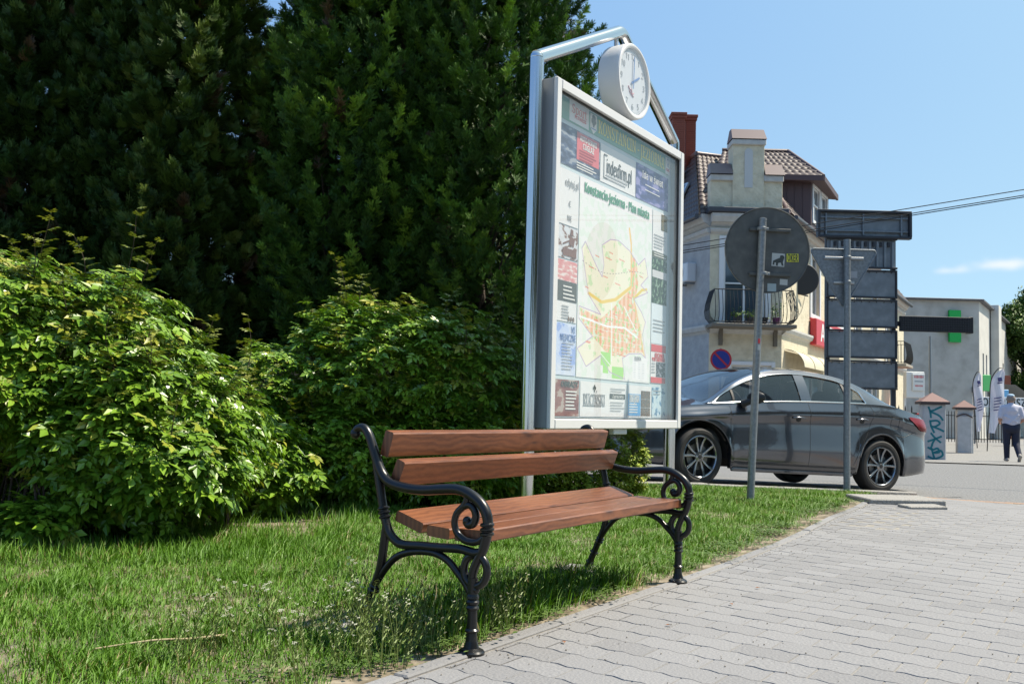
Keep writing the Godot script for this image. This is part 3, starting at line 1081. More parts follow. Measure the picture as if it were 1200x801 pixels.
	# small concrete pad under the rear foot
	if true:
		var pd := Mb.new()
		pd.box(Vector3(0, 0, 0), Vector3(0.26, 0.06, 0.22), 0.012)
		var w: Vector2 = LF + U * x - N * 0.56
		var lab := "flat pale concrete pad under the bench's rear leg, free of grass" if x > 1.0 else "sunken concrete pad under the bench's rear leg among the white-flowered weeds"
		var p := thing("concrete_pad", lab, "pad", Transform3D(Basis(Vector3.UP, YAW + 0.2), gp(w, -0.018)))
		part("pad_block", pd, MT.concrete, p)

func ball(r: float) -> Array:
	var l := []
	for k in 9:
		var a := -PI / 2 + PI * k / 8.0
		l.append(Vector2(cos(a) * r, sin(a) * r))
	return l

# ---------------------------------------------------------------- information board
func paint_line(im: Image, pts: Array, c: Color, w: float) -> void:
	var sx := im.get_width()
	var sy := im.get_height()
	for k in pts.size() - 1:
		var a := Vector2(pts[k].x * sx, pts[k].y * sy)
		var b := Vector2(pts[k + 1].x * sx, pts[k + 1].y * sy)
		var m := int(a.distance_to(b)) + 1
		for q in m + 1:
			var p := a.lerp(b, float(q) / m)
			im.fill_rect(Rect2i(int(p.x - w * 0.5), int(p.y - w * 0.5), max(1, int(w)), max(1, int(w))), c)

func town_plan() -> ImageTexture:
	var w := 400
	var h := 460
	var im := Image.create(w, h, true, Image.FORMAT_RGB8)
	var town := PackedVector2Array([Vector2(0.29, 0.31), Vector2(0.40, 0.265), Vector2(0.51, 0.255), Vector2(0.67, 0.29), Vector2(0.80, 0.35), Vector2(0.90, 0.30), Vector2(0.95, 0.40), Vector2(0.84, 0.46), Vector2(0.95, 0.49), Vector2(0.74, 0.545), Vector2(0.86, 0.61), Vector2(0.92, 0.66), Vector2(0.88, 0.73), Vector2(0.93, 0.86), Vector2(0.86, 0.84), Vector2(0.69, 0.85), Vector2(0.59, 0.88), Vector2(0.63, 0.99), Vector2(0.42, 0.96), Vector2(0.30, 0.88), Vector2(0.12, 0.945), Vector2(0.01, 0.86), Vector2(0.19, 0.79), Vector2(0.02, 0.71), Vector2(0.02, 0.65), Vector2(0.29, 0.67), Vector2(0.13, 0.58), Vector2(0.04, 0.36), Vector2(0.08, 0.32), Vector2(0.23, 0.43), Vector2(0.30, 0.475), Vector2(0.32, 0.41)])
	var built := PackedVector2Array([Vector2(0.03, 0.655), Vector2(0.29, 0.69), Vector2(0.45, 0.62), Vector2(0.6, 0.54), Vector2(0.71, 0.49), Vector2(0.69, 0.30), Vector2(0.77, 0.33), Vector2(0.8, 0.46), Vector2(0.75, 0.55), Vector2(0.86, 0.72), Vector2(0.9, 0.83), Vector2(0.7, 0.84), Vector2(0.55, 0.87), Vector2(0.4, 0.87), Vector2(0.2, 0.79), Vector2(0.05, 0.72)])
	var fn := FastNoiseLite.new()
	fn.seed = 61
	fn.frequency = 0.03
	for y in h:
		for x in w:
			var p := Vector2(float(x) / w, float(y) / h)
			var nz := fn.get_noise_2d(x, y)
			var c := Color(0.90, 0.945, 0.90) if nz > 0.05 else Color(0.945, 0.95, 0.94)
			if y < 40:
				c = Color(0.965, 0.955, 0.95)
			elif Geometry2D.is_point_in_polygon(p, built):
				var gx := int(p.x * 34.0 + p.y * 2.0) % 2
				c = Color(0.955, 0.72, 0.56) if gx else Color(0.98, 0.83, 0.71)
				if fn.get_noise_2d(x * 1.7 + 500.0, y * 1.7) > 0.28:
					c = Color(0.68, 0.90, 0.56)
				elif fn.get_noise_2d(x * 1.2 + 900.0, y * 1.2) > 0.3:
					c = Color(0.88, 0.95, 0.86)
			elif Geometry2D.is_point_in_polygon(p, town):
				c = Color(0.965, 0.955, 0.86)
				if fn.get_noise_2d(x * 0.9 + 200.0, y * 0.9) > 0.36:
					c = Color(0.82, 0.92, 0.74)
			im.set_pixel(x, y, c)
	var white := Color(0.99, 0.99, 0.99)
	for k in 9:
		paint_line(im, [Vector2(0.06 + 0.095 * k, 0.60), Vector2(0.07 + 0.095 * k, 0.86)], Color(0.97, 0.93, 0.88), 1.0)
	for k in 6:
		paint_line(im, [Vector2(0.05, 0.66 + 0.04 * k), Vector2(0.88, 0.69 + 0.035 * k)], Color(0.985, 0.96, 0.93), 1.0)
	paint_line(im, [Vector2(0.02, 0.70), Vector2(0.38, 0.725), Vector2(0.62, 0.715), Vector2(0.80, 0.755)], white, 5.0)
	paint_line(im, [Vector2(0.43, 0.60), Vector2(0.44, 0.90)], white, 4.0)
	paint_line(im, [Vector2(0.60, 0.60), Vector2(0.78, 0.72)], white, 3.0)
	for g in [[0.30, 0.86, 0.13, 0.07], [0.45, 0.93, 0.16, 0.065], [0.33, 0.91, 0.07, 0.06]]:
		im.fill_rect(Rect2i(int(g[0] * w), int(g[1] * h), int(g[2] * w), int(g[3] * h)), Color(0.66, 0.90, 0.50))
	paint_line(im, [Vector2(0.30, 0.87), Vector2(0.44, 0.93)], white, 2.0)
	paint_line(im, [Vector2(0.13, 0.575), Vector2(0.3, 0.605), Vector2(0.48, 0.575), Vector2(0.70, 0.485)], Color(0.95, 0.83, 0.42), 7.0)
	paint_line(im, [Vector2(0.70, 0.485), Vector2(0.69, 0.25), Vector2(0.66, 0.17)], Color(0.955, 0.80, 0.50), 7.0)
	paint_line(im, [Vector2(0.74, 0.545), Vector2(0.86, 0.485), Vector2(0.93, 0.475)], Color(0.93, 0.84, 0.40), 6.0)
	paint_line(im, [Vector2(0.74, 0.545), Vector2(0.80, 0.66), Vector2(0.91, 0.85)], Color(0.95, 0.82, 0.55), 4.0)
	var edge := []
	for p in town:
		edge.append(p)
	edge.append(town[0])
	paint_line(im, edge, Color(0.76, 0.66, 0.82), 2.0)
	for k in 22:
		var a := float(k) / 22.0
		paint_line(im, [Vector2(0.05 + 0.85 * a, 0.42 + 0.03 * sin(a * 5.0)), Vector2(0.065 + 0.85 * a, 0.42 + 0.03 * sin(a * 5.0 + 0.1))], Color(0.35, 0.35, 0.38), 1.0)
	for k in 26:
		var q := Vector2(rng.randf_range(0.08, 0.85), rng.randf_range(0.33, 0.95))
		paint_line(im, [q, q + Vector2(rng.randf_range(0.03, 0.09), 0.004)], Color(0.93, 0.56, 0.46), 2.0)
	im.fill_rect(Rect2i(int(0.74 * w), int(0.865 * h), int(0.22 * w), int(0.125 * h)), Color(0.97, 0.975, 0.975))
	for k in 9:
		for j in 3:
			paint_line(im, [Vector2(0.755 + 0.065 * j, 0.895 + 0.010 * k), Vector2(0.785 + 0.065 * j, 0.895 + 0.010 * k)], Color(0.75, 0.78, 0.80), 1.0)
	im.generate_mipmaps()
	return ImageTexture.create_from_image(im)

# small generic advert pictures: fields of soft patches in two or three inks
func blot_tex(a: Color, b: Color, c: Color, sd: int, freq := 0.04) -> ImageTexture:
	var fn := FastNoiseLite.new()
	fn.seed = sd
	fn.frequency = freq
	fn.fractal_octaves = 4
	var im := Image.create(96, 96, true, Image.FORMAT_RGB8)
	for y in 96:
		for x in 96:
			var t := fn.get_noise_2d(x, y)
			var k := a.lerp(b, clampf(t * 1.6 + 0.5, 0, 1))
			if t > 0.22:
				k = k.lerp(c, 0.8)
			im.set_pixel(x, y, k)
	im.generate_mipmaps()
	return ImageTexture.create_from_image(im)

func tex_mat(t: Texture2D, rough := 0.55) -> StandardMaterial3D:
	var m := StandardMaterial3D.new()
	m.albedo_texture = t
	m.albedo_color = Color(0.92, 0.92, 0.93)
	m.roughness = rough
	return m

var board: Node3D
const SHEET_Z := 0.025

func print_sheet(called: String, s0: float, s1: float, h0: float, h1: float, m: Material, dz := 0.0, parent: Node = null) -> MeshInstance3D:
	var mb := Mb.new()
	var z := SHEET_Z + dz
	mb.face([Vector3(s0, h0, z), Vector3(s1, h0, z), Vector3(s1, h1, z), Vector3(s0, h1, z)], Vector3.BACK, [Vector2(0, 1), Vector2(1, 1), Vector2(1, 0), Vector2(0, 0)])
	return part(called, mb, m, parent if parent else board)

func put(txt: String, s: float, h: float, size: float, m: Material, parent: Node, font: Font, width := 0.0, rot := 0.0) -> void:
	words(txt, size, m, parent, Transform3D(Basis(Vector3.BACK, rot), Vector3(s, h, SHEET_Z + 0.004)), font, 1.0, width)

func stripes(parent: Node, s0: float, s1: float, h: float, count: int, step: float, th: float, m: Material) -> void:
	var mb := Mb.new()
	for k in count:
		var e := s1 - (s1 - s0) * rng.randf_range(0.0, 0.3)
		var y := h - k * step
		mb.face([Vector3(s0, y, SHEET_Z + 0.004), Vector3(e, y, SHEET_Z + 0.004), Vector3(e, y + th, SHEET_Z + 0.004), Vector3(s0, y + th, SHEET_Z + 0.004)], Vector3.BACK)
	part("small_print", mb, m, parent)

func build_board() -> void:
	MT.case_grey = mat(Color(0.24, 0.26, 0.275), 0.45)
	var base := Vector2(0.1527, 7.4027)
	board = thing("information_board", "tall steel framed town map case with a gabled tube top, posters behind glass", "notice board", Transform3D(Basis(Vector3.UP, YAW), gp(base)))
	# tubular frame
	for x in [-0.03, 2.68]:
		var p := Mb.new()
		p.tube(PackedVector3Array([Vector3(x, -0.3, 0), Vector3(x, 3.575, 0)]), 0.057, 24)
		part("post", p, MT.steel, board)
	var g := Mb.new()
	var apex := Vector3(1.43, 4.31, 0)
	var l := Vector3(-0.03, 3.585, 0)
	var r := Vector3(2.68, 3.585, 0)
	var pts := PackedVector3Array([l])
	for k in 9:
		var t := k / 8.0
		var a := apex.lerp(l, 0.05)
		var b := apex.lerp(r, 0.05)
		pts.append(a.lerp(apex, t).lerp(apex.lerp(b, t), t))
	pts.append(r)
	g.tube(pts, 0.057, 24)
	part("gable_tube", g, MT.steel, board)
	for x in [-0.03, 2.68]:
		var jt := Mb.new()
		jt.lathe(ball(0.0575), 20, Transform3D(Basis.IDENTITY, Vector3(x, 3.58, 0)))
		part("tube_joint", jt, MT.steel, board)
	# case: back, four side walls, face frame
	var s0 := 0.05
	var s1 := 2.60
	var h0 := 0.69
	var h1 := 3.43
	var fz := 0.145
	var bk := Mb.new()
	bk.box(Vector3((s0 + s1) / 2, (h0 + h1) / 2, -0.004), Vector3(s1 - s0 - 0.01, h1 - h0 - 0.01, 0.02), 0.004)
	part("case_back", bk, MT.white_metal, board)
	for w in [[s0, s0 + 0.03, h0, h1], [s1 - 0.03, s1, h0, h1], [s0 + 0.03, s1 - 0.03, h0, h0 + 0.03], [s0 + 0.03, s1 - 0.03, h1 - 0.03, h1]]:
		var sd := Mb.new()
		sd.box(Vector3((w[0] + w[1]) / 2, (w[2] + w[3]) / 2, 0.059), Vector3(w[1] - w[0], w[3] - w[2], 0.114), 0.003)
		part("case_side", sd, MT.case_grey, board)
	for w in [[s0 - 0.006, s0 + 0.075, h0 - 0.006, h1 + 0.006], [s1 - 0.075, s1 + 0.006, h0 - 0.006, h1 + 0.006], [s0 + 0.075, s1 - 0.075, h0 - 0.006, h0 + 0.075], [s0 + 0.075, s1 - 0.075, h1 - 0.075, h1 + 0.006]]:
		var fr := Mb.new()
		fr.box(Vector3((w[0] + w[1]) / 2, (w[2] + w[3]) / 2, fz - 0.012), Vector3(w[1] - w[0] - 0.001, w[3] - w[2], 0.034), 0.008)
		part("face_frame", fr, MT.white_metal, board)
	var lk := Mb.new()
	lk.box(Vector3(1.32, 0.66, 0.10), Vector3(0.26, 0.05, 0.05), 0.006)
	part("lock_rail", lk, MT.white_metal, board)
	var gl := Mb.new()
	gl.face([Vector3(s0 + 0.03, h0 + 0.03, fz - 0.03), Vector3(s1 - 0.03, h0 + 0.03, fz - 0.03), Vector3(s1 - 0.03, h1 - 0.03, fz - 0.03), Vector3(s0 + 0.03, h1 - 0.03, fz - 0.03)], Vector3.BACK)
	var gm := mat(Color(0.85, 0.93, 0.93), 0.02)
	gm.albedo_color.a = 0.06
	gm.transparency = BaseMaterial3D.TRANSPARENCY_ALPHA
	gm.metallic_specular = 0.6
	part("glass_pane", gl, gm, board)
	var gs := Mb.new()
	for w in [[s0 + 0.073, s0 + 0.085, h0 + 0.073, h1 - 0.073], [s1 - 0.085, s1 - 0.073, h0 + 0.073, h1 - 0.073], [s0 + 0.085, s1 - 0.085, h0 + 0.073, h0 + 0.083], [s0 + 0.085, s1 - 0.085, h1 - 0.085, h1 - 0.073]]:
		gs.box(Vector3((w[0] + w[1]) / 2, (w[2] + w[3]) / 2, fz - 0.022), Vector3(w[1] - w[0], w[3] - w[2], 0.012), 0.0)
	part("glass_seal", gs, MT.black_plastic, board)
	# backing sheet, pale blue grey
	print_sheet("backing_sheet", s0 + 0.03, s1 - 0.03, h0 + 0.03, h1 - 0.03, mat(Color(0.50, 0.60, 0.64), 0.6), -0.004)
	# header band
	var hd := print_sheet("header_strip", 0.14, 2.50, 3.20, 3.385, mat(Color(0.10, 0.30, 0.22), 0.55))
	var sp := print_sheet("advert_card", 0.46, 0.80, 3.215, 3.40, MT.print_paper, 0.002, hd)
	put("Sport", 0.63, 3.325, 0.075, MT.print_red, sp, MT.serif, 0.25)
	put("FITNESS", 0.65, 3.265, 0.03, MT.print_red, sp, MT.bold, 0.20)
	var sh := Mb.new()
	sh.color = Color.WHITE
	sh.prism(PackedVector2Array([Vector2(0.825, 3.375), Vector2(0.945, 3.375), Vector2(0.945, 3.25), Vector2(0.885, 3.205), Vector2(0.825, 3.25)]), SHEET_Z + 0.001, SHEET_Z + 0.003)
	var sho := part("coat_of_arms", sh, MT.print_white, hd)
	var tr := Mb.new()
	for b in [[0.885, 3.335, 0.036], [0.865, 3.315, 0.026], [0.905, 3.312, 0.026], [0.885, 3.30, 0.030], [0.872, 3.345, 0.02], [0.90, 3.342, 0.02]]:
		var poly := PackedVector2Array()
		for k in 10:
			poly.append(Vector2(b[0] + cos(TAU * k / 10.0) * b[2] * (0.85 if k % 2 else 1.0), b[1] + sin(TAU * k / 10.0) * b[2]))
		tr.prism(poly, SHEET_Z + 0.004 + b[2] * 0.01, SHEET_Z + 0.0042 + b[2] * 0.01)
	tr.prism(PackedVector2Array([Vector2(0.880, 3.31), Vector2(0.890, 3.31), Vector2(0.896, 3.262), Vector2(0.874, 3.262)]), SHEET_Z + 0.004, SHEET_Z + 0.0043)
	part("tree_emblem", tr, MT.print_black, sho)
	var bl := Mb.new()
	bl.face([Vector3(0.835, 3.243, SHEET_Z + 0.004), Vector3(0.935, 3.243, SHEET_Z + 0.004), Vector3(0.935, 3.252, SHEET_Z + 0.004), Vector3(0.835, 3.252, SHEET_Z + 0.004)], Vector3.BACK)
	part("blue_band", bl, MT.print_blue, sho)
	put("KONSTANCIN - JEZIORNA", 1.68, 3.295, 0.115, MT.print_yellow, hd, MT.serif, 1.42)
	var em := print_sheet("advert_card", 2.42, 2.53, 3.205, 3.375, MT.print_paper, 0.002, hd)
	put("Q", 2.475, 3.33, 0.06, MT.print_blue, em, MT.serif)
	put("CAFE", 2.475, 3.25, 0.03, MT.print_red, em, MT.bold, 0.08)
	# second row of adverts
	var a1 := print_sheet("advert_poster", 0.14, 1.02, 2.83, 3.165, tex_mat(blot_tex(Color(0.18, 0.24, 0.36), Color(0.42, 0.50, 0.62), Color(0.66, 0.68, 0.70), 3)))
	var rd := print_sheet("red_panel", 0.60, 1.00, 2.92, 3.155, mat(Color(0.58, 0.12, 0.14), 0.55), 0.002, a1)
	put("AUTO-SERWIS", 0.80, 3.11, 0.045, MT.print_white, rd, MT.bold, 0.30)
	put("CUGLAŻ", 0.80, 3.05, 0.05, MT.print_white, rd, MT.bold, 0.20)
	stripes(rd, 0.64, 0.97, 3.0, 4, 0.024, 0.010, mat(Color(0.30, 0.03, 0.04), 0.6))
	stripes(a1, 0.60, 1.0, 2.89, 3, 0.022, 0.010, MT.print_white)
	var a2 := print_sheet("advert_poster", 1.03, 1.74, 2.83, 3.165, MT.print_paper)
	put("indexfirm.pl", 1.40, 2.985, 0.125, MT.print_black, a2, MT.sans, 0.50)
	stripes(a2, 1.13, 1.62, 2.90, 2, 0.028, 0.010, MT.print_grey)
	var br := Mb.new()
	for q in [[1.09, 1.10, 2.87, 3.08], [1.09, 1.16, 3.075, 3.085], [1.09, 1.16, 2.87, 2.88]]:
		br.face([Vector3(q[0], q[2], SHEET_Z + 0.004), Vector3(q[1], q[2], SHEET_Z + 0.004), Vector3(q[1], q[3], SHEET_Z + 0.004), Vector3(q[0], q[3], SHEET_Z + 0.004)], Vector3.BACK)
	part("bracket_mark", br, MT.print_black, a2)
	var a3 := print_sheet("advert_poster", 1.75, 2.50, 2.83, 3.165, tex_mat(blot_tex(Color(0.20, 0.24, 0.45), Color(0.38, 0.42, 0.68), Color(0.62, 0.60, 0.78), 14, 0.03)))
	put("Ida w świat", 2.12, 3.08, 0.07, MT.print_white, a3, MT.sans, 0.48)
	stripes(a3, 1.95, 2.40, 2.99, 2, 0.05, 0.008, MT.print_white)
	# the town plan
	var mp := print_sheet("town_map", 0.67, 2.13, 1.11, 2.795, tex_mat(town_plan()))
	put("Konstancin-Jeziorna - Plan miasta", 1.40, 2.715, 0.085, MT.print_green, mp, MT.bold, 1.30)
	put("LEGENDA", 1.85, 1.33, 0.035, MT.print_grey, mp, MT.sans, 0.14)
	# left column
	var lc := [[2.34, 2.795, MT.print_paper], [2.065, 2.33, tex_mat(blot_tex(Color(0.86, 0.88, 0.90), Color(0.80, 0.80, 0.80), Color(0.42, 0.25, 0.18), 23))], [1.88, 2.05, tex_mat(blot_tex(Color(0.86, 0.56, 0.56), Color(0.90, 0.72, 0.70), Color(0.94, 0.92, 0.90), 24))], [1.715, 1.875, mat(Color(0.06, 0.065, 0.06), 0.5)], [1.55, 1.71, MT.print_paper], [1.115, 1.535, tex_mat(blot_tex(Color(0.86, 0.90, 0.96), Color(0.72, 0.80, 0.95), Color(0.55, 0.66, 0.90), 26, 0.015))]]
	for k in lc.size():
		var o := print_sheet("advert_poster", 0.14, 0.655, lc[k][0], lc[k][1], lc[k][2])
		if k == 0:
			put("edytuj.pl", 0.53, 2.69, 0.06, MT.print_grey, o, MT.sans, 0.22)
			put("€", 0.50, 2.52, 0.05, MT.print_grey, o, MT.sans)
			put("NE", 0.50, 2.40, 0.045, MT.print_grey, o, MT.sans)
		elif k == 1:
			gavel(o)
		elif k == 3:
			stripes(o, 0.42, 0.62, 1.83, 4, 0.032, 0.012, MT.print_white)
		elif k == 4:
			stripes(o, 0.40, 0.55, 1.67, 5, 0.024, 0.009, MT.print_grey)
			heads(o)
		elif k == 5:
			put("MEDYCZNE", 0.52, 1.42, 0.055, MT.print_blue, o, MT.sans, 0.25)
			put("VI", 0.60, 1.49, 0.05, MT.print_blue, o, MT.sans)
			stripes(o, 0.42, 0.62, 1.37, 9, 0.026, 0.007, MT.print_grey)
	# right column
	var rc := [[2.395, 2.795, MT.print_paper], [2.335, 2.39, mat(Color(0.10, 0.11, 0.06), 0.5)], [1.89, 2.33, tex_mat(blot_tex(Color(0.05, 0.16, 0.06), Color(0.18, 0.36, 0.14), Color(0.60, 0.68, 0.62), 33, 0.06))], [1.50, 1.885, mat(Color(0.62, 0.70, 0.75), 0.5)], [1.115, 1.495, MT.print_paper]]
	for k in rc.size():
		var o := print_sheet("advert_poster", 2.145, 2.50, rc[k][0], rc[k][1], rc[k][2])
		if k == 0:
			print_sheet("photo_patch", 2.34, 2.49, 2.62, 2.78, tex_mat(blot_tex(Color(0.35, 0.30, 0.16), Color(0.55, 0.50, 0.32), Color(0.12, 0.18, 0.10), 35)), 0.002, o)
			stripes(o, 2.17, 2.45, 2.55, 5, 0.03, 0.009, MT.print_grey)
		elif k == 1:
			stripes(o, 2.18, 2.46, 2.372, 2, 0.022, 0.008, MT.print_white)
		elif k == 2:
			print_sheet("photo_patch", 2.15, 2.49, 2.14, 2.21, mat(Color(0.55, 0.56, 0.58), 0.5), 0.002, o)
		elif k == 3:
			stripes(o, 2.18, 2.46, 1.72, 4, 0.035, 0.010, MT.print_grey)
		else:
			print_sheet("red_panel", 2.15, 2.495, 1.42, 1.49, MT.print_red, 0.002, o)
			print_sheet("red_panel", 2.15, 2.495, 1.12, 1.175, MT.print_red, 0.002, o)
			put("KUCHNIA", 2.34, 1.385, 0.045, MT.print_red, o, MT.bold, 0.22)
			put("PORT OGRODOWA", 2.32, 1.345, 0.035, MT.print_red, o, MT.bold, 0.30)
			print_sheet("photo_patch", 2.27, 2.49, 1.18, 1.32, tex_mat(blot_tex(Color(0.10, 0.13, 0.18), Color(0.35, 0.38, 0.42), Color(0.6, 0.62, 0.66), 37)), 0.002, o)
			stripes(o, 2.16, 2.25, 1.30, 4, 0.028, 0.009, MT.print_grey)
	# bottom row
	var b1 := print_sheet("advert_poster", 0.14, 0.73, 0.785, 1.08, tex_mat(blot_tex(Color(0.45, 0.16, 0.15), Color(0.60, 0.42, 0.38), Color(0.72, 0.68, 0.64), 41, 0.02)))
	put("OBRAZY", 0.56, 1.045, 0.045, MT.print_black, b1, MT.bold, 0.28)
	stripes(b1, 0.50, 0.70, 0.98, 6, 0.028, 0.011, MT.print_white)
	var b2 := print_sheet("advert_poster", 0.75, 1.63, 0.785, 1.08, MT.print_paper)
	put("RUCIŃSKI", 1.00, 0.925, 0.10, MT.print_grey, b2, MT.serif, 0.40)
	stripes(b2, 0.82, 1.20, 0.875, 1, 0.03, 0.018, MT.print_grey)
	var fl := Mb.new()
	for q in [[0.0, 0.035, 0.011], [-0.018, 0.022, 0.009], [0.018, 0.022, 0.009], [0.0, 0.0, 0.008]]:
		var poly := PackedVector2Array()
		for k in 8:
			poly.append(Vector2(1.0 + q[0] + cos(TAU * k / 8.0) * q[2], 1.005 + q[1] + sin(TAU * k / 8.0) * q[2] * 1.6))
		fl.prism(poly, SHEET_Z + 0.003, SHEET_Z + 0.0042)
	part("lily_emblem", fl, MT.print_black, b2)
	var dk := print_sheet("dark_bar", 1.29, 1.60, 0.945, 0.99, MT.print_black, 0.002, b2)
	put("Zapraszamy", 1.45, 0.967, 0.03, MT.print_white, dk, MT.sans, 0.22)
	stripes(b2, 1.30, 1.60, 1.03, 2, 0.022, 0.007, MT.print_grey)
	stripes(b2, 1.30, 1.60, 0.91, 4, 0.024, 0.007, MT.print_grey)
	var b3 := print_sheet("advert_poster", 1.65, 2.17, 0.785, 1.08, MT.print_paper)
	print_sheet("blue_panel", 1.655, 1.93, 0.80, 1.0, mat(Color(0.10, 0.32, 0.60), 0.5), 0.002, b3)
	put("TWÓJ SUPER", 1.79, 0.975, 0.035, MT.print_white, b3, MT.bold, 0.22)
	put("ZDROJOWY", 1.79, 0.94, 0.035, MT.print_white, b3, MT.bold, 0.22)
	stripes(b3, 1.68, 1.88, 0.90, 4, 0.024, 0.009, MT.print_white)
	for i in 3:
		for j in 2:
			print_sheet("photo_patch", 1.94 + 0.105 * j, 2.04 + 0.105 * j, 0.80 + 0.08 * i, 0.875 + 0.08 * i, tex_mat(blot_tex(Color(0.12, 0.15, 0.14), Color(0.50, 0.46, 0.40), Color(0.66, 0.44, 0.30), 50 + i * 2 + j, 0.07)), 0.002, b3)
	var b4 := print_sheet("advert_poster", 2.19, 2.50, 0.785, 1.08, tex_mat(blot_tex(Color(0.80, 0.88, 0.90), Color(0.70, 0.82, 0.88), Color(0.20, 0.42, 0.60), 61, 0.03)))
	stripes(b4, 2.21, 2.4, 1.04, 2, 0.03, 0.008, MT.print_grey)
	build_clock()

func gavel(o: Node) -> void:
	var mb := Mb.new()
	var z := SHEET_Z + 0.003
	mb.face([Vector3(0.40, 2.085, z), Vector3(0.63, 2.085, z), Vector3(0.63, 2.15, z), Vector3(0.40, 2.15, z)], Vector3.BACK)
	mb.face([Vector3(0.50, 2.19, z), Vector3(0.58, 2.17, z), Vector3(0.60, 2.24, z), Vector3(0.52, 2.26, z)], Vector3.BACK)
	mb.face([Vector3(0.40, 2.17, z), Vector3(0.51, 2.21, z), Vector3(0.51, 2.225, z), Vector3(0.40, 2.185, z)], Vector3.BACK)
	mb.face([Vector3(0.52, 2.27, z), Vector3(0.57, 2.26, z), Vector3(0.57, 2.31, z), Vector3(0.53, 2.32, z)], Vector3.BACK)
	part("gavel_picture", mb, mat(Color(0.16, 0.07, 0.05), 0.5), o)

func heads(o: Node) -> void:
	var mb := Mb.new()
	for k in 3:
		var poly := PackedVector2Array()
		for q in 8:
			poly.append(Vector2(0.52 + k * 0.04 + cos(TAU * q / 8.0) * 0.016, 1.575 + sin(TAU * q / 8.0) * 0.02))
		mb.prism(poly, SHEET_Z + 0.003, SHEET_Z + 0.0042)
	part("group_picture", mb, mat(Color(0.16, 0.10, 0.07), 0.5), o)

func build_clock() -> void:
	var c := Vector3(1.45, 3.82, 0.0)
	var ax := Transform3D(Basis(Vector3.RIGHT, PI / 2), c)
	var ck := part("clock_housing", clock_drum(ax), MT.white_metal, board)
	var f := Mb.new()
	f.lathe([Vector2(0.295, 0.118), Vector2(0.0, 0.118)], 48, ax)
	part("clock_face", f, mat(Color(0.55, 0.57, 0.60), 0.5), ck)
	for k in 12:
		var a := TAU * (k + 1) / 12.0
		words(str(k + 1), 0.056, MT.print_grey, ck, Transform3D(Basis.IDENTITY, c + Vector3(sin(a) * 0.232, cos(a) * 0.232, 0.121)), MT.sans, 1.0, 0.0, "numeral")
	var mk := Mb.new()
	for k in 60:
		var a := TAU * k / 60.0
		mk.box(c + Vector3(sin(a) * 0.280, cos(a) * 0.280, 0.1195), Vector3(0.003, 0.014 if k % 5 else 0.022, 0.001), 0.0, Basis(Vector3.BACK, -a))
	part("minute_marks", mk, MT.print_grey, ck)
	var hh := Mb.new()
	hh.box(c + Vector3(0, 0.055, 0.128), Vector3(0.016, 0.21, 0.002), 0.0)
	hh.xf = Transform3D(Basis.IDENTITY, c) * Transform3D(Basis(Vector3.BACK, -TAU * 2.0 / 12.0), Vector3.ZERO) * Transform3D(Basis.IDENTITY, -c)
	hh.v.clear(); hh.n.clear(); hh.t.clear(); hh.c.clear(); hh.ix.clear()
	hh.box(c + Vector3(0, 0.055, 0.126), Vector3(0.018, 0.19, 0.002), 0.0)
	part("hour_hand", hh, MT.print_blue, ck)
	var mh := Mb.new()
	mh.xf = Transform3D(Basis.IDENTITY, c) * Transform3D(Basis(Vector3.BACK, -TAU * 0.5 / 60.0), Vector3.ZERO) * Transform3D(Basis.IDENTITY, -c)
	mh.box(c + Vector3(0, 0.085, 0.130), Vector3(0.013, 0.30, 0.002), 0.0)
	part("minute_hand", mh, MT.print_blue, ck)
	var lg := Mb.new()
	lg.tube(spline([c + Vector3(-0.09, -0.06, 0.121), c + Vector3(-0.06, -0.085, 0.121), c + Vector3(-0.03, -0.08, 0.121), c + Vector3(-0.01, -0.115, 0.121), c + Vector3(0.02, -0.10, 0.121)], 4), 0.006, 5)
	lg.tube(spline([c + Vector3(-0.07, -0.10, 0.121), c + Vector3(-0.03, -0.12, 0.121), c + Vector3(0.02, -0.135, 0.121)], 4), 0.005, 5)
	part("red_logo", lg, mat(Color(0.52, 0.26, 0.30), 0.6), ck)
	var gm := mat(Color(0.9, 0.95, 1.0), 0.03)
	gm.albedo_color.a = 0.07
	gm.transparency = BaseMaterial3D.TRANSPARENCY_ALPHA
	var g := Mb.new()
	g.lathe([Vector2(0.30, 0.137), Vector2(0.0, 0.137)], 48, ax)
	part("clock_glass", g, gm, ck)
	for x in [-0.11, 0.05]:
		var hg := Mb.new()
		var yt: float = 4.31 - absf(x + 0.0) * 0.49
		hg.tube(PackedVector3Array([c + Vector3(x, sqrt(0.34 * 0.34 - x * x) - 0.02, 0), Vector3(c.x + x, yt, 0)]), 0.02, 12)
		part("clock_hanger", hg, MT.alu, board)

func clock_drum(ax: Transform3D) -> Mb:
	var mb := Mb.new()
	mb.lathe([Vector2(0.0, -0.07), Vector2(0.32, -0.07), Vector2(0.334, -0.06), Vector2(0.34, -0.045), Vector2(0.34, 0.12), Vector2(0.338, 0.138), Vector2(0.331, 0.145), Vector2(0.316, 0.145), Vector2(0.30, 0.139), Vector2(0.299, 0.116)], 56, ax)
	return mb

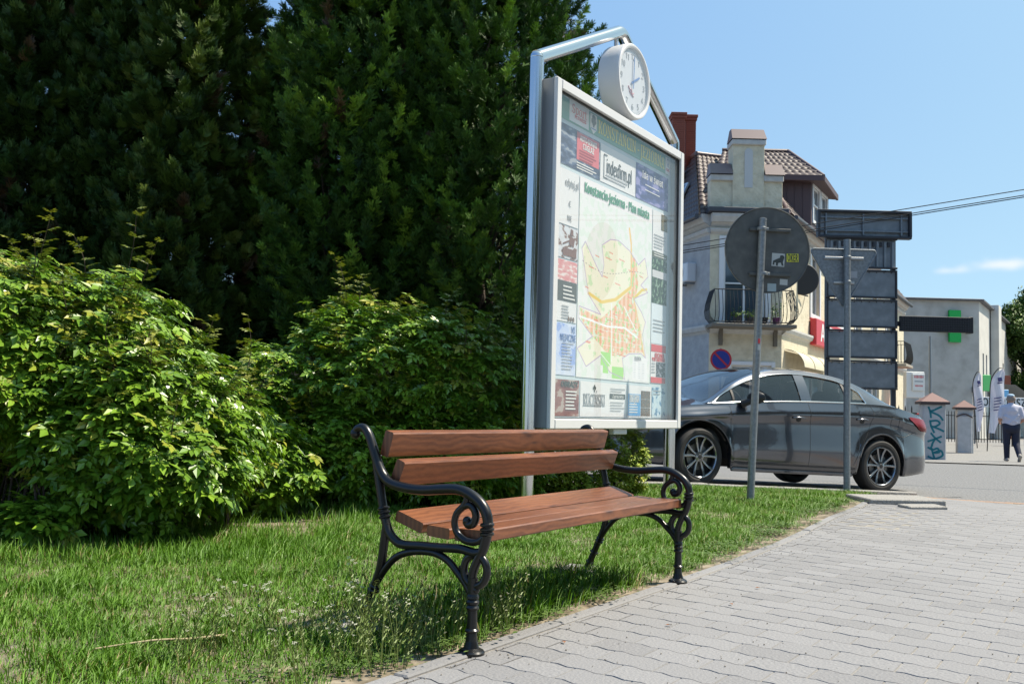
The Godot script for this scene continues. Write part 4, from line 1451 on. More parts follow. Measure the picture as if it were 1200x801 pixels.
# ---------------------------------------------------------------- parked car
# car axes: x from the front axle to the tail, y up, z out to its left side (towards the lawn)
const C_TOP := [[-0.97, 0.60], [-0.93, 0.68], [-0.85, 0.735], [-0.6, 0.83], [-0.3, 0.915], [0.0, 0.985], [0.10, 1.012], [0.5, 1.215], [0.9, 1.395], [1.1, 1.445], [1.4, 1.475], [1.7, 1.48], [2.0, 1.465], [2.3, 1.42], [2.6, 1.325], [2.85, 1.215], [3.02, 1.145], [3.3, 1.112], [3.5, 1.095], [3.62, 1.07], [3.69, 0.98], [3.74, 0.80]]
const C_BELT := [[-0.97, 0.55], [-0.85, 0.66], [-0.6, 0.775], [-0.345, 0.86], [0.0, 0.915], [0.2, 0.935], [0.9, 1.0], [1.45, 1.037], [2.0, 1.062], [2.46, 1.077], [2.8, 1.080], [3.0, 1.068], [3.3, 1.015], [3.5, 0.975], [3.65, 0.93], [3.74, 0.74]]
const C_RAIL := [[0.08, 0.93], [0.182, 0.972], [0.55, 1.195], [0.98, 1.362], [1.365, 1.421], [1.64, 1.425], [1.93, 1.414], [2.3, 1.364], [2.6, 1.268], [2.82, 1.155], [2.98, 1.085]]
const C_WTOP := [[0.182, 0.948], [0.30, 1.025], [0.56, 1.165], [0.985, 1.313], [1.25, 1.358], [1.47, 1.375], [1.60, 1.376], [1.90, 1.362], [2.19, 1.318], [2.35, 1.252], [2.44, 1.175], [2.465, 1.095]]
const C_WB := [[-0.97, 0.42], [-0.93, 0.56], [-0.85, 0.68], [-0.7, 0.765], [-0.45, 0.83], [0.0, 0.878], [0.6, 0.895], [1.5, 0.90], [2.4, 0.895], [3.0, 0.865], [3.3, 0.825], [3.5, 0.775], [3.62, 0.70], [3.70, 0.58], [3.74, 0.42]]
const C_WR := [[0.08, 0.80], [0.182, 0.775], [0.55, 0.70], [0.98, 0.640], [1.4, 0.615], [1.9, 0.610], [2.3, 0.620], [2.6, 0.655], [2.98, 0.735]]

const C_SKIN := [[0.0, -0.045], [0.12, -0.012], [0.3, 0.002], [0.5, -0.010], [0.7, -0.019], [0.77, -0.014], [0.81, 0.0], [0.9, -0.026], [1.0, -0.066]]

func c_low(x: float) -> float:
	var sill := 0.21 + 0.05 * smoothstep(3.1, 3.6, x) + 0.02 * smoothstep(-0.5, -0.9, x)
	var r0 := 0.405
	var r1 := 0.385
	if absf(x) < r0:
		sill = max(sill, 0.325 + sqrt(r0 * r0 - x * x))
	if absf(x - 2.70) < r1:
		sill = max(sill, 0.325 + sqrt(r1 * r1 - (x - 2.70) * (x - 2.70)))
	return sill

# half width of the lower body at a height
func c_side(x: float, y: float) -> float:
	var wb := lerp_table(C_WB, x)
	var belt := lerp_table(C_BELT, x)
	var f := clampf((y - 0.2) / (belt - 0.2), 0.0, 1.0)
	# shoulder facing the sky, a crease, then the door skin turning under
	var w := wb + lerp_table(C_SKIN, f)
	# flared wheel arches
	for ax in [0.0, 2.70]:
		var d: float = Vector2(x - ax, y - 0.325).length()
		w += 0.018 * exp(-pow((d - 0.40) / 0.06, 2.0))
	return w

func c_glass_z(x: float, y: float) -> float:
	var belt := lerp_table(C_BELT, x)
	var rail := lerp_table(C_RAIL, x)
	var t := clampf((y - belt) / max(0.02, rail - belt), 0.0, 1.0)
	return lerpf(lerp_table(C_WB, x) - 0.066, lerp_table(C_WR, x), t) + 0.015 * sin(t * PI)

func frange(a: float, b: float, m: int) -> Array:
	var l := []
	for k in m + 1:
		l.append(lerpf(a, b, float(k) / m))
	return l

func side_band(x0: float, x1: float, m: int, lo: Callable, hi: Callable, k: int, s: float, out := 0.0) -> Array:
	var rows := []
	for x in frange(x0, x1, m):
		var row := []
		for j in k + 1:
			var y: float = lerpf(lo.call(x), hi.call(x), float(j) / k)
			row.append(Vector3(x, y, s * (c_glass_z(x, y) + out)))
		rows.append(row)
	return rows

func build_car() -> void:
	var e := Vector3(0.91233872, -0.03953736, -0.40752282)
	var nn := Vector3(0.40784171, 0.0, 0.91305265)
	var up := nn.cross(e).normalized()
	var hub := Vector3(2.1578, 0.38896, -10.9)
	var o := hub - up * 0.325 - nn * 0.885
	var car := thing("parked_car", "dark grey saloon car parked on the road behind the sign poles", "car", Transform3D(Basis(e, up, nn), o))
	var paint := mat(Color(0.105, 0.110, 0.128), 0.22, 0.85)
	paint.clearcoat_enabled = true
	paint.clearcoat = 1.0
	paint.clearcoat_roughness = 0.03
	var glass := mat(Color(0.012, 0.016, 0.020), 0.02)
	glass.albedo_color.a = 0.5
	glass.transparency = BaseMaterial3D.TRANSPARENCY_ALPHA
	glass.metallic_specular = 0.75
	var inside := Vector3(1.4, 0.6, 0)
	# lower body sides, nose and tail
	var xs := [-0.97, -0.955, -0.93, -0.89, -0.82, -0.72, -0.6, -0.48]
	for k in 33:
		xs.append(-0.42 + 0.84 * k / 32.0)
	xs.append_array(frange(0.46, 2.26, 24))
	for k in 33:
		xs.append(2.30 + 0.80 * k / 32.0)
	xs.append_array([3.16, 3.25, 3.35, 3.45, 3.53, 3.60, 3.65, 3.69, 3.72, 3.74])
	var body := Mb.new()
	for s in [-1.0, 1.0]:
		var rows := []
		for x in xs:
			var lo := c_low(x)
			var belt := lerp_table(C_BELT, x)
			var row := []
			row.append(Vector3(x, lo, s * (c_side(x, lo) - 0.05)))
			for j in 19:
				var f := j / 18.0
				var y := lerpf(lo, belt, f)
				row.append(Vector3(x, y, s * c_side(x, y)))
			rows.append(row)
		body.patch(rows, Vector3.ZERO, Vector3(0, 0, s))
	for end in [xs[0], xs[xs.size() - 1]]:
		var rows := []
		for j in 12:
			var y := lerpf(c_low(end), lerp_table(C_BELT, end), j / 11.0)
			var row := []
			for q in 15:
				var z := lerpf(-1.0, 1.0, q / 14.0)
				row.append(Vector3(end + signf(end) * 0.05 * (1.0 - z * z), y, z * c_side(end, y)))
			rows.append(row)
		body.patch(rows, inside)
	# bonnet and boot lid, roof
	var deck := func(x0: float, x1: float, m: int, zin: float) -> Array:
		var rows := []
		for x in frange(x0, x1, m):
			var belt := lerp_table(C_BELT, x)
			var top := lerp_table(C_TOP, x)
			var w := lerp_table(C_WB, x) - 0.066
			var row := []
			for q in 25:
				var z := lerpf(-1.0, 1.0, q / 24.0)
				row.append(Vector3(x, belt + (top - belt) * (1.0 - pow(absf(z), 2.6)), z * w))
			rows.append(row)
		return rows
	body.patch(deck.call(-0.97, 0.12, 24, 0.0), inside, Vector3.UP)
	body.patch(deck.call(2.96, 3.74, 20, 0.0), inside, Vector3.UP)
	var cap := func(x0: float, x1: float, m: int, z0: float, z1: float, lift: float) -> Array:
		var rows := []
		for x in frange(x0, x1, m):
			var rail := lerp_table(C_RAIL, x)
			var top := lerp_table(C_TOP, x)
			var w := lerp_table(C_WR, x)
			var row := []
			for q in 21:
				var z := lerpf(z0, z1, q / 20.0)
				row.append(Vector3(x, rail + (top - rail) * (1.0 - pow(absf(z), 2.4)) + lift, z * w))
			rows.append(row)
		return rows
	body.patch(cap.call(1.02, 2.36, 24, -1.0, 1.0, 0.0), inside, Vector3.UP)
	for s in [-1.0, 1.0]:
		body.patch(cap.call(0.08, 1.02, 16, s * 0.90, s, 0.0), inside, Vector3.UP)
		body.patch(cap.call(2.36, 2.98, 12, s * 0.84, s, 0.0), inside, Vector3.UP)
		# frame over the windows, rear quarter
		var wt := func(x): return lerp_table(C_WTOP, x)
		var rl := func(x): return lerp_table(C_RAIL, x)
		var bl := func(x): return lerp_table(C_BELT, x)
		body.patch(side_band(0.182, 2.465, 44, wt, rl, 3, s), inside, Vector3(0, 0.3, s))
		body.patch(side_band(2.465, 2.98, 12, bl, rl, 5, s), inside, Vector3(0, 0.3, s))
		body.patch(side_band(0.08, 0.182, 4, bl, rl, 3, s), inside, Vector3(0, 0.3, s))
	part("body", body, paint, car)
	# windscreen and rear window
	var ws := Mb.new()
	ws.patch(cap.call(0.09, 1.02, 16, -0.90, 0.90, 0.004), inside, Vector3.UP)
	part("windscreen", ws, glass, car)
	var rw := Mb.new()
	rw.patch(cap.call(2.36, 2.97, 12, -0.84, 0.84, 0.004), inside, Vector3.UP)
	part("rear_window", rw, glass, car)
	# side windows, pillars, bright trim
	var trim: Material = MT.chrome
	for s in [-1.0, 1.0]:
		var lo := func(x): return lerp_table(C_BELT, x) + 0.006
		var hi := func(x): return lerp_table(C_WTOP, x)
		for w in [[0.20, 0.465, 6], [0.485, 1.455, 18], [1.60, 2.175, 12], [2.205, 2.445, 8]]:
			var g := Mb.new()
			g.patch(side_band(w[0], w[1], w[2], lo, hi, 5, s, -0.012), inside, Vector3(0, 0.3, s))
			part("side_window", g, glass, car)
		for w in [[0.462, 0.49], [1.45, 1.605], [2.172, 2.208]]:
			var g := Mb.new()
			g.patch(side_band(w[0], w[1], 3, lo, hi, 5, s, 0.0), inside, Vector3(0, 0.3, s))
			part("window_pillar", g, MT.black_plastic if w[1] - w[0] < 0.1 else paint, car)
		var t := Mb.new()
		var a := PackedVector3Array()
		for x in frange(0.17, 2.46, 40):
			var y := lerp_table(C_BELT, x) + 0.004
			a.append(Vector3(x, y, s * (c_glass_z(x, y) + 0.003)))
		t.tube(a, 0.010, 6)
		var b := PackedVector3Array()
		for x in frange(0.17, 2.465, 50):
			var y: float = lerp_table(C_WTOP, x) + 0.002
			b.append(Vector3(x, y, s * (c_glass_z(x, y) + 0.003)))
		b.append(Vector3(2.462, lerp_table(C_BELT, 2.46) + 0.004, s * (c_glass_z(2.46, 1.08) + 0.003)))
		t.tube(b, 0.007, 6)
		part("window_trim", t, trim, car)
		# door gaps, handles, fuel flap
		var gaps := Mb.new()
		var seam := func(pts: Array) -> void:
			var l := PackedVector3Array()
			for k in pts.size() - 1:
				for q in 9:
					var p: Vector2 = pts[k].lerp(pts[k + 1], q / 9.0)
					l.append(Vector3(p.x, p.y, s * (c_side(p.x, p.y) - 0.0005)))
			var p1: Vector2 = pts[pts.size() - 1]
			l.append(Vector3(p1.x, p1.y, s * (c_side(p1.x, p1.y) - 0.0005)))
			gaps.tube(l, 0.0032, 5)
		seam.call([Vector2(0.40, 0.945), Vector2(0.405, 0.6), Vector2(0.45, 0.30), Vector2(1.0, 0.275), Vector2(1.55, 0.275)])
		seam.call([Vector2(1.545, 1.03), Vector2(1.555, 0.7), Vector2(1.54, 0.275), Vector2(2.05, 0.275), Vector2(2.22, 0.30), Vector2(2.30, 0.48), Vector2(2.47, 0.74), Vector2(2.56, 0.98), Vector2(2.53, 1.07)])
		seam.call([Vector2(2.93, 0.72), Vector2(3.10, 0.70), Vector2(3.33, 0.78)])
		var ff := []
		for k in 13:
			var an := TAU * k / 12.0
			ff.append(Vector2(2.925 + 0.075 * signf(cos(an)) * pow(absf(cos(an)), 0.5), 0.868 + 0.07 * signf(sin(an)) * pow(absf(sin(an)), 0.5)))
		if s > 0.0:
			seam.call(ff)
		part("panel_gaps", gaps, MT.black_plastic, car)
		for hx in [[1.37, 0.842], [2.36, 0.878]]:
			var hd := Mb.new()
			var z: float = c_side(hx[0], hx[1])
			var l := []
			for k in 7:
				var f := k / 6.0
				l.append(Vector3(hx[0] - 0.085 + 0.17 * f, hx[1] + 0.004 * sin(f * PI), s * (z + 0.008 + 0.026 * pow(sin(f * PI), 0.5))))
			hd.tube(spline(l, 3), 0.0125, 8, true, 1.0)
			var dh := part("door_handle", hd, paint, car)
			var cup := Mb.new()
			cup.lathe([Vector2(0.042, 0.0), Vector2(0.034, 0.0025), Vector2(0.0, 0.003)], 16, Transform3D(Basis(Vector3.RIGHT, s * PI / 2), Vector3(hx[0], hx[1] - 0.004, s * (z - 0.001))))
			part("handle_recess", cup, MT.black_plastic, dh)
		# side rocker
		var rk := Mb.new()
		rk.box(Vector3(1.35, 0.205, s * 0.845), Vector3(1.80, 0.05, 0.06), 0.015)
		part("sill", rk, paint, car)
		# mirror
		var mi := Mb.new()
		var mrow := []
		for i in 9:
			var a1 := -PI / 2 + PI * i / 8.0
			var row := []
			for j in 13:
				var a2 := TAU * j / 12.0
				row.append(Vector3(0.66 + 0.062 * cos(a1) * cos(a2) + 0.02 * sin(a1), 1.035 + 0.075 * cos(a1) * sin(a2), s * (0.985 + 0.125 * sin(a1))))
			mrow.append(row)
		mi.patch(mrow, Vector3(0.66, 1.035, s * 0.985))
		var mo := part("wing_mirror", mi, MT.black_plastic, car)
		var ms := Mb.new()
		ms.tube(PackedVector3Array([Vector3(0.56, 0.955, s * 0.855), Vector3(0.61, 0.985, s * 0.92), Vector3(0.65, 1.01, s * 0.96)]), [0.045, 0.036, 0.04], 8)
		part("mirror_stalk", ms, MT.black_plastic, mo)
		# tail lamp wrapping the corner
		var tl := Mb.new()
		var rows := []
		for k in 9:
			var x := lerpf(3.20, 3.705, k / 8.0)
			var row := []
			var y1 := lerpf(0.965, 0.945, k / 8.0)
			var y0 := lerpf(0.935, 0.79, clampf(k / 3.5, 0.0, 1.0))
			for j in 6:
				var y := lerpf(y0, y1, j / 5.0)
				row.append(Vector3(x + 0.006, y, s * (c_side(x, y) + 0.010)))
			rows.append(row)
		tl.patch(rows, inside, Vector3(0.2, 0, s))
		var tm := mat(Color(0.16, 0.005, 0.008), 0.22)
		tm.metallic_specular = 0.35
		part("tail_lamp", tl, tm, car)
		# head lamp and fog lamp
		var hl := Mb.new()
		rows = []
		for k in 7:
			var x := lerpf(-0.90, -0.42, k / 6.0)
			var row := []
			for j in 5:
				var y: float = lerp_table(C_BELT, x) - 0.02 - 0.11 * (1.0 - j / 4.0) * sin(PI * clampf(0.25 + k / 8.0, 0, 1))
				row.append(Vector3(x - 0.003, y, s * (c_side(x, y) + 0.006)))
			rows.append(row)
		hl.patch(rows, inside, Vector3(-0.2, 0, s))
		var hm := mat(Color(0.35, 0.36, 0.37), 0.06, 0.6)
		hm.clearcoat_enabled = true
		hm.clearcoat = 1.0
		part("head_lamp", hl, hm, car)
		var fg := Mb.new()
		fg.lathe([Vector2(0.06, 0.0), Vector2(0.05, 0.012), Vector2(0.0, 0.016)], 16, Transform3D(Basis(Quaternion(Vector3.UP, Vector3(-0.75, 0, s * 0.65).normalized())), Vector3(-0.845, 0.40, s * 0.672)))
		part("fog_lamp", fg, hm, car)
		var fgs := Mb.new()
		fgs.lathe([Vector2(0.13, -0.01), Vector2(0.09, 0.004), Vector2(0.0, 0.004)], 5, Transform3D(Basis(Quaternion(Vector3.UP, Vector3(-0.75, 0, s * 0.65).normalized())), Vector3(-0.84, 0.40, s * 0.668)))
		part("fog_surround", fgs, MT.black_plastic, car)
	# number plate, grille, rear plate
	var gr := Mb.new()
	gr.box(Vector3(-1.015, 0.42, 0), Vector3(0.02, 0.2, 0.9), 0.01)
	part("grille", gr, MT.black_plastic, car)
	var np := Mb.new()
	np.box(Vector3(3.80, 0.62, 0), Vector3(0.012, 0.11, 0.52), 0.004)
	part("number_plate", np, MT.print_white, car)
	# floor pan and wheel wells
	var fp := Mb.new()
	fp.box(Vector3(1.35, 0.30, 0), Vector3(4.4, 0.16, 1.24), 0.03)
	for ax in [0.0, 2.70]:
		for s in [-1.0, 1.0]:
			var rows := []
			for k in 17:
				var a := PI * k / 16.0
				var row := []
				for z in [0.55, 0.70, 0.845]:
					row.append(Vector3(ax + 0.40 * cos(a), 0.315 + 0.40 * sin(a), s * z))
				rows.append(row)
			fp.patch(rows, Vector3(ax, 5.0, s * 0.7))
	part("underbody", fp, MT.black_plastic, car)
	# cabin: tub, seats, wheel
	var cab := mat(Color(0.035, 0.035, 0.038), 0.8)
	var tub := Mb.new()
	tub.box(Vector3(1.55, 0.72, 0), Vector3(2.7, 0.5, 1.52), 0.05)
	tub.box(Vector3(0.42, 0.93, 0), Vector3(0.5, 0.12, 1.40), 0.05)
	part("cabin", tub, cab, car)
	for st in [[1.30, 0.37], [1.30, -0.37], [2.22, 0.36], [2.22, -0.36]]:
		var sm := Mb.new()
		sm.box(Vector3(st[0], 1.02, st[1]), Vector3(0.13, 0.42, 0.46), 0.05, Basis(Vector3.BACK, -0.22))
		sm.box(Vector3(st[0] + 0.09, 1.29, st[1]), Vector3(0.09, 0.15, 0.24), 0.035, Basis(Vector3.BACK, -0.15))
		part("seat", sm, cab, car)
	var sw := Mb.new()
	var ring := PackedVector3Array()
	for k in 19:
		var a := TAU * k / 18.0
		ring.append(Vector3(0.80 - 0.08 * sin(a), 0.98 + 0.16 * sin(a), 0.37 + 0.18 * cos(a)))
	sw.tube(ring, 0.015, 6, false)
	part("steering_wheel", sw, cab, car)
	var wheel0: Node3D = null
	for w in [[0.0, 1.0], [2.70, 1.0], [0.0, -1.0], [2.70, -1.0]]:
		var wh := make_wheel()
		car.add_child(wh, true)
		wh.transform = Transform3D(Basis(Vector3.UP, 0.0 if w[1] > 0.0 else PI), Vector3(w[0], 0.325, w[1] * 0.885))
		if w[0] == 0.0 and w[1] > 0.0:
			wh.rotation.y = 0.07

func make_wheel() -> Node3D:
	var wh := Node3D.new()
	wh.name = "wheel"
	var ax := Transform3D(Basis(Vector3.RIGHT, PI / 2), Vector3.ZERO)
	var ty := Mb.new()
	ty.lathe([Vector2(0.236, -0.20), Vector2(0.27, -0.215), Vector2(0.31, -0.205), Vector2(0.324, -0.185), Vector2(0.326, -0.11), Vector2(0.324, -0.035), Vector2(0.316, -0.012), Vector2(0.295, 0.002), Vector2(0.265, 0.003), Vector2(0.245, -0.006), Vector2(0.236, -0.016)], 48, ax)
	part("tyre", ty, MT.rubber, wh)
	var rm := Mb.new()
	rm.lathe([Vector2(0.238, -0.02), Vector2(0.240, -0.006), Vector2(0.232, -0.003), Vector2(0.222, -0.012), Vector2(0.216, -0.03)], 48, ax)
	for k in 5:
		for q in [-1.0, 1.0]:
			var a: float = TAU * k / 5.0 + PI / 2 + q * 0.19
			var b: float = TAU * k / 5.0 + PI / 2 + q * 0.30
			var p := func(ang: float, r: float, z: float, off: float) -> Vector3:
				return Vector3(cos(ang) * r - sin(ang) * off, sin(ang) * r + cos(ang) * off, z)
			var rows := []
			for f in [0.0, 0.35, 0.7, 1.0]:
				var r := lerpf(0.045, 0.226, f)
				var an := lerpf(a, b, f)
				var wd := lerpf(0.010, 0.0155, f)
				var z: float = -0.022 + 0.016 * f - 0.012 * sin(f * PI)
				rows.append([p.call(an, r, z - 0.035, -wd * 0.9), p.call(an, r, z - 0.003, -wd), p.call(an, r, z, -wd * 0.8), p.call(an, r, z, wd * 0.8), p.call(an, r, z - 0.003, wd), p.call(an, r, z - 0.035, wd * 0.9)])
			rm.patch(rows, Vector3(cos(a) * 0.13, sin(a) * 0.13, -0.06))
	rm.lathe([Vector2(0.062, -0.05), Vector2(0.058, -0.02), Vector2(0.03, -0.013), Vector2(0.0, -0.013)], 20, ax)
	var ro := part("rim", rm, mat(Color(0.30, 0.31, 0.33), 0.22, 0.95), wh)
	var cp := Mb.new()
	cp.lathe([Vector2(0.027, -0.013), Vector2(0.024, -0.008), Vector2(0.0, -0.007)], 16, ax)
	part("hub_cap", cp, MT.black_plastic, ro)
	var br := Mb.new()
	br.lathe([Vector2(0.236, -0.20), Vector2(0.216, -0.03)], 36, ax)
	br.lathe([Vector2(0.236, -0.09), Vector2(0.0, -0.09)], 36, ax)
	part("barrel", br, MT.black_plastic, ro)
	var dc := Mb.new()
	dc.lathe([Vector2(0.15, -0.075), Vector2(0.15, -0.065), Vector2(0.07, -0.065)], 32, ax)
	part("brake_disc", dc, mat(Color(0.18, 0.17, 0.16), 0.45, 0.8), wh)
	return wh

# ---------------------------------------------------------------- road signs seen from behind
func build_road_signs() -> void:
	var grey := tri_mat(noise_tex(256, 0.03, [[0.0, Color(0.075, 0.08, 0.08)], [0.6, Color(0.10, 0.105, 0.103)], [1.0, Color(0.135, 0.14, 0.135)]], 71, 5), 1.1, 0.55)
	grey.metallic = 0.3
	# round sign on a slightly leaning pole
	var p := Vector2(2.24, 8.98)
	var rs := thing("round_road_sign", "large round road sign seen from its dark grey back, stickers on it, leaning pole", "road sign", Transform3D(Basis(Vector3.BACK, deg_to_rad(-2.1)), gp(p)))
	var pole := Mb.new()
	pole.tube(PackedVector3Array([Vector3(0, -0.3, 0), Vector3(0, 2.66, 0)]), 0.035, 16)
	part("pole", pole, MT.galv, rs)
	var cap := Mb.new()
	cap.lathe([Vector2(0.037, 2.64), Vector2(0.037, 2.662), Vector2(0.02, 2.668), Vector2(0.0, 2.67)], 14)
	part("pole_cap", cap, MT.galv, rs)
	var face := Transform3D(Basis(Vector3.UP, 0.08) * Basis(Vector3.BACK, deg_to_rad(2.1)), Vector3(0.07, 2.375, -0.062))
	var d := Mb.new()
	d.lathe([Vector2(0.0, -0.012), Vector2(0.40, -0.012), Vector2(0.412, -0.006), Vector2(0.412, 0.010), Vector2(0.405, 0.012), Vector2(0.398, 0.003), Vector2(0.0, 0.0)], 64, face * Transform3D(Basis(Vector3.RIGHT, PI / 2), Vector3.ZERO))
	var plate := part("sign_plate", d, grey, rs)
	var front := Mb.new()
	front.lathe([Vector2(0.0, -0.014), Vector2(0.39, -0.014)], 48, face * Transform3D(Basis(Vector3.RIGHT, PI / 2), Vector3.ZERO))
	part("sign_face", front, MT.print_white, plate)
	for y in [0.19, -0.235]:
		var br := Mb.new()
		br.xf = face
		br.box(Vector3(0.02, y, 0.016), Vector3(0.40, 0.028, 0.026), 0.003)
		part("bracket", br, grey, rs)
		var cl := Mb.new()
		cl.xf = face
		cl.lathe([Vector2(0.041, -0.016), Vector2(0.043, -0.012), Vector2(0.043, 0.012), Vector2(0.041, 0.016)], 14, Transform3D(Basis.IDENTITY, Vector3(-0.07 + y * -0.037, y, 0.062)))
		cl.box(Vector3(-0.02 + y * -0.037, y, 0.062), Vector3(0.03, 0.026, 0.02), 0.003)
		part("clamp", cl, MT.galv, rs)
	var stick := func(x: float, y: float, w: float, h: float, m: Material, rot := 0.0) -> MeshInstance3D:
		var s := Mb.new()
		s.xf = face * Transform3D(Basis(Vector3.BACK, rot), Vector3(x, y, 0.0045))
		s.face([Vector3(-w / 2, -h / 2, 0), Vector3(w / 2, -h / 2, 0), Vector3(w / 2, h / 2, 0), Vector3(-w / 2, h / 2, 0)], Vector3.BACK)
		return part("sticker", s, m, rs)
	var paper := mat(Color(0.42, 0.45, 0.45), 0.7)
	var s1: MeshInstance3D = stick.call(0.105, -0.09, 0.125, 0.125, paper, -0.05)
	var an := Mb.new()
	an.xf = face * Transform3D(Basis.IDENTITY, Vector3(0.105, -0.09, 0.0055))
	an.prism(PackedVector2Array([Vector2(-0.055, -0.045), Vector2(-0.05, -0.01), Vector2(-0.02, 0.005), Vector2(0.015, 0.02), Vector2(0.022, 0.045), Vector2(0.05, 0.045), Vector2(0.06, 0.025), Vector2(0.045, -0.02), Vector2(0.052, -0.055), Vector2(0.035, -0.055), Vector2(0.025, -0.025), Vector2(0.0, -0.03), Vector2(-0.005, -0.058), Vector2(-0.022, -0.055), Vector2(-0.022, -0.025), Vector2(-0.035, -0.025), Vector2(-0.04, -0.05)]), 0.0, 0.001)
	part("animal_print", an, MT.print_black, s1)
	var s2: MeshInstance3D = stick.call(0.245, -0.065, 0.115, 0.078, mat(Color(0.62, 0.62, 0.05), 0.6), 0.02)
	words("OKER", 0.07, MT.print_black, s2, face * Transform3D(Basis.IDENTITY, Vector3(0.245, -0.066, 0.006)), MT.bold, 1.0, 0.10)
	stick.call(0.16, -0.30, 0.075, 0.055, paper, -0.05)
	stick.call(0.045, -0.355, 0.085, 0.075, mat(Color(0.32, 0.40, 0.43), 0.7), 0.0)
	for q in [[0.035, 1.50, 0.05, 0.045, MT.print_red], [0.036, 1.44, 0.045, 0.05, paper]]:
		var sb := Mb.new()
		var poly := []
		for k in 5:
			var a := PI / 2 - 0.5 + 0.16 * k
			poly.append([Vector3(cos(a) * 0.0362, q[1] - q[3] / 2, sin(a) * 0.0362), Vector3(cos(a) * 0.0362, q[1] + q[3] / 2, sin(a) * 0.0362)])
		sb.patch(poly, Vector3(0, q[1], 0))
		part("sticker", sb, q[4], rs)
	# triangular give-way sign
	var p2 := Vector2(3.88, 11.12)
	var ts := thing("triangular_road_sign", "triangular road sign pointing down, grey back, on a straight pole beside the car", "road sign", Transform3D(Basis.IDENTITY, gp(p2)))
	var pl2 := Mb.new()
	pl2.tube(PackedVector3Array([Vector3(0, -0.3, 0), Vector3(0, 2.94, 0)]), 0.038, 16)
	part("pole", pl2, MT.galv, ts)
	var tg := Mb.new()
	var tf := Transform3D(Basis(Vector3.UP, 0.02), Vector3(-0.02, 2.60, -0.065))
	var tp := PackedVector2Array()
	for k in 3:
		var c := Vector2(cos(TAU * k / 3.0 + PI / 6), sin(TAU * k / 3.0 + PI / 6)) * 0.40
		for q in 5:
			var a: float = TAU * k / 3.0 + PI / 6 - 1.0 + 0.5 * q
			tp.append(c + Vector2(cos(a), sin(a)) * 0.035)
	tg.xf = tf
	tg.prism(tp, -0.012, 0.0)
	var tgo := part("sign_plate", tg, MT.galv, ts)
	var lip := Mb.new()
	lip.xf = tf
	var lp := PackedVector3Array()
	for q in tp:
		lp.append(Vector3(q.x, q.y, 0.002))
	lp.append(Vector3(tp[0].x, tp[0].y, 0.002))
	lip.tube(lp, 0.009, 6, false)
	part("plate_lip", lip, MT.galv, tgo)
	var tf2 := Mb.new()
	tf2.xf = tf
	tf2.face([Vector3(0.36, 0.21, -0.014), Vector3(-0.36, 0.21, -0.014), Vector3(0, -0.41, -0.014)], Vector3.FORWARD)
	part("sign_face", tf2, MT.print_white, tgo)
	for b in [[0.13, 0.46], [-0.16, 0.24]]:
		var br := Mb.new()
		br.xf = tf
		br.box(Vector3(0.0, b[0], 0.014), Vector3(b[1], 0.026, 0.026), 0.003)
		part("bracket", br, MT.alu, ts)
		var cl := Mb.new()
		cl.xf = tf
		cl.lathe([Vector2(0.043, -0.016), Vector2(0.046, -0.012), Vector2(0.046, 0.012), Vector2(0.043, 0.016)], 14, Transform3D(Basis.IDENTITY, Vector3(0.02, b[0], 0.065)))
		part("clamp", cl, MT.galv, ts)
	var sk := Mb.new()
	sk.xf = tf
	sk.face([Vector3(0.08, -0.10, 0.003), Vector3(0.16, -0.10, 0.003), Vector3(0.16, -0.02, 0.003), Vector3(0.08, -0.02, 0.003)], Vector3.BACK)
	part("sticker", sk, mat(Color(0.30, 0.33, 0.37), 0.7), tgo)

# ---------------------------------------------------------------- buildings
func facade(p: Vector2, q: Vector2, origin: Vector3) -> Transform3D:
	var x := Vector3(q.x - p.x, 0, -(q.y - p.y)).normalized()
	return Transform3D(Basis(x, Vector3.UP, x.cross(Vector3.UP)), Vector3(p.x, 0, -p.y) - origin)

# a wall with real openings and reveals
func wall_open(tr: Transform3D, x0: float, x1: float, y0: float, y1: float, holes: Array, deep := 0.2) -> Mb:
	var mb := Mb.new()
	mb.xf = tr
	var xs := [x0, x1]
	var ys := [y0, y1]
	for h in holes:
		xs.append_array([h[0], h[1]])
		ys.append_array([h[2], h[3]])
	xs.sort()
	ys.sort()
	for i in xs.size() - 1:
		for j in ys.size() - 1:
			if xs[i + 1] - xs[i] < 0.001 or ys[j + 1] - ys[j] < 0.001:
				continue
			var c := Vector2((xs[i] + xs[i + 1]) / 2, (ys[j] + ys[j + 1]) / 2)
			var open := false
			for h in holes:
				if c.x > h[0] and c.x < h[1] and c.y > h[2] and c.y < h[3]:
					open = true
			if not open:
				mb.face([Vector3(xs[i], ys[j], 0), Vector3(xs[i + 1], ys[j], 0), Vector3(xs[i + 1], ys[j + 1], 0), Vector3(xs[i], ys[j + 1], 0)], Vector3.BACK)
	for h in holes:
		mb.face([Vector3(h[0], h[2], 0), Vector3(h[0], h[3], 0), Vector3(h[0], h[3], -deep), Vector3(h[0], h[2], -deep)], Vector3.RIGHT)
		mb.face([Vector3(h[1], h[2], 0), Vector3(h[1], h[3], 0), Vector3(h[1], h[3], -deep), Vector3(h[1], h[2], -deep)], Vector3.LEFT)
		mb.face([Vector3(h[0], h[2], 0), Vector3(h[1], h[2], 0), Vector3(h[1], h[2], -deep), Vector3(h[0], h[2], -deep)], Vector3.UP)
		mb.face([Vector3(h[0], h[3], 0), Vector3(h[1], h[3], 0), Vector3(h[1], h[3], -deep), Vector3(h[0], h[3], -deep)], Vector3.DOWN)
	return mb

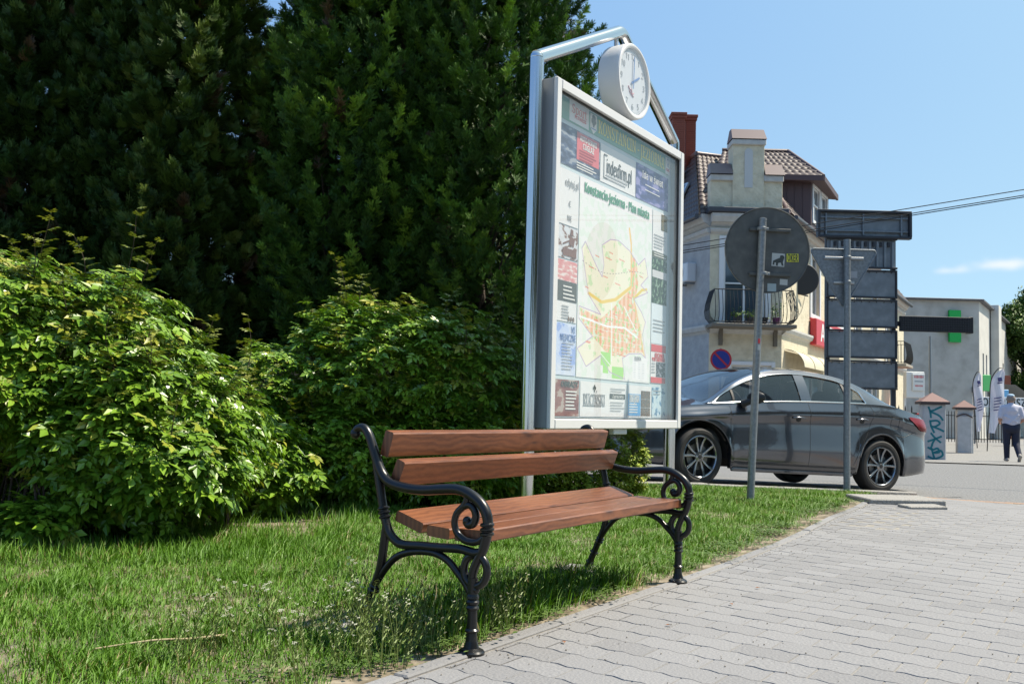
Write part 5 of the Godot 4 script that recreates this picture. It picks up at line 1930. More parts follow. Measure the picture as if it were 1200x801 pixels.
func window_in(parent: Node, tr: Transform3D, h: Array, cols: int, rows: int, frame_m: Material, glass_m: Material, deep := 0.12, surround := 0.0, called := "window") -> void:
	var fr := Mb.new()
	fr.xf = tr
	var f := 0.06
	var w: float = h[1] - h[0]
	var t: float = h[3] - h[2]
	for q in [[h[0], h[0] + f, h[2], h[3]], [h[1] - f, h[1], h[2], h[3]], [h[0] + f, h[1] - f, h[2], h[2] + f], [h[0] + f, h[1] - f, h[3] - f, h[3]]]:
		fr.box(Vector3((q[0] + q[1]) / 2, (q[2] + q[3]) / 2, -deep), Vector3(q[1] - q[0], q[3] - q[2], 0.06), 0.0)
	for k in range(1, cols):
		fr.box(Vector3(h[0] + w * k / cols, h[2] + t / 2, -deep + 0.004), Vector3(0.06, t - 2 * f, 0.06), 0.0)
	for k in range(1, rows):
		fr.box(Vector3(h[0] + w / 2, h[2] + t * k / rows, -deep + 0.007), Vector3(w - 2 * f, 0.05, 0.06), 0.0)
	if surround > 0.0:
		for q in [[h[0] - surround, h[0], h[2] - surround, h[3] + surround], [h[1], h[1] + surround, h[2] - surround, h[3] + surround], [h[0], h[1], h[2] - surround, h[2]], [h[0], h[1], h[3], h[3] + surround]]:
			fr.box(Vector3((q[0] + q[1]) / 2, (q[2] + q[3]) / 2, 0.02), Vector3(q[1] - q[0], q[3] - q[2], 0.05), 0.01)
	var o := part(called, fr, frame_m, parent)
	for i in cols:
		for j in rows:
			var g := Mb.new()
			g.xf = tr
			g.face([Vector3(h[0] + w * i / cols, h[2] + t * j / rows, -deep - 0.01), Vector3(h[0] + w * (i + 1) / cols, h[2] + t * j / rows, -deep - 0.01), Vector3(h[0] + w * (i + 1) / cols, h[2] + t * (j + 1) / rows, -deep - 0.01), Vector3(h[0] + w * i / cols, h[2] + t * (j + 1) / rows, -deep - 0.01)], Vector3.BACK)
			part("pane", g, glass_m, o)

# roof slope covered with pressed tile rows: real ridges and steps
func tile_slope(p00: Vector3, p10: Vector3, p11: Vector3, p01: Vector3, wave_len := 0.24, course := 0.36) -> Mb:
	var mb := Mb.new()
	var lx: float = max(p00.distance_to(p10), p01.distance_to(p11))
	var ly: float = max(p00.distance_to(p01), p10.distance_to(p11))
	var nn := (p10 - p00).cross(p01 - p00).normalized()
	if nn.y < 0.0:
		nn = -nn
	var nx: int = clampi(int(lx / wave_len * 6.0), 4, 260)
	var courses: int = clampi(int(ly / course), 1, 24)
	for c in courses:
		var rows := []
		for e in [0.0, 0.08, 0.5, 1.0]:
			var v: float = (c + e) / courses
			var lift: float = [0.0, 0.035, 0.02, 0.004][[0.0, 0.08, 0.5, 1.0].find(e)]
			var row := []
			for i in nx + 1:
				var u := float(i) / nx
				var a := p00.lerp(p10, u)
				var b := p01.lerp(p11, u)
				var p := a.lerp(b, v)
				var x := u * lx
				row.append(p + nn * (lift + 0.03 * absf(sin(PI * x / wave_len))))
			rows.append(row)
		mb.patch(rows, Vector3.ZERO, nn)
	return mb

func railing(mb: Mb, pts: Array, y0: float, y1: float, bars: int, belly: float) -> void:
	# pts: plan corners (x, z) of the balcony, from wall to wall
	for k in pts.size() - 1:
		var a: Vector2 = pts[k]
		var b: Vector2 = pts[k + 1]
		var d := (b - a).normalized()
		var o := Vector2(d.y, -d.x) * -1.0
		for y in [y0 + 0.05, y1]:
			mb.tube(PackedVector3Array([Vector3(a.x, y, a.y), Vector3(b.x, y, b.y)]), 0.018, 5)
		var m := int(max(2.0, bars * a.distance_to(b)))
		for q in m + 1:
			var p := a.lerp(b, float(q) / m)
			var l := []
			for t in [0.0, 0.15, 0.35, 0.6, 0.85, 1.0]:
				var bo: float = belly * sin(PI * pow(t, 0.65)) * (1.0 if t < 1.0 else 0.0)
				l.append(Vector3(p.x + o.x * bo, lerpf(y0 + 0.05, y1, t), p.y + o.y * bo))
			mb.tube(PackedVector3Array(l), 0.011, 4, false)

func build_corner_house() -> void:
	var A := Vector2(6.15, 30.0)
	var B := Vector2(8.42, 30.0)
	var L := Vector2(-0.2588, 0.9659)
	var R := Vector2(0.5, 0.866)
	var o3 := at(A.x, -0.2, A.y)
	var house := thing("corner_house", "cream corner house with a stepped gable tower and brown tiled roof", "house", Transform3D(Basis.IDENTITY, o3))
	var cream := tri_mat(noise_tex(512, 0.02, [[0.0, Color(0.50, 0.445, 0.325)], [0.5, Color(0.60, 0.54, 0.40)], [1.0, Color(0.66, 0.60, 0.46)]], 81, 6), 4.0, 0.92, MT.fine, 0.2)
	var grey := tri_mat(noise_tex(512, 0.02, [[0.0, Color(0.30, 0.30, 0.30)], [1.0, Color(0.44, 0.44, 0.43)]], 82, 6), 4.0, 0.92, MT.fine, 0.2)
	var pale := tri_mat(noise_tex(256, 0.03, [[0.0, Color(0.42, 0.41, 0.385)], [1.0, Color(0.54, 0.53, 0.50)]], 83, 5), 2.0, 0.9)
	var tile := mat(Color(0.072, 0.049, 0.044), 0.55)
	var sheet_m := mat(Color(0.165, 0.115, 0.11), 0.45)
	var dark_cap := mat(Color(0.05, 0.05, 0.06), 0.45)
	var frame := mat(Color(0.66, 0.66, 0.66), 0.5)
	var pane := mat(Color(0.05, 0.07, 0.09), 0.04)
	pane.metallic_specular = 0.8
	MT.frame = frame
	MT.pane = pane
	var fc := facade(A, B, o3)
	var fl := facade(A + L * 14.0, A, o3)
	var fr := facade(B, B + R * 26.0, o3)
	var top := 7.2
	var door := [0.45, 1.75, 3.70, 6.35]
	var low := [0.70, 1.95, 0.55, 2.45]
	part("front_wall", wall_open(fc, 0.0, 2.271, -0.3, top, [door, low]), cream, house)
	part("side_wall", wall_open(fl, 0.0, 14.0, -0.3, top, []), grey, house)
	var holes := [[3.9, 5.2, 4.5, 6.6], [8.0, 9.3, 4.5, 6.6], [12.0, 13.3, 4.5, 6.6], [16.0, 17.3, 4.5, 6.6], [20.0, 21.3, 3.7, 6.4], [1.2, 6.2, 0.2, 2.4], [8.0, 11.5, 0.2, 2.5], [14.0, 18.0, 0.2, 2.5]]
	part("street_wall", wall_open(fr, 0.0, 26.0, -0.3, top, holes), cream, house)
	var back := Mb.new()
	var e0 := Vector3((A + L * 14.0).x, 0, -(A + L * 14.0).y) - o3
	var e1 := Vector3((B + R * 26.0).x, 0, -(B + R * 26.0).y) - o3
	back.face([e0 + Vector3(0, -0.3, 0), e1 + Vector3(0, -0.3, 0), e1 + Vector3(0, top, 0), e0 + Vector3(0, top, 0)], Vector3(-0.4, 0, -0.9).normalized())
	part("rear_wall", back, grey, house)
	window_in(house, fc, door, 2, 2, frame, pane, 0.12, 0.16, "balcony_door")
	window_in(house, fc, low, 2, 1, frame, pane, 0.12, 0.12)
	for k in holes.size():
		window_in(house, fr, holes[k], 2 if k < 5 else 3, 2 if k < 5 else 1, frame, pane, 0.12, 0.16 if k < 5 else 0.0, "window" if k < 5 else "shop_window")
	# cornices
	var prof := func(y: float, h: float, d: float) -> PackedVector2Array:
		return PackedVector2Array([Vector2(y, 0.0), Vector2(y + h * 0.3, d * 0.4), Vector2(y + h * 0.35, d * 0.7), Vector2(y + h * 0.75, d), Vector2(y + h, d), Vector2(y + h, 0.0)])
	for c in [[6.55, 0.18, 0.12], [6.78, 0.40, 0.30], [3.42, 0.26, 0.16]]:
		for f in [[fc, 0.0, 2.27], [fl, 0.0, 14.0], [fr, 0.0, 26.0]]:
			var mb := Mb.new()
			mb.xf = f[0]
			mb.bar(prof.call(c[0], c[1], c[2]), f[1], f[2])
			part("cornice", mb, pale, house)
	# stepped gable tower
	var tw := Mb.new()
	tw.xf = fc
	tw.box(Vector3(1.135, 7.92, -0.25), Vector3(2.27, 1.12, 0.5), 0.01)
	tw.box(Vector3(1.18, 8.42, -0.28), Vector3(1.0, 2.36, 0.66), 0.01)
	var tower := part("gable_tower", tw, cream, house)
	var tt := Mb.new()
	tt.xf = fc
	for q in [[0.0, 0.68, 8.36], [1.69, 2.27, 8.36]]:
		tt.box(Vector3((q[0] + q[1]) / 2, q[2], -0.22), Vector3(q[1] - q[0] + 0.04, 0.2, 0.62), 0.02)
	tt.box(Vector3(1.18, 9.50, -0.25), Vector3(1.08, 0.17, 0.76), 0.02)
	part("tower_moulding", tt, pale, tower)
	var ca := Mb.new()
	ca.xf = fc
	for q in [[-0.04, 0.675, 8.46, 0.40], [1.69, 2.31, 8.46, 0.40], [0.63, 1.73, 9.60, 0.38]]:
		var lo4 := [Vector3(q[0], q[2], 0.16), Vector3(q[1], q[2], 0.16), Vector3(q[1], q[2], -0.62), Vector3(q[0], q[2], -0.62)]
		var hi4 := [Vector3(q[0] + 0.03, q[2] + q[3], -0.14), Vector3(q[1] - 0.03, q[2] + q[3], -0.14), Vector3(q[1] - 0.03, q[2] + q[3], -0.40), Vector3(q[0] + 0.03, q[2] + q[3], -0.40)]
		for k in 4:
			ca.plate([lo4[k], lo4[(k + 1) % 4], hi4[(k + 1) % 4], hi4[k]], Vector3((q[0] + q[1]) / 2, q[2], -0.25))
		ca.face(hi4, Vector3.UP)
	part("tower_cap", ca, sheet_m, tower)
	var sl := Mb.new()
	sl.xf = fc
	var arch := PackedVector2Array([Vector2(1.05, 8.05), Vector2(1.31, 8.05)])
	for k in 9:
		var a := PI * k / 8.0
		arch.append(Vector2(1.18 + 0.13 * cos(a), 9.18 + 0.13 * sin(a)))
	sl.prism(arch, 0.04, 0.065)
	part("tower_slot", sl, mat(Color(0.50, 0.50, 0.49), 0.8), tower)
	var fb := Mb.new()
	fb.xf = fc
	fb.box(Vector3(1.135, 7.28, 0.02), Vector3(2.5, 0.16, 0.7), 0.02)
	part("flashing", fb, dark_cap, house)
	# main roof
	var rel := func(p: Vector2, y: float) -> Vector3: return at(p.x, y, p.y) - o3
	var ap1 := Vector2(6.3, 33.2)
	var ap2 := Vector2(8.6, 34.0)
	var r1 := part("roof", tile_slope(rel.call(A + L * 14.0 + Vector2(-0.4, 0), 7.15), rel.call(A + Vector2(-0.35, -0.1), 7.15), rel.call(ap1, 9.95), rel.call(ap1 + L * 11.0 + Vector2(1.5, 0), 9.95), 0.20, 0.30), tile, house)
	part("roof", tile_slope(rel.call(B + Vector2(0.3, -0.2), 7.15), rel.call(B + R * 26.0 + Vector2(0.3, -0.2), 7.15), rel.call(ap2 + R * 24.0, 9.95), rel.call(ap2, 9.95)), tile, house)
	part("roof", tile_slope(rel.call(A + Vector2(-0.3, 0.1), 7.2), rel.call(B + Vector2(0.3, 0.1), 7.2), rel.call(ap2, 9.95), rel.call(ap1, 9.95), 0.20, 0.30), tile, house)
	part("roof", tile_slope(rel.call(ap1, 9.95), rel.call(ap2, 9.95), rel.call(ap2 + R * 24.0, 9.95), rel.call(ap1 + L * 11.0 + Vector2(1.5, 0), 9.95), 0.5, 1.5), tile, house)
	var rg := Mb.new()
	rg.tube(PackedVector3Array([rel.call(B + Vector2(0.3, 0.1), 7.25), rel.call(ap2, 10.0), rel.call(ap1, 10.0)]), 0.08, 8)
	rg.tube(PackedVector3Array([rel.call(ap1, 10.0), rel.call(ap1 + L * 11.0 + Vector2(1.5, 0), 10.0)]), 0.09, 8)
	part("ridge_tile", rg, sheet_m, r1)
	var gt := Mb.new()
	gt.tube(PackedVector3Array([rel.call(A + L * 14.0 + Vector2(-0.5, 0), 7.08), rel.call(A + Vector2(-0.45, -0.1), 7.08)]), 0.08, 8)
	gt.tube(PackedVector3Array([rel.call(B + Vector2(0.35, -0.25), 7.1), rel.call(B + R * 26.0 + Vector2(0.35, -0.25), 7.1)]), 0.08, 8)
	part("gutter", gt, dark_cap, house)
	var q0: Vector3 = rel.call(A + L * 14.0 + Vector2(-0.4, 0), 7.15)
	var q1: Vector3 = rel.call(A + Vector2(-0.35, -0.1), 7.15)
	var sx := (q1 - q0).normalized()
	var sn: Vector3 = sx.cross(rel.call(ap1, 9.95) - q1).normalized()
	if sn.y < 0.0:
		sn = -sn
	var sb := Basis(sx, sn, sx.cross(sn))
	var sk := Mb.new()
	var m0: Vector3 = q1 - sx * 2.6 - sb.z * 1.15 + sn * 0.08
	sk.box(m0, Vector3(0.8, 0.12, 1.1), 0.03, sb)
	var sko := part("skylight", sk, MT.alu, house)
	var skg := Mb.new()
	skg.box(m0 + sn * 0.06, Vector3(0.62, 0.03, 0.9), 0.0, sb)
	part("pane", skg, pane, sko)
	# dormer with brown cladding and its own hipped roof
	var D0 := Vector2(8.75, 31.6)
	var D1 := Vector2(9.82, 31.6)
	var D2 := D1 + R * 2.7
	var fd := facade(D0, D1, o3)
	var fe := facade(D1, D2, o3)
	var clad := mat(Color(0.075, 0.045, 0.048), 0.6)
	var dw := Mb.new()
	dw.xf = fd
	dw.face([Vector3(0, 7.1, 0), Vector3(1.07, 7.1, 0), Vector3(1.07, 8.8, 0), Vector3(0, 8.8, 0)], Vector3.BACK)
	for x in [0.27, 0.53, 0.80]:
		dw.box(Vector3(x, 7.95, 0.006), Vector3(0.02, 1.7, 0.012), 0.0)
	var dor := part("dormer", dw, clad, house)
	var dh := [[0.25, 1.15, 7.45, 8.6], [1.45, 2.35, 7.45, 8.6]]
	part("dormer_side", wall_open(fe, 0.0, 2.7, 7.0, 8.8, dh, 0.08), clad, dor)
	for h in dh:
		window_in(dor, fe, h, 1, 2, frame, MT.pane, 0.04, 0.10)
	var E0: Vector3 = rel.call(D0 + Vector2(-2.2, -0.35), 8.8)
	var E1: Vector3 = rel.call(D1 + Vector2(0.30, -0.35), 8.8)
	var E2: Vector3 = rel.call(D2 + Vector2(0.35, 0.1), 8.8)
	var T0: Vector3 = rel.call(Vector2(7.2, 33.2), 10.1)
	var T1: Vector3 = rel.call(Vector2(9.5, 33.2), 10.12)
	var T2: Vector3 = rel.call(Vector2(10.3, 34.9), 10.08)
	part("dormer_roof", tile_slope(E0, E1, T1, T0, 0.24, 0.34), tile, dor)
	part("dormer_roof", tile_slope(E1, E2, T2, T1, 0.24, 0.34), tile, dor)
	var de := Mb.new()
	de.tube(PackedVector3Array([E1 + Vector3(0, 0.02, 0), T1 + Vector3(0, 0.05, 0)]), 0.07, 6)
	de.tube(PackedVector3Array([T0 + Vector3(0, 0.05, 0), T1 + Vector3(0, 0.05, 0), T2 + Vector3(0, 0.05, 0)]), 0.07, 6)
	for q in [[E0, E1], [E1, E2]]:
		var mid: Vector3 = (q[0] + q[1]) / 2
		var dir: Vector3 = (q[1] - q[0]).normalized()
		de.box(mid + Vector3(0, -0.05, 0), Vector3(q[0].distance_to(q[1]), 0.2, 0.08), 0.01, Basis(dir, Vector3.UP, dir.cross(Vector3.UP)))
	de.plate([E0 + Vector3(0, -0.13, 0), E1 + Vector3(0, -0.13, 0), rel.call(D1, 8.67), rel.call(D0, 8.67)], rel.call(D1, 9.5))
	de.plate([E1 + Vector3(0, -0.13, 0), E2 + Vector3(0, -0.13, 0), rel.call(D2, 8.67), rel.call(D1, 8.67)], rel.call(D1, 9.5))
	part("dormer_trim", de, clad, dor)
	# brick chimney stacks
	var brick := tri_mat(noise_tex(256, 0.08, [[0.0, Color(0.15, 0.045, 0.03)], [1.0, Color(0.30, 0.085, 0.055)]], 85, 4), 0.8, 0.9)
	for c in [[5.68, 33.6, 0.44, 11.45], [6.20, 34.1, 0.36, 11.5]]:
		var mb := Mb.new()
		var y := 8.0
		var k := 0
		while y < c[3] - 0.2:
			mb.box(rel.call(Vector2(c[0], c[1]), y + 0.034), Vector3(c[2], 0.068, 0.6), 0.004)
			mb.box(rel.call(Vector2(c[0], c[1]), y + 0.075), Vector3(c[2] - 0.02, 0.014, 0.58), 0.0)
			y += 0.082
			k += 1
		mb.box(rel.call(Vector2(c[0], c[1]), y + 0.05), Vector3(c[2] + 0.07, 0.10, 0.68), 0.01)
		mb.box(rel.call(Vector2(c[0], c[1]), y + 0.15), Vector3(c[2] + 0.12, 0.10, 0.74), 0.01)
		part("chimney", mb, brick, house)
	# balcony
	var slab := Mb.new()
	slab.xf = fc
	slab.box(Vector3(1.2, 3.62, 0.42), Vector3(2.6, 0.12, 0.9), 0.02)
	for x in [0.35, 2.05]:
		slab.prism(PackedVector2Array([Vector2(x - 0.06, 3.56), Vector2(x + 0.06, 3.56), Vector2(x + 0.05, 3.05), Vector2(x - 0.05, 3.05)]), 0.0, 0.14)
	var bal := part("balcony", slab, mat(Color(0.16, 0.14, 0.11), 0.8), house)
	var rl := Mb.new()
	rl.xf = fc
	railing(rl, [Vector2(0.0, 0.02), Vector2(0.0, 0.78), Vector2(2.4, 0.78), Vector2(2.4, 0.02)], 3.68, 4.72, 9, 0.16)
	part("balcony_railing", rl, MT.black_metal, bal)
	var s2 := Mb.new()
	s2.xf = fr
	s2.box(Vector3(20.7, 3.55, 0.5), Vector3(2.4, 0.14, 1.0), 0.02)
	var bal2 := part("balcony", s2, mat(Color(0.30, 0.27, 0.22), 0.8), house)
	var rl2 := Mb.new()
	rl2.xf = fr
	railing(rl2, [Vector2(19.6, 0.02), Vector2(19.6, 0.9), Vector2(21.8, 0.9), Vector2(21.8, 0.02)], 3.62, 4.7, 7, 0.12)
	part("balcony_railing", rl2, MT.black_metal, bal2)
	# shop awning, curved cream sheet
	var aw := Mb.new()
	aw.xf = fr
	var rows := []
	for k in 31:
		var x := 0.35 + 5.9 * k / 30.0
		var row := []
		for j in 9:
			var a := PI / 2 * j / 8.0
			row.append(Vector3(x, 2.45 + 0.55 * cos(a), 0.02 + 0.6 * sin(a)))
		rows.append(row)
	aw.patch(rows, Vector3(3, 2.3, 0))
	for k in 5:
		var x := 0.35 + 5.9 * k / 4.0
		var l := PackedVector3Array()
		for j in 9:
			var a := PI / 2 * j / 8.0
			l.append(Vector3(x, 2.45 + 0.56 * cos(a), 0.02 + 0.61 * sin(a)))
		aw.tube(l, 0.012, 4)
	part("shop_awning", aw, mat(Color(0.55, 0.50, 0.36), 0.6), house)
	var cab := Mb.new()
	cab.xf = fr
	cab.tube(spline([Vector3(0.4, 6.4, 0.03), Vector3(0.9, 5.2, 0.03), Vector3(2.2, 4.3, 0.03), Vector3(3.4, 5.6, 0.03)], 8), 0.008, 4)
	part("wall_cable", cab, MT.black_plastic, house)
	# things fixed to or standing at the house
	var ac := thing("air_conditioner", "white air conditioning unit bracketed to the grey side wall", "air conditioner", Transform3D(facade(A + L * 14.0, A, Vector3.ZERO).basis, at(5.80, 5.15, 31.25) + Vector3(-0.16, 0, -0.05)))
	var am := Mb.new()
	am.box(Vector3(0, 0.32, 0), Vector3(0.85, 0.62, 0.34), 0.03)
	part("housing", am, MT.white_metal, ac)
	var fan := Mb.new()
	fan.lathe([Vector2(0.25, 0.172), Vector2(0.24, 0.185), Vector2(0.20, 0.18), Vector2(0.0, 0.176)], 24, Transform3D(Basis(Vector3.RIGHT, PI / 2), Vector3(-0.1, 0.32, 0)))
	part("fan_grille", fan, MT.galv, ac)
	var bk := Mb.new()
	for x in [-0.3, 0.3]:
		bk.box(Vector3(x, -0.03, -0.02), Vector3(0.04, 0.05, 0.44), 0.0)
	part("bracket", bk, MT.galv, ac)
	var ap := thing("pharmacy_sign", "red illuminated-type wall sign with white letters on the sunlit street wall", "sign", facade(B, B + R * 26.0, Vector3.ZERO))
	var rm := Mb.new()
	rm.box(Vector3(6.3, 3.85, 0.14), Vector3(5.2, 0.92, 0.22), 0.02)
	part("sign_box", rm, mat(Color(0.52, 0.03, 0.04), 0.35), ap)
	words("APTEKA", 0.62, MT.print_white, ap, Transform3D(Basis.IDENTITY, Vector3(6.3, 3.85, 0.255)), MT.bold, 1.0, 3.9)
	var bd := thing("round_hanging_sign", "black round projecting sign on the house, half hidden behind the round road sign", "sign", Transform3D(Basis.IDENTITY, at(9.62, 5.46, 31.8)))
	var bm := Mb.new()
	bm.lathe([Vector2(0.0, -0.06), Vector2(0.50, -0.06), Vector2(0.53, -0.04), Vector2(0.53, 0.04), Vector2(0.50, 0.06), Vector2(0.0, 0.06)], 36, Transform3D(Basis(Vector3.RIGHT, PI / 2), Vector3.ZERO))
	part("sign_disc", bm, MT.black_plastic, bd)
	var ba := Mb.new()
	ba.tube(PackedVector3Array([Vector3(0, -0.5, -0.1), Vector3(0.3, -0.5, -0.45)]), 0.03, 6)
	part("wall_arm", ba, MT.black_metal, bd)
	# no-parking sign on its own pole
	var ns := thing("no_parking_sign", "round blue no parking sign with red slash near the corner house", "road sign", Transform3D(Basis.IDENTITY, at(5.87, -0.2, 27.0)))
	var ft := Transform3D(Basis(Vector3.RIGHT, PI / 2), Vector3(0, 2.63, 0.05))
	var n1 := Mb.new()
	n1.lathe([Vector2(0.0, -0.01), Vector2(0.30, -0.01), Vector2(0.30, 0.0), Vector2(0.245, 0.001)], 40, ft)
	part("red_ring", n1, mat(Color(0.42, 0.02, 0.03), 0.4), ns)
	var n2 := Mb.new()
	n2.lathe([Vector2(0.248, 0.003), Vector2(0.0, 0.003)], 40, ft)
	part("blue_face", n2, mat(Color(0.015, 0.03, 0.22), 0.4), ns)
	var n3 := Mb.new()
	n3.box(Vector3(0, 2.63, 0.056), Vector3(0.05, 0.50, 0.004), 0.0, Basis(Vector3.BACK, PI / 4))
	part("red_slash", n3, mat(Color(0.42, 0.02, 0.03), 0.4), ns)
	var n4 := Mb.new()
	n4.tube(PackedVector3Array([Vector3(0, -0.2, 0), Vector3(0, 2.95, 0)]), 0.03, 10)
	part("pole", n4, MT.galv, ns)
	# pots of flowers on the balcony
	for k in 4:
		var fp := thing("flower_pot", ["potted green plant spilling through the railing, standing nearest the balcony door post", "potted green plant between another plant and the dark pot on the balcony", "dark pot on the balcony floor", "purple flower pot with upright greenery on the balcony"][k], "flower pot", Transform3D(fc.basis, fc * Vector3(0.75 + 0.4 * k, 3.68, 0.55) + o3), "pots on the balcony")
		var pm := Mb.new()
		pm.lathe([Vector2(0.0, 0.0), Vector2(0.09, 0.0), Vector2(0.13, 0.22), Vector2(0.11, 0.22), Vector2(0.1, 0.19), Vector2(0.0, 0.19)], 12)
		part("pot", pm, mat([Color(0.05, 0.05, 0.05), Color(0.05, 0.05, 0.05), Color(0.02, 0.02, 0.02), Color(0.16, 0.03, 0.10)][k], 0.6), fp)
		if k == 2:
			continue
		var lm := Mb.new()
		for q in 70:
			var p := Vector3(rng.randfn(0, 0.11), 0.22 + absf(rng.randfn(0.0, 0.10 if k < 3 else 0.25)), rng.randfn(0, 0.11))
			lm.color = Color(0.07, 0.14, 0.02).lerp(Color(0.16, 0.24, 0.05), rng.randf())
			var d := Vector3(rng.randfn(0, 1), rng.randfn(0.3, 1), rng.randfn(0, 1)).normalized()
			var sd := d.cross(Vector3.UP).normalized()
			lm.face([p, p + d * 0.05 + sd * 0.025, p + d * 0.1, p + d * 0.05 - sd * 0.025], sd.cross(d).normalized())
		part("foliage", lm, MT.leaf_matt, fp, true)

func build_far_building() -> void:
	var P := Vector2(24.1, 60.0)
	var Q := Vector2(29.2, 60.0)
	var R := Vector2(0.539, 0.8423)
	var o3 := at(P.x, -0.3, P.y)
	var b := thing("grey_building", "flat roofed grey rendered building with a blank end wall", "building", Transform3D(Basis.IDENTITY, o3))
	var shaded_render := tri_mat(noise_tex(512, 0.012, [[0.0, Color(0.34, 0.325, 0.29)], [0.5, Color(0.43, 0.415, 0.375)], [1.0, Color(0.48, 0.465, 0.425)]], 88, 6), 7.0, 0.95)  # darker tone: the end wall's shade is put into its colour
	var light := tri_mat(noise_tex(256, 0.02, [[0.0, Color(0.46, 0.45, 0.41)], [1.0, Color(0.58, 0.565, 0.52)]], 89, 5), 5.0, 0.95)  # same render made lighter, sunlight painted into the street wall
	var fa := facade(P, Q, o3)
	var fb := facade(Q, Q + R * 34.0, o3)
	part("end_wall", wall_open(fa, 0, 5.1, -0.5, 8.45, []), shaded_render, b)
	var holes := []
	for k in 7:
		holes.append([1.6 + 1.7 * k + (1.5 if k > 1 else 0.0), 2.3 + 1.7 * k + (1.5 if k > 1 else 0.0), 3.3, 5.3])
	for k in 4:
		holes.append([6.1, 6.7, 1.4 + 1.6 * k, 2.2 + 1.6 * k])
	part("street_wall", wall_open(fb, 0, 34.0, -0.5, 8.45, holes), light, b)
	for h in holes:
		window_in(b, fb, h, 1, 1, mat(Color(0.10, 0.10, 0.10), 0.6), MT.pane, 0.14)
	var rf := Mb.new()
	rf.xf = fa
	rf.box(Vector3(2.55, 8.50, 0.05), Vector3(5.4, 0.12, 0.5), 0.02)
	rf.xf = fb
	rf.box(Vector3(17.0, 8.50, 0.05), Vector3(34.0, 0.14, 0.5), 0.02)
	rf.xf = Transform3D.IDENTITY
	var q1: Vector3 = at(Q.x, 8.46, Q.y) - o3
	var q2: Vector3 = at((Q + R * 34.0).x, 8.46, (Q + R * 34.0).y) - o3
	var q0: Vector3 = at(P.x - 4.0, 8.46, P.y) - o3
	rf.face([q0, q1, q2, q2 + Vector3(-9, 0, 0)], Vector3.UP)
	part("roof_edge", rf, mat(Color(0.10, 0.10, 0.11), 0.6), b)
	var st := Mb.new()
	st.xf = fb
	st.box(Vector3(6.4, 4.0, 0.3), Vector3(1.6, 9.6, 0.5), 0.02)
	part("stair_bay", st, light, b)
	var lp := Mb.new()
	lp.xf = fa
	lp.box(Vector3(4.7, 2.9, 0.1), Vector3(0.2, 0.35, 0.2), 0.02)
	lp.box(Vector3(4.6, 1.1, 0.05), Vector3(0.35, 0.35, 0.1), 0.02)
	part("wall_boxes", lp, MT.galv, b)
	# green pharmacy cross
	var cr := thing("green_cross", "bright green pharmacy cross on the grey wall, its middle behind the black panel", "sign", Transform3D(Basis.IDENTITY, at(27.6, 6.82, 59.85)))
	var cm := Mb.new()
	cm.prism(PackedVector2Array([Vector2(-0.36, -1.0), Vector2(0.36, -1.0), Vector2(0.36, -0.36), Vector2(1.0, -0.36), Vector2(1.0, 0.36), Vector2(0.36, 0.36), Vector2(0.36, 1.0), Vector2(-0.36, 1.0), Vector2(-0.36, 0.36), Vector2(-1.0, 0.36), Vector2(-1.0, -0.36), Vector2(-0.36, -0.36)]), -0.1, 0.1)
	part("cross_plate", cm, mat(Color(0.004, 0.36, 0.06), 0.6), cr)
	# shop boards on the street wall
	var g1 := thing("green_shop_board", "green square board on the sunlit street wall between two banners", "sign", Transform3D(Basis(Vector3.UP, 0.5), at(30.3, 2.9, 61.6)))
	var gm := Mb.new()
	gm.box(Vector3(0, 0.5, 0.1), Vector3(0.8, 1.05, 0.15), 0.03)
	part("board", gm, mat(Color(0.05, 0.33, 0.10), 0.6), g1)

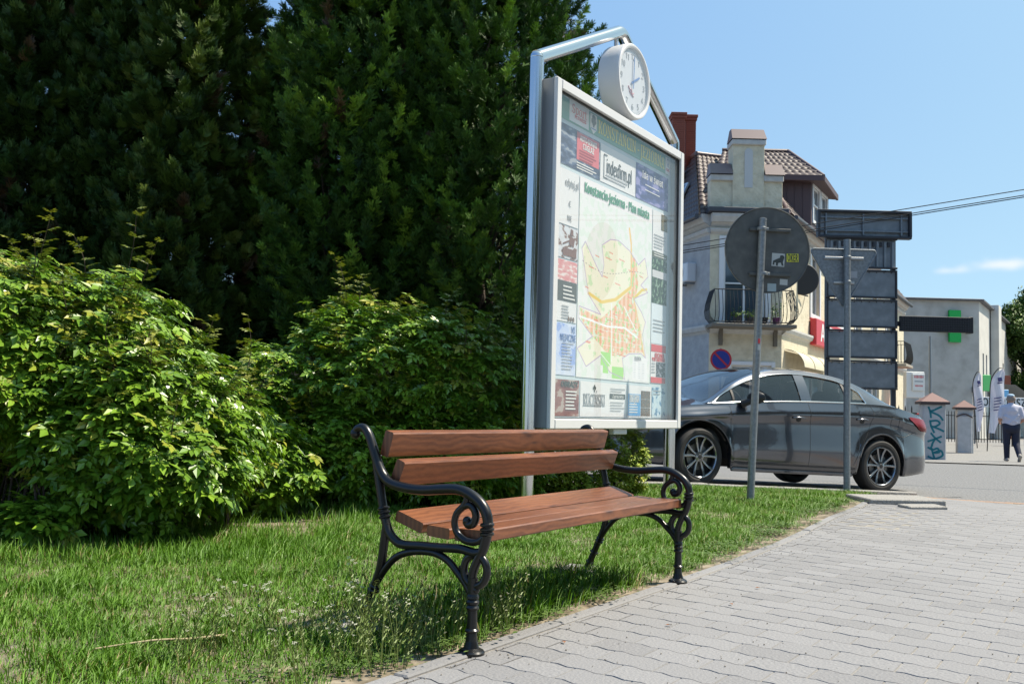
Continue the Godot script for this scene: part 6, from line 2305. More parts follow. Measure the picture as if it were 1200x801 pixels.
func build_totem() -> void:
	var t := thing("advertising_totem", "tall dark steel billboard frame seen from behind, stacked grey panels between posts", "billboard", Transform3D(Basis.IDENTITY, at(7.3, -0.2, 20.0)))
	var dark := mat(Color(0.03, 0.033, 0.04), 0.55)
	var sheet_m := tri_mat(noise_tex(256, 0.02, [[0.0, Color(0.18, 0.20, 0.215)], [0.6, Color(0.22, 0.245, 0.265)], [1.0, Color(0.28, 0.305, 0.325)]], 95, 5), 1.3, 0.5)
	sheet_m.metallic = 0.4
	for x in [-0.72, 0.66]:
		var p := Mb.new()
		p.box(Vector3(x, 2.5, -0.06), Vector3(0.09, 5.0, 0.09), 0.006)
		part("post", p, dark, t)
	var ys := [[1.70, 2.26], [2.34, 2.90], [2.98, 3.54], [3.60, 4.16]]
	for k in ys.size():
		var y: Array = ys[k]
		var m := Mb.new()
		m.box(Vector3(-0.03, (y[0] + y[1]) / 2, 0.02), Vector3(1.40, y[1] - y[0] - 0.04, 0.025), 0.004)
		var pn := part("panel", m, sheet_m, t)
		var f := Mb.new()
		for q in [[-0.03, y[0], 1.48, 0.035], [-0.03, y[1], 1.48, 0.035]]:
			f.box(Vector3(q[0], q[1], 0.035), Vector3(q[2], q[3], 0.05), 0.004)
		for x in [-0.75, 0.69]:
			f.box(Vector3(x, (y[0] + y[1]) / 2, 0.035), Vector3(0.04, y[1] - y[0] - 0.04, 0.05), 0.004)
		for q in 9:
			f.box(Vector3(-0.65 + 0.155 * q, y[1] - 0.04, 0.038), Vector3(0.02, 0.02, 0.012), 0.002)
		part("panel_frame", f, dark, pn)
	# ribbed sheet with slots
	var rb := Mb.new()
	rb.box(Vector3(-0.03, 4.52, -0.01), Vector3(1.44, 0.62, 0.02), 0.0)
	for k in 9:
		rb.box(Vector3(-0.66 + 0.16 * k, 4.50, 0.03), Vector3(0.05, 0.56, 0.05), 0.008)
	var rbo := part("ribbed_panel", rb, sheet_m, t)
	var rf := Mb.new()
	rf.box(Vector3(-0.03, 4.22, 0.03), Vector3(1.48, 0.04, 0.07), 0.004)
	rf.box(Vector3(-0.03, 4.83, 0.03), Vector3(1.48, 0.04, 0.07), 0.004)
	for k in 8:
		rf.box(Vector3(-0.58 + 0.16 * k, 4.72, 0.02), Vector3(0.05, 0.10, 0.03), 0.004)
	part("panel_frame", rf, dark, rbo)
	# wide box sign on top
	var hb := Mb.new()
	hb.box(Vector3(0.02, 5.13, -0.02), Vector3(1.92, 0.52, 0.03), 0.004)
	var top := part("head_panel", hb, sheet_m, t)
	var hf := Mb.new()
	for q in [[0.02, 4.86, 1.96, 0.05], [0.02, 5.40, 1.96, 0.05]]:
		hf.box(Vector3(q[0], q[1], 0.03), Vector3(q[2], q[3], 0.14), 0.006)
	for x in [-0.94, 0.98]:
		hf.box(Vector3(x, 5.13, 0.03), Vector3(0.05, 0.5, 0.14), 0.006)
	part("panel_frame", hf, dark, top)
	var hr := Mb.new()
	for y in [4.99, 5.27]:
		hr.box(Vector3(0.02, y, 0.03), Vector3(1.84, 0.03, 0.04), 0.004)
	for x in [-0.78, 0.0, 0.80]:
		hr.box(Vector3(x, 5.13, 0.035), Vector3(0.035, 0.46, 0.05), 0.004)
	part("stiffener", hr, MT.galv, top)
	# separate black matrix panel on an arm
	var ar := Mb.new()
	ar.box(Vector3(1.50, 3.07, 0.02), Vector3(1.46, 0.32, 0.10), 0.008)
	ar.box(Vector3(2.24, 3.07, -0.02), Vector3(0.10, 0.34, 0.16), 0.008)
	var mp := part("matrix_panel", ar, mat(Color(0.016, 0.017, 0.02), 0.65), t)
	var rib := Mb.new()
	for i in 28:
		for j in 6:
			rib.box(Vector3(0.82 + 0.05 * i, 2.945 + 0.05 * j, 0.074), Vector3(0.03, 0.03, 0.012), 0.0)
	part("louvres", rib, mat(Color(0.03, 0.033, 0.04), 0.5), mp)
	var arm := Mb.new()
	arm.box(Vector3(0.74, 3.07, -0.05), Vector3(0.16, 0.10, 0.06), 0.004)
	part("arm", arm, dark, t)

# ---------------------------------------------------------------- street furniture
func build_street_things() -> void:
	var plaster := tri_mat(noise_tex(256, 0.02, [[0.0, Color(0.36, 0.37, 0.38)], [1.0, Color(0.50, 0.51, 0.52)]], 97, 5), 1.5, 0.9)
	var cap_m := mat(Color(0.21, 0.115, 0.10), 0.7)
	var cap_edge := mat(Color(0.06, 0.04, 0.04), 0.7)
	var pillar := func(pos: Vector2, w: float, h: float, lab: String, turn: float) -> Node3D:
		var p := thing("gate_pillar", lab, "gate pillar", Transform3D(Basis(Vector3.UP, turn), at(pos.x, -0.2, pos.y)), "")
		var s := Mb.new()
		s.box(Vector3(0, h / 2 - 0.05, 0), Vector3(w, h + 0.1, w), 0.02)
		part("shaft", s, plaster, p)
		var e := Mb.new()
		e.box(Vector3(0, h + 0.035, 0), Vector3(w + 0.18, 0.07, w + 0.18), 0.008)
		part("cap_edge", e, cap_edge, p)
		var c := Mb.new()
		var a := w / 2 + 0.085
		var apx := Vector3(0, h + 0.32, 0)
		var k4 := [Vector3(-a, h + 0.07, a), Vector3(a, h + 0.07, a), Vector3(a, h + 0.07, -a), Vector3(-a, h + 0.07, -a)]
		for k in 4:
			c.plate([k4[k], k4[(k + 1) % 4], apx], Vector3(0, h, 0))
		part("cap", c, cap_m, p)
		return p
	var p1: Node3D = pillar.call(Vector2(11.48, 26.25), 0.56, 1.52, "stout grey gate pillar with teal sprayed writing down its face", -0.18)
	# sprayed letters running down the pillar
	var spray := mat(Color(0.006, 0.16, 0.20), 0.7)
	var strokes := [
		[[-0.16, 1.42, -0.12, 1.30, -0.10, 1.14], [0.17, 1.44, -0.02, 1.34, -0.10, 1.30, 0.10, 1.20, 0.20, 1.08]],
		[[-0.12, 1.06, -0.10, 0.92, -0.02, 0.74], [-0.12, 1.04, 0.05, 1.06, 0.12, 0.98, 0.0, 0.90, -0.10, 0.90], [-0.06, 0.90, 0.10, 0.84, 0.22, 0.78]],
		[[-0.18, 0.50, -0.02, 0.56, 0.16, 0.64], [-0.10, 0.72, 0.0, 0.60, 0.14, 0.48], [0.02, 0.60, -0.06, 0.46, -0.08, 0.38]],
		[[-0.18, 0.34, -0.06, 0.28, 0.06, 0.32, 0.10, 0.22, -0.04, 0.20], [-0.10, 0.36, -0.06, 0.20, -0.02, 0.06], [-0.04, 0.20, 0.14, 0.26, 0.19, 0.14, 0.06, 0.06, -0.04, 0.04, -0.18, 0.10]]]
	for li in 4:
		var g := Mb.new()
		for s in strokes[li]:
			var pts := []
			for k in range(0, s.size(), 2):
				pts.append(Vector3(s[k], s[k + 1] + 0.02, 0.279))
			var path := spline(pts, 6)
			for k in path.size() - 1:
				var d := (path[k + 1] - path[k]).normalized()
				var sd := Vector3(-d.y, d.x, 0) * 0.026
				var zo := Vector3(0, 0, 0.004 + 0.0004 * (k % 3))
				g.face([path[k] - sd - d * 0.012 + zo, path[k + 1] - sd + d * 0.012 + zo, path[k + 1] + sd + d * 0.012 + zo, path[k] + sd - d * 0.012 + zo], Vector3.BACK)
		part("sprayed_letter", g, spray, p1)
	var p2: Node3D = pillar.call(Vector2(15.62, 33.2), 0.50, 1.50, "slimmer pale gate pillar with a meter niche, behind the sprayed one", -0.30)
	var nb := Mb.new()
	nb.box(Vector3(-0.04, 0.64, 0.27), Vector3(0.46, 1.28, 0.12), 0.02)
	part("meter_box", nb, plaster, p2)
	var nt := Mb.new()
	nt.tube(spline([Vector3(-0.30, 1.24, 0.34), Vector3(-0.04, 1.34, 0.34), Vector3(0.22, 1.22, 0.34)], 5), 0.025, 6)
	part("meter_hood", nt, cap_edge, p2)
	# fences
	var fence := func(a: Vector2, b: Vector2, y0: float, h: float, step: float, lab: String) -> void:
		var f := thing("bar_fence", lab, "fence", Transform3D(Basis.IDENTITY, at(a.x, y0, a.y)))
		var d := Vector3(b.x - a.x, 0, -(b.y - a.y))
		var l := d.length()
		d = d.normalized()
		var bar := Mb.new()
		bar.box(Vector3(0, h / 2, 0), Vector3(0.025, h, 0.025), 0.0)
		bar.lathe([Vector2(0.02, h), Vector2(0.0, h + 0.09)], 4)
		var bm := bar.mesh()
		for k in int(l / step) + 1:
			var o := part("bar", bm, MT.black_metal, f)
			o.position = d * step * k
		for y in [0.15, h - 0.14]:
			var r := Mb.new()
			r.box(d * l / 2 + Vector3(0, y, 0), Vector3(l, 0.04, 0.035), 0.0, Basis(d, Vector3.UP, d.cross(Vector3.UP)))
			part("rail", r, MT.black_metal, f)
	fence.call(Vector2(8.6, 26.6), Vector2(11.1, 26.35), -0.15, 1.35, 0.17, "black bar fence section between the car's tail and the sprayed pillar")
	fence.call(Vector2(19.3, 44.0), Vector2(23.2, 45.0), -0.05, 1.35, 0.16, "long black bar fence in front of the grey building")
	var gp2 := thing("fence_post", "thick black square gate post ending the bar fence", "post", Transform3D(Basis.IDENTITY, at(23.35, -0.2, 44.6)))
	var gpm := Mb.new()
	gpm.box(Vector3(0, 0.85, 0), Vector3(0.28, 1.7, 0.28), 0.02)
	part("post_shaft", gpm, MT.black_metal, gp2)
	# red van front behind the fence
	var rv := thing("red_car", "red car partly hidden behind the bar fence and gate pillar", "car", Transform3D(Basis(Vector3.UP, 0.4), at(19.5, -0.2, 48.0)))
	var cb := Mb.new()
	cb.prism(PackedVector2Array([Vector2(-1.6, 0.25), Vector2(-1.62, 0.7), Vector2(-1.4, 0.86), Vector2(-0.75, 0.95), Vector2(-0.3, 1.42), Vector2(0.9, 1.46), Vector2(1.6, 1.0), Vector2(1.75, 0.85), Vector2(1.75, 0.25)]), -0.8, 0.8)
	part("body", cb, mat(Color(0.42, 0.02, 0.02), 0.3), rv)
	var cg := Mb.new()
	cg.prism(PackedVector2Array([Vector2(-0.65, 0.97), Vector2(-0.28, 1.36), Vector2(0.85, 1.40), Vector2(1.4, 1.0)]), -0.81, 0.81)
	part("side_window", cg, MT.pane, rv)
	for x in [-1.0, 1.15]:
		for z in [-0.8, 0.8]:
			var w := Mb.new()
			w.lathe([Vector2(0.0, -0.1), Vector2(0.31, -0.1), Vector2(0.33, 0.0), Vector2(0.31, 0.06), Vector2(0.0, 0.06)], 20, Transform3D(Basis(Vector3.RIGHT, PI / 2), Vector3(x, 0.32, z)))
			part("wheel", w, MT.rubber, rv)
	# feather banners
	var cloth := mat(Color(0.52, 0.53, 0.60), 0.8)
	cloth.backlight_enabled = true
	cloth.backlight = Color(0.5, 0.5, 0.55)
	var feather := func(pos: Vector2, h: float, w: float, lean: float, lab: String) -> void:
		var f := thing("feather_banner", lab, "banner", Transform3D(Basis(Vector3.UP, 0.1) * Basis(Vector3.BACK, lean), at(pos.x, -0.2, pos.y)))
		var po := Mb.new()
		po.tube(spline([Vector3(0, 0, 0), Vector3(0, h * 0.6, 0), Vector3(0.05 * w, h * 0.85, 0), Vector3(0.5 * w, h * 0.985, 0), Vector3(0.85 * w, h, 0)], 6), 0.018, 6)
		part("mast", po, MT.black_metal, f)
		var c := Mb.new()
		var rows := []
		for k in 21:
			var t := k / 20.0
			var y := lerpf(h * 0.22, h * 0.99, t)
			var x0: float = 0.02 + 0.75 * w * pow(max(0.0, t - 0.75) / 0.25, 2.0)
			var x1: float = w * (0.55 + 0.5 * smoothstep(0.0, 0.5, t)) * (1.0 if t < 0.95 else 1.0 - (t - 0.95) * 3.0)
			var row := []
			for j in 7:
				row.append(Vector3(lerpf(x0, x1, j / 6.0), y, 0.05 * sin(j * 0.9 + t * 7.0)))
			rows.append(row)
		c.patch(rows, Vector3.ZERO, Vector3.BACK)
		var co := part("cloth", c, cloth, f)
		var mk := Mb.new()
		for q in 5:
			mk.box(Vector3(w * 0.5, h * (0.50 + 0.035 * q), 0.075), Vector3(w * 0.55, h * 0.012, 0.004), 0.0, Basis(Vector3.BACK, 0.25))
		mk.box(Vector3(w * 0.6, h * 0.86, 0.075), Vector3(w * 0.3, h * 0.05, 0.004), 0.0, Basis(Vector3.BACK, 0.3))
		mk.box(Vector3(w * 0.6, h * 0.82, 0.075), Vector3(w * 0.36, h * 0.014, 0.004), 0.0, Basis(Vector3.BACK, 0.25))
		part("printed_lines", mk, mat(Color(0.05, 0.05, 0.16), 0.7), co)
	feather.call(Vector2(17.78, 36.0), 3.15, 0.55, -0.06, "large white feather banner with dark printed lines beside the gate pillar")
	feather.call(Vector2(19.35, 40.0), 3.15, 0.40, 0.07, "smaller white feather banner behind the larger banner")
	# boards by the shops further along
	var nt2 := thing("notary_board", "long white board with dark capital letters beyond the walking man", "sign", Transform3D(Basis(Vector3.UP, 0.0), at(22.95, 1.6, 46.0)))
	var nm := Mb.new()
	nm.box(Vector3(0.4, 0.25, 0), Vector3(2.6, 0.5, 0.06), 0.01)
	part("board", nm, MT.print_paper, nt2)
	for x in [-0.8, 1.6]:
		var lg := Mb.new()
		lg.box(Vector3(x, -0.85, -0.05), Vector3(0.06, 1.8, 0.06), 0.0)
		part("leg", lg, MT.galv, nt2)
	words("NOTARIUSZ", 0.36, MT.print_black, nt2, Transform3D(Basis.IDENTITY, Vector3(0.4, 0.25, 0.033)), MT.bold, 1.0, 2.4)
	var bs := thing("blue_board", "blue and white box sign fixed to the sunlit street wall", "sign", Transform3D(Basis(Vector3.UP, 0.3), at(26.55, 1.6, 52.0)))
	var bb := Mb.new()
	bb.box(Vector3(0, 0.75, 0), Vector3(0.55, 0.65, 0.3), 0.02)
	part("sign_box", bb, mat(Color(0.12, 0.36, 0.62), 0.5), bs)
	var bp := Mb.new()
	bp.box(Vector3(0, -0.7, -0.1), Vector3(0.08, 2.3, 0.08), 0.0)
	part("stand", bp, MT.galv, bs)
	var rd := thing("red_white_board", "white board with a red oval at the far end of the pavement", "sign", Transform3D(Basis.IDENTITY, at(25.5, 1.45, 48.0)))
	var rdm := Mb.new()
	rdm.box(Vector3(0.4, 0.3, 0), Vector3(1.6, 0.65, 0.06), 0.01)
	rdm.box(Vector3(0.4, -0.85, -0.06), Vector3(0.07, 1.7, 0.05), 0.0)
	part("board", rdm, MT.print_paper, rd)
	var ov := Mb.new()
	var poly := PackedVector2Array()
	for k in 20:
		poly.append(Vector2(0.4 + 0.55 * cos(TAU * k / 20.0), 0.3 + 0.17 * sin(TAU * k / 20.0)))
	ov.prism(poly, 0.031, 0.036)
	part("red_oval", ov, MT.print_red, rd)
	# pitched glass canopy further along the street wall
	var cn := thing("shop_canopy", "low shop roof with a pale metal edge sloping down along the street", "canopy", Transform3D(Basis.IDENTITY, at(30.0, -0.2, 62.0)))
	var cnm := Mb.new()
	cnm.plate([Vector3(0, 3.6, 0), Vector3(7.0, 1.9, -8.0), Vector3(9.5, 1.9, -8.0), Vector3(3.0, 3.6, -1.0)], Vector3(2, -5, -2))
	cnm.box(Vector3(3.5, 2.75, -4.0), Vector3(11.0, 0.18, 0.12), 0.0, Basis(Vector3(7.0, -1.7, -8.0).normalized(), Vector3.UP, Vector3(7.0, -1.7, -8.0).normalized().cross(Vector3.UP)).orthonormalized())
	part("canopy_sheet", cnm, MT.galv, cn)
	var wl := Mb.new()
	wl.plate([Vector3(0.2, 0, 0), Vector3(7.0, 0, -8.0), Vector3(7.0, 1.8, -8.0), Vector3(0.2, 3.4, 0)], Vector3(5, 1, 0))
	part("shop_front", wl, MT.pane, cn)
	var rbx := thing("brick_chimney", "square red brick chimney above the low shop roof", "chimney", Transform3D(Basis.IDENTITY, at(33.5, -0.2, 66.0)))
	var rbm := Mb.new()
	for k in 36:
		rbm.box(Vector3(0, 0.06 + 0.12 * k, 0), Vector3(1.1 if k % 2 else 1.09, 0.12, 0.8), 0.004)
	part("brickwork", rbm, mat(Color(0.22, 0.07, 0.045), 0.9), rbx)
	# lamp post far behind
	var lp := thing("lamp_post", "thin grey street lamp post behind the sprayed pillar", "lamp post", Transform3D(Basis.IDENTITY, at(17.42, -0.2, 40.0)))
	var lm := Mb.new()
	lm.tube(PackedVector3Array([Vector3(0, 0, 0), Vector3(0, 1.7, 0), Vector3(0, 1.75, 0), Vector3(0, 4.6, 0)]), [0.10, 0.10, 0.065, 0.05], 10)
	part("pole", lm, MT.galv, lp)
	# white shop sign seen past the totem
	var ws := thing("white_shop_sign", "white projecting shop board with red lettering beyond the billboard", "sign", Transform3D(Basis(Vector3.UP, 0.15), at(19.45, 2.0, 46.5)))
	var wm := Mb.new()
	wm.box(Vector3(0, 0.6, 0), Vector3(0.95, 1.25, 0.3), 0.02)
	part("sign_box", wm, MT.print_white, ws)
	var w2 := Mb.new()
	w2.box(Vector3(0.12, 0.72, 0.20), Vector3(0.62, 0.80, 0.08), 0.01)
	var w2o := part("notice_panel", w2, MT.print_white, ws)
	var rp := Mb.new()
	for q in [[0.98, 0.13, 0.50], [0.55, 0.09, 0.42]]:
		var n := 7
		for k in n:
			rp.box(Vector3(0.12 - q[2] / 2 + q[2] * (k + 0.5) / n, q[0], 0.2415), Vector3(q[2] / n * 0.62, q[1] * (1.0 if k % 3 else 0.8), 0.002), 0.0)
	part("red_print", rp, MT.print_red, w2o)
	var gp3 := Mb.new()
	gp3.box(Vector3(0.12, 0.76, 0.2415), Vector3(0.44, 0.05, 0.002), 0.0)
	part("grey_print", gp3, MT.print_grey, w2o)
	var w3 := Mb.new()
	w3.box(Vector3(-0.42, -1.0, -0.1), Vector3(0.10, 2.3, 0.12), 0.0)
	w3.box(Vector3(0.42, -1.0, -0.1), Vector3(0.10, 2.3, 0.12), 0.0)
	part("stand", w3, MT.print_white, ws)
	# overhead wires
	for k in 3:
		var off: float = [0.0, -0.10, -0.16][k]
		var a := at(-8.0, 2.3 + off, 20.8)
		var b := at(8.02, 4.54 + off * [1.0, 0.9, 0.75][k], 15.0)
		var dir := (b - a)
		var c := b + dir * 0.55
		var l := PackedVector3Array()
		for q in 31:
			var t := q / 30.0
			l.append(a.lerp(c, t) + Vector3(0, 0.25 + 0.30 * (t - 0.6), 0) * 0.0)
		var w := thing("overhead_wire", ["topmost of three black overhead wires strung past the house and billboard", "middle one of three black overhead wires strung past the house and billboard", "lowest of three black overhead wires strung past the house and billboard"][k], "wire", Transform3D.IDENTITY, "overhead wires")
		var wmx := Mb.new()
		wmx.tube(l, 0.008, 5)
		part("cable", wmx, MT.black_plastic, w)

# ---------------------------------------------------------------- walking man
# surface nets over a field of tapered capsules joined smoothly
func capsule_mesh(bones: Array, cell: float, k: float, mb: Mb) -> void:
	var lo := Vector3.INF
	var hi := -Vector3.INF
	for b in bones:
		var r: float = max(b[2], b[3]) * (b[4].x if b.size() > 4 else 1.0) + cell * 2.0
		for p in [b[0], b[1]]:
			lo = lo.min(p - Vector3.ONE * r)
			hi = hi.max(p + Vector3.ONE * r)
	var nx := int((hi.x - lo.x) / cell) + 2
	var ny := int((hi.y - lo.y) / cell) + 2
	var nz := int((hi.z - lo.z) / cell) + 2
	var f := PackedFloat32Array()
	f.resize(nx * ny * nz)
	f.fill(1.0)
	for b in bones:
		var a: Vector3 = b[0]
		var e: Vector3 = b[1]
		var ra: float = b[2]
		var rb: float = b[3]
		var sc: Vector3 = b[4] if b.size() > 4 else Vector3.ONE
		var r: float = max(ra, rb) * max(sc.x, sc.z) + k + cell * 2.0
		var l := a.min(e) - Vector3.ONE * r
		var h := a.max(e) + Vector3.ONE * r
		var d := e - a
		var dd: float = max(d.length_squared(), 1e-9)
		for iz in range(max(0, int((l.z - lo.z) / cell)), min(nz, int((h.z - lo.z) / cell) + 2)):
			for iy in range(max(0, int((l.y - lo.y) / cell)), min(ny, int((h.y - lo.y) / cell) + 2)):
				for ix in range(max(0, int((l.x - lo.x) / cell)), min(nx, int((h.x - lo.x) / cell) + 2)):
					var p := lo + Vector3(ix, iy, iz) * cell
					var t := clampf((p - a).dot(d) / dd, 0.0, 1.0)
					var q := (p - a - d * t) / sc
					var v := q.length() - lerpf(ra, rb, t)
					var at_i := ix + nx * (iy + ny * iz)
					var o := f[at_i]
					var m := clampf(0.5 + 0.5 * (o - v) / k, 0.0, 1.0)
					f[at_i] = lerpf(o, v, m) - k * m * (1.0 - m)
	var ids := {}
	for iz in nz - 1:
		for iy in ny - 1:
			for ix in nx - 1:
				var i0 := ix + nx * (iy + ny * iz)
				var c := [f[i0], f[i0 + 1], f[i0 + nx], f[i0 + nx + 1], f[i0 + nx * ny], f[i0 + nx * ny + 1], f[i0 + nx * ny + nx], f[i0 + nx * ny + nx + 1]]
				var neg := 0
				for w in c:
					if w < 0.0:
						neg += 1
				if neg == 0 or neg == 8:
					continue
				var s := Vector3.ZERO
				var n := 0
				for e in [[0, 1], [2, 3], [4, 5], [6, 7], [0, 2], [1, 3], [4, 6], [5, 7], [0, 4], [1, 5], [2, 6], [3, 7]]:
					var u: float = c[e[0]]
					var w: float = c[e[1]]
					if (u < 0.0) == (w < 0.0):
						continue
					var t := u / (u - w)
					var p0 := Vector3(e[0] & 1, (e[0] >> 1) & 1, (e[0] >> 2) & 1)
					var p1 := Vector3(e[1] & 1, (e[1] >> 1) & 1, (e[1] >> 2) & 1)
					s += p0.lerp(p1, t)
					n += 1
				var g := Vector3(c[1] + c[3] + c[5] + c[7] - c[0] - c[2] - c[4] - c[6], c[2] + c[3] + c[6] + c[7] - c[0] - c[1] - c[4] - c[5], c[4] + c[5] + c[6] + c[7] - c[0] - c[1] - c[2] - c[3])
				ids[i0] = mb.vert(lo + (Vector3(ix, iy, iz) + s / n) * cell, g.normalized())
	var st := [1, nx, nx * ny]
	for key in ids:
		var i: int = key
		for ax in 3:
			var b1: int = st[(ax + 1) % 3]
			var b2: int = st[(ax + 2) % 3]
			if (f[i] < 0.0) == (f[i + st[ax]] < 0.0):
				continue
			if ids.has(i - b1) and ids.has(i - b2) and ids.has(i - b1 - b2):
				mb.quad(ids[i], ids[i - b1], ids[i - b1 - b2], ids[i - b2])

func build_man() -> void:
	var man := thing("person", "man in a white short sleeved shirt and dark jeans walking away on the pavement", "person", Transform3D(Basis(Vector3.UP, -0.25), gp(Vector2(13.03, 25.1), 0.015)))
	var hipL := Vector3(-0.10, 0.90, 0.0)
	var hipR := Vector3(0.10, 0.90, 0.0)
	var kneeL := Vector3(-0.10, 0.48, -0.06)
	var kneeR := Vector3(0.11, 0.47, -0.02)
	var ankL := Vector3(-0.09, 0.085, -0.10)
	var ankR := Vector3(0.13, 0.16, 0.26)
	var shL := Vector3(-0.20, 1.37, -0.02)
	var shR := Vector3(0.20, 1.37, -0.02)
	var elL := Vector3(-0.27, 1.08, 0.02)
	var elR := Vector3(0.28, 1.08, 0.02)
	var wrL := Vector3(-0.23, 1.02, -0.22)
	var wrR := Vector3(0.25, 1.00, -0.22)
	var skin := mat(Color(0.42, 0.22, 0.15), 0.6)
	# one continuous body with head, neck, arms, trunk and legs
	var body := Mb.new()
	capsule_mesh([
		[Vector3(0, 1.60, -0.035), Vector3(0, 1.645, -0.03), 0.082, 0.088, Vector3(0.92, 1, 1.08)],
		[Vector3(0, 1.545, -0.075), Vector3(0, 1.56, -0.07), 0.055, 0.055],
		[Vector3(0, 1.42, -0.01), Vector3(0, 1.56, -0.03), 0.062, 0.060],
		[Vector3(-0.082, 1.60, -0.025), Vector3(-0.086, 1.635, -0.02), 0.016, 0.02],
		[Vector3(0.082, 1.60, -0.025), Vector3(0.086, 1.635, -0.02), 0.016, 0.02],
		[Vector3(0, 1.60, -0.135), Vector3(0, 1.57, -0.145), 0.012, 0.018],
		[Vector3(0, 1.36, 0), Vector3(0, 1.05, -0.03), 0.13, 0.15, Vector3(1.25, 1, 0.8)],
		[Vector3(0, 1.05, -0.03), hipL.lerp(hipR, 0.5), 0.15, 0.15, Vector3(1.1, 1, 0.85)],
		[shL, elL, 0.055, 0.043], [elL, wrL, 0.042, 0.029], [shR, elR, 0.055, 0.043], [elR, wrR, 0.042, 0.029],
		[hipL, kneeL, 0.085, 0.058], [kneeL, ankL, 0.055, 0.038], [hipR, kneeR, 0.085, 0.058], [kneeR, ankR, 0.055, 0.038]], 0.016, 0.03, body)
	for s in [[wrL, -1.0], [wrR, 1.0]]:
		var w: Vector3 = s[0]
		var sg: float = s[1]
		var bones := [[w, w + Vector3(-0.02 * sg, -0.02, -0.06), 0.028, 0.034, Vector3(0.7, 1, 1)]]
		var palm := w + Vector3(-0.025 * sg, -0.025, -0.08)
		for k in 4:
			var b := palm + Vector3(-0.004 * sg, 0.026 - 0.018 * k, -0.012)
			var len: float = [0.040, 0.045, 0.042, 0.034][k]
			var m := b + Vector3(-0.012 * sg, -0.006, -len)
			bones.append([b, m, 0.0095, 0.009])
			bones.append([m, m + Vector3(-0.024 * sg, -0.008, -len * 0.35), 0.009, 0.008])
		var th := w + Vector3(-0.02 * sg, 0.018, -0.035)
		bones.append([th, th + Vector3(-0.02 * sg, 0.022, -0.03), 0.012, 0.010])
		bones.append([th + Vector3(-0.02 * sg, 0.022, -0.03), th + Vector3(-0.032 * sg, 0.018, -0.056), 0.010, 0.008])
		capsule_mesh(bones, 0.006, 0.008, body)
	part("body", body, skin, man)
	# hair: short grey fringe round the back of a balding head
	var hair := Mb.new()
	capsule_mesh([[Vector3(-0.045, 1.61, 0.005), Vector3(0.045, 1.61, 0.005), 0.068, 0.068], [Vector3(-0.03, 1.66, 0.0), Vector3(0.03, 1.66, 0.0), 0.062, 0.062]], 0.012, 0.03, hair)
	part("hair", hair, mat(Color(0.24, 0.19, 0.16), 0.8), man)
	# pale blue cap
	var cap := Mb.new()
	capsule_mesh([[Vector3(-0.01, 1.70, -0.035), Vector3(0.01, 1.70, -0.035), 0.086, 0.086, Vector3(1, 0.62, 1.1)], [Vector3(-0.04, 1.69, -0.15), Vector3(0.04, 1.69, -0.15), 0.035, 0.035, Vector3(1, 0.3, 1)]], 0.012, 0.03, cap)
	part("cap", cap, mat(Color(0.30, 0.42, 0.52), 0.85), man)
	# shirt
	var shirt := Mb.new()
	capsule_mesh([
		[Vector3(-0.12, 1.38, -0.01), Vector3(0.12, 1.38, -0.01), 0.095, 0.095, Vector3(1, 0.9, 0.95)],
		[Vector3(0, 1.34, 0.0), Vector3(0, 1.08, -0.03), 0.158, 0.178, Vector3(1.28, 1, 0.86)],
		[Vector3(0, 1.10, -0.03), Vector3(0, 0.97, -0.02), 0.182, 0.178, Vector3(1.16, 0.6, 0.95)],
		[Vector3(-0.06, 1.30, 0.07), Vector3(0.06, 1.30, 0.07), 0.07, 0.07],
		[Vector3(0, 1.44, 0.0), Vector3(0, 1.47, -0.005), 0.075, 0.07],
		[shL, shL.lerp(elL, 0.72), 0.085, 0.078], [shR, shR.lerp(elR, 0.72), 0.085, 0.078],
		[Vector3(-0.16, 1.16, 0.10), Vector3(0.10, 1.02, 0.135), 0.03, 0.02], [Vector3(0.15, 1.20, 0.10), Vector3(-0.06, 1.0, 0.14), 0.022, 0.02]], 0.014, 0.035, shirt)
	part("shirt", shirt, mat(Color(0.50, 0.49, 0.57), 0.85), man)
	# jeans
	var jeans := Mb.new()
	capsule_mesh([
		[Vector3(-0.05, 0.95, -0.01), Vector3(0.05, 0.95, -0.01), 0.158, 0.158, Vector3(1.05, 0.6, 0.92)],
		[Vector3(-0.07, 0.86, 0.035), Vector3(0.07, 0.86, 0.035), 0.125, 0.125],
		[hipL, kneeL, 0.112, 0.082], [kneeL, ankL + Vector3(0, 0.01, 0), 0.080, 0.066], [hipR, kneeR, 0.112, 0.082], [kneeR, ankR + Vector3(0, 0.0, -0.02), 0.080, 0.064],
		[kneeL + Vector3(-0.04, -0.06, 0.05), kneeL + Vector3(0.04, -0.09, 0.06), 0.026, 0.026], [kneeR + Vector3(-0.04, -0.03, 0.06), kneeR + Vector3(0.04, -0.05, 0.06), 0.026, 0.026]], 0.014, 0.025, jeans)
	part("jeans", jeans, mat(Color(0.014, 0.018, 0.04), 0.85), man)
	for s in [[ankL, Vector3(0, -0.045, -0.17), Vector3(0, -0.045, 0.05)], [ankR, Vector3(0.0, -0.135, -0.06), Vector3(0, -0.01, 0.065)]]:
		var sh := Mb.new()
		capsule_mesh([[s[0] + s[1], s[0] + s[2], 0.042, 0.044, Vector3(1.0, 0.9, 1)], [s[0] + s[2] * 0.6, s[0] + Vector3(0, 0.015, 0.01), 0.046, 0.042]], 0.011, 0.02, sh)
		part("shoe", sh, mat(Color(0.30, 0.27, 0.24), 0.8), man)

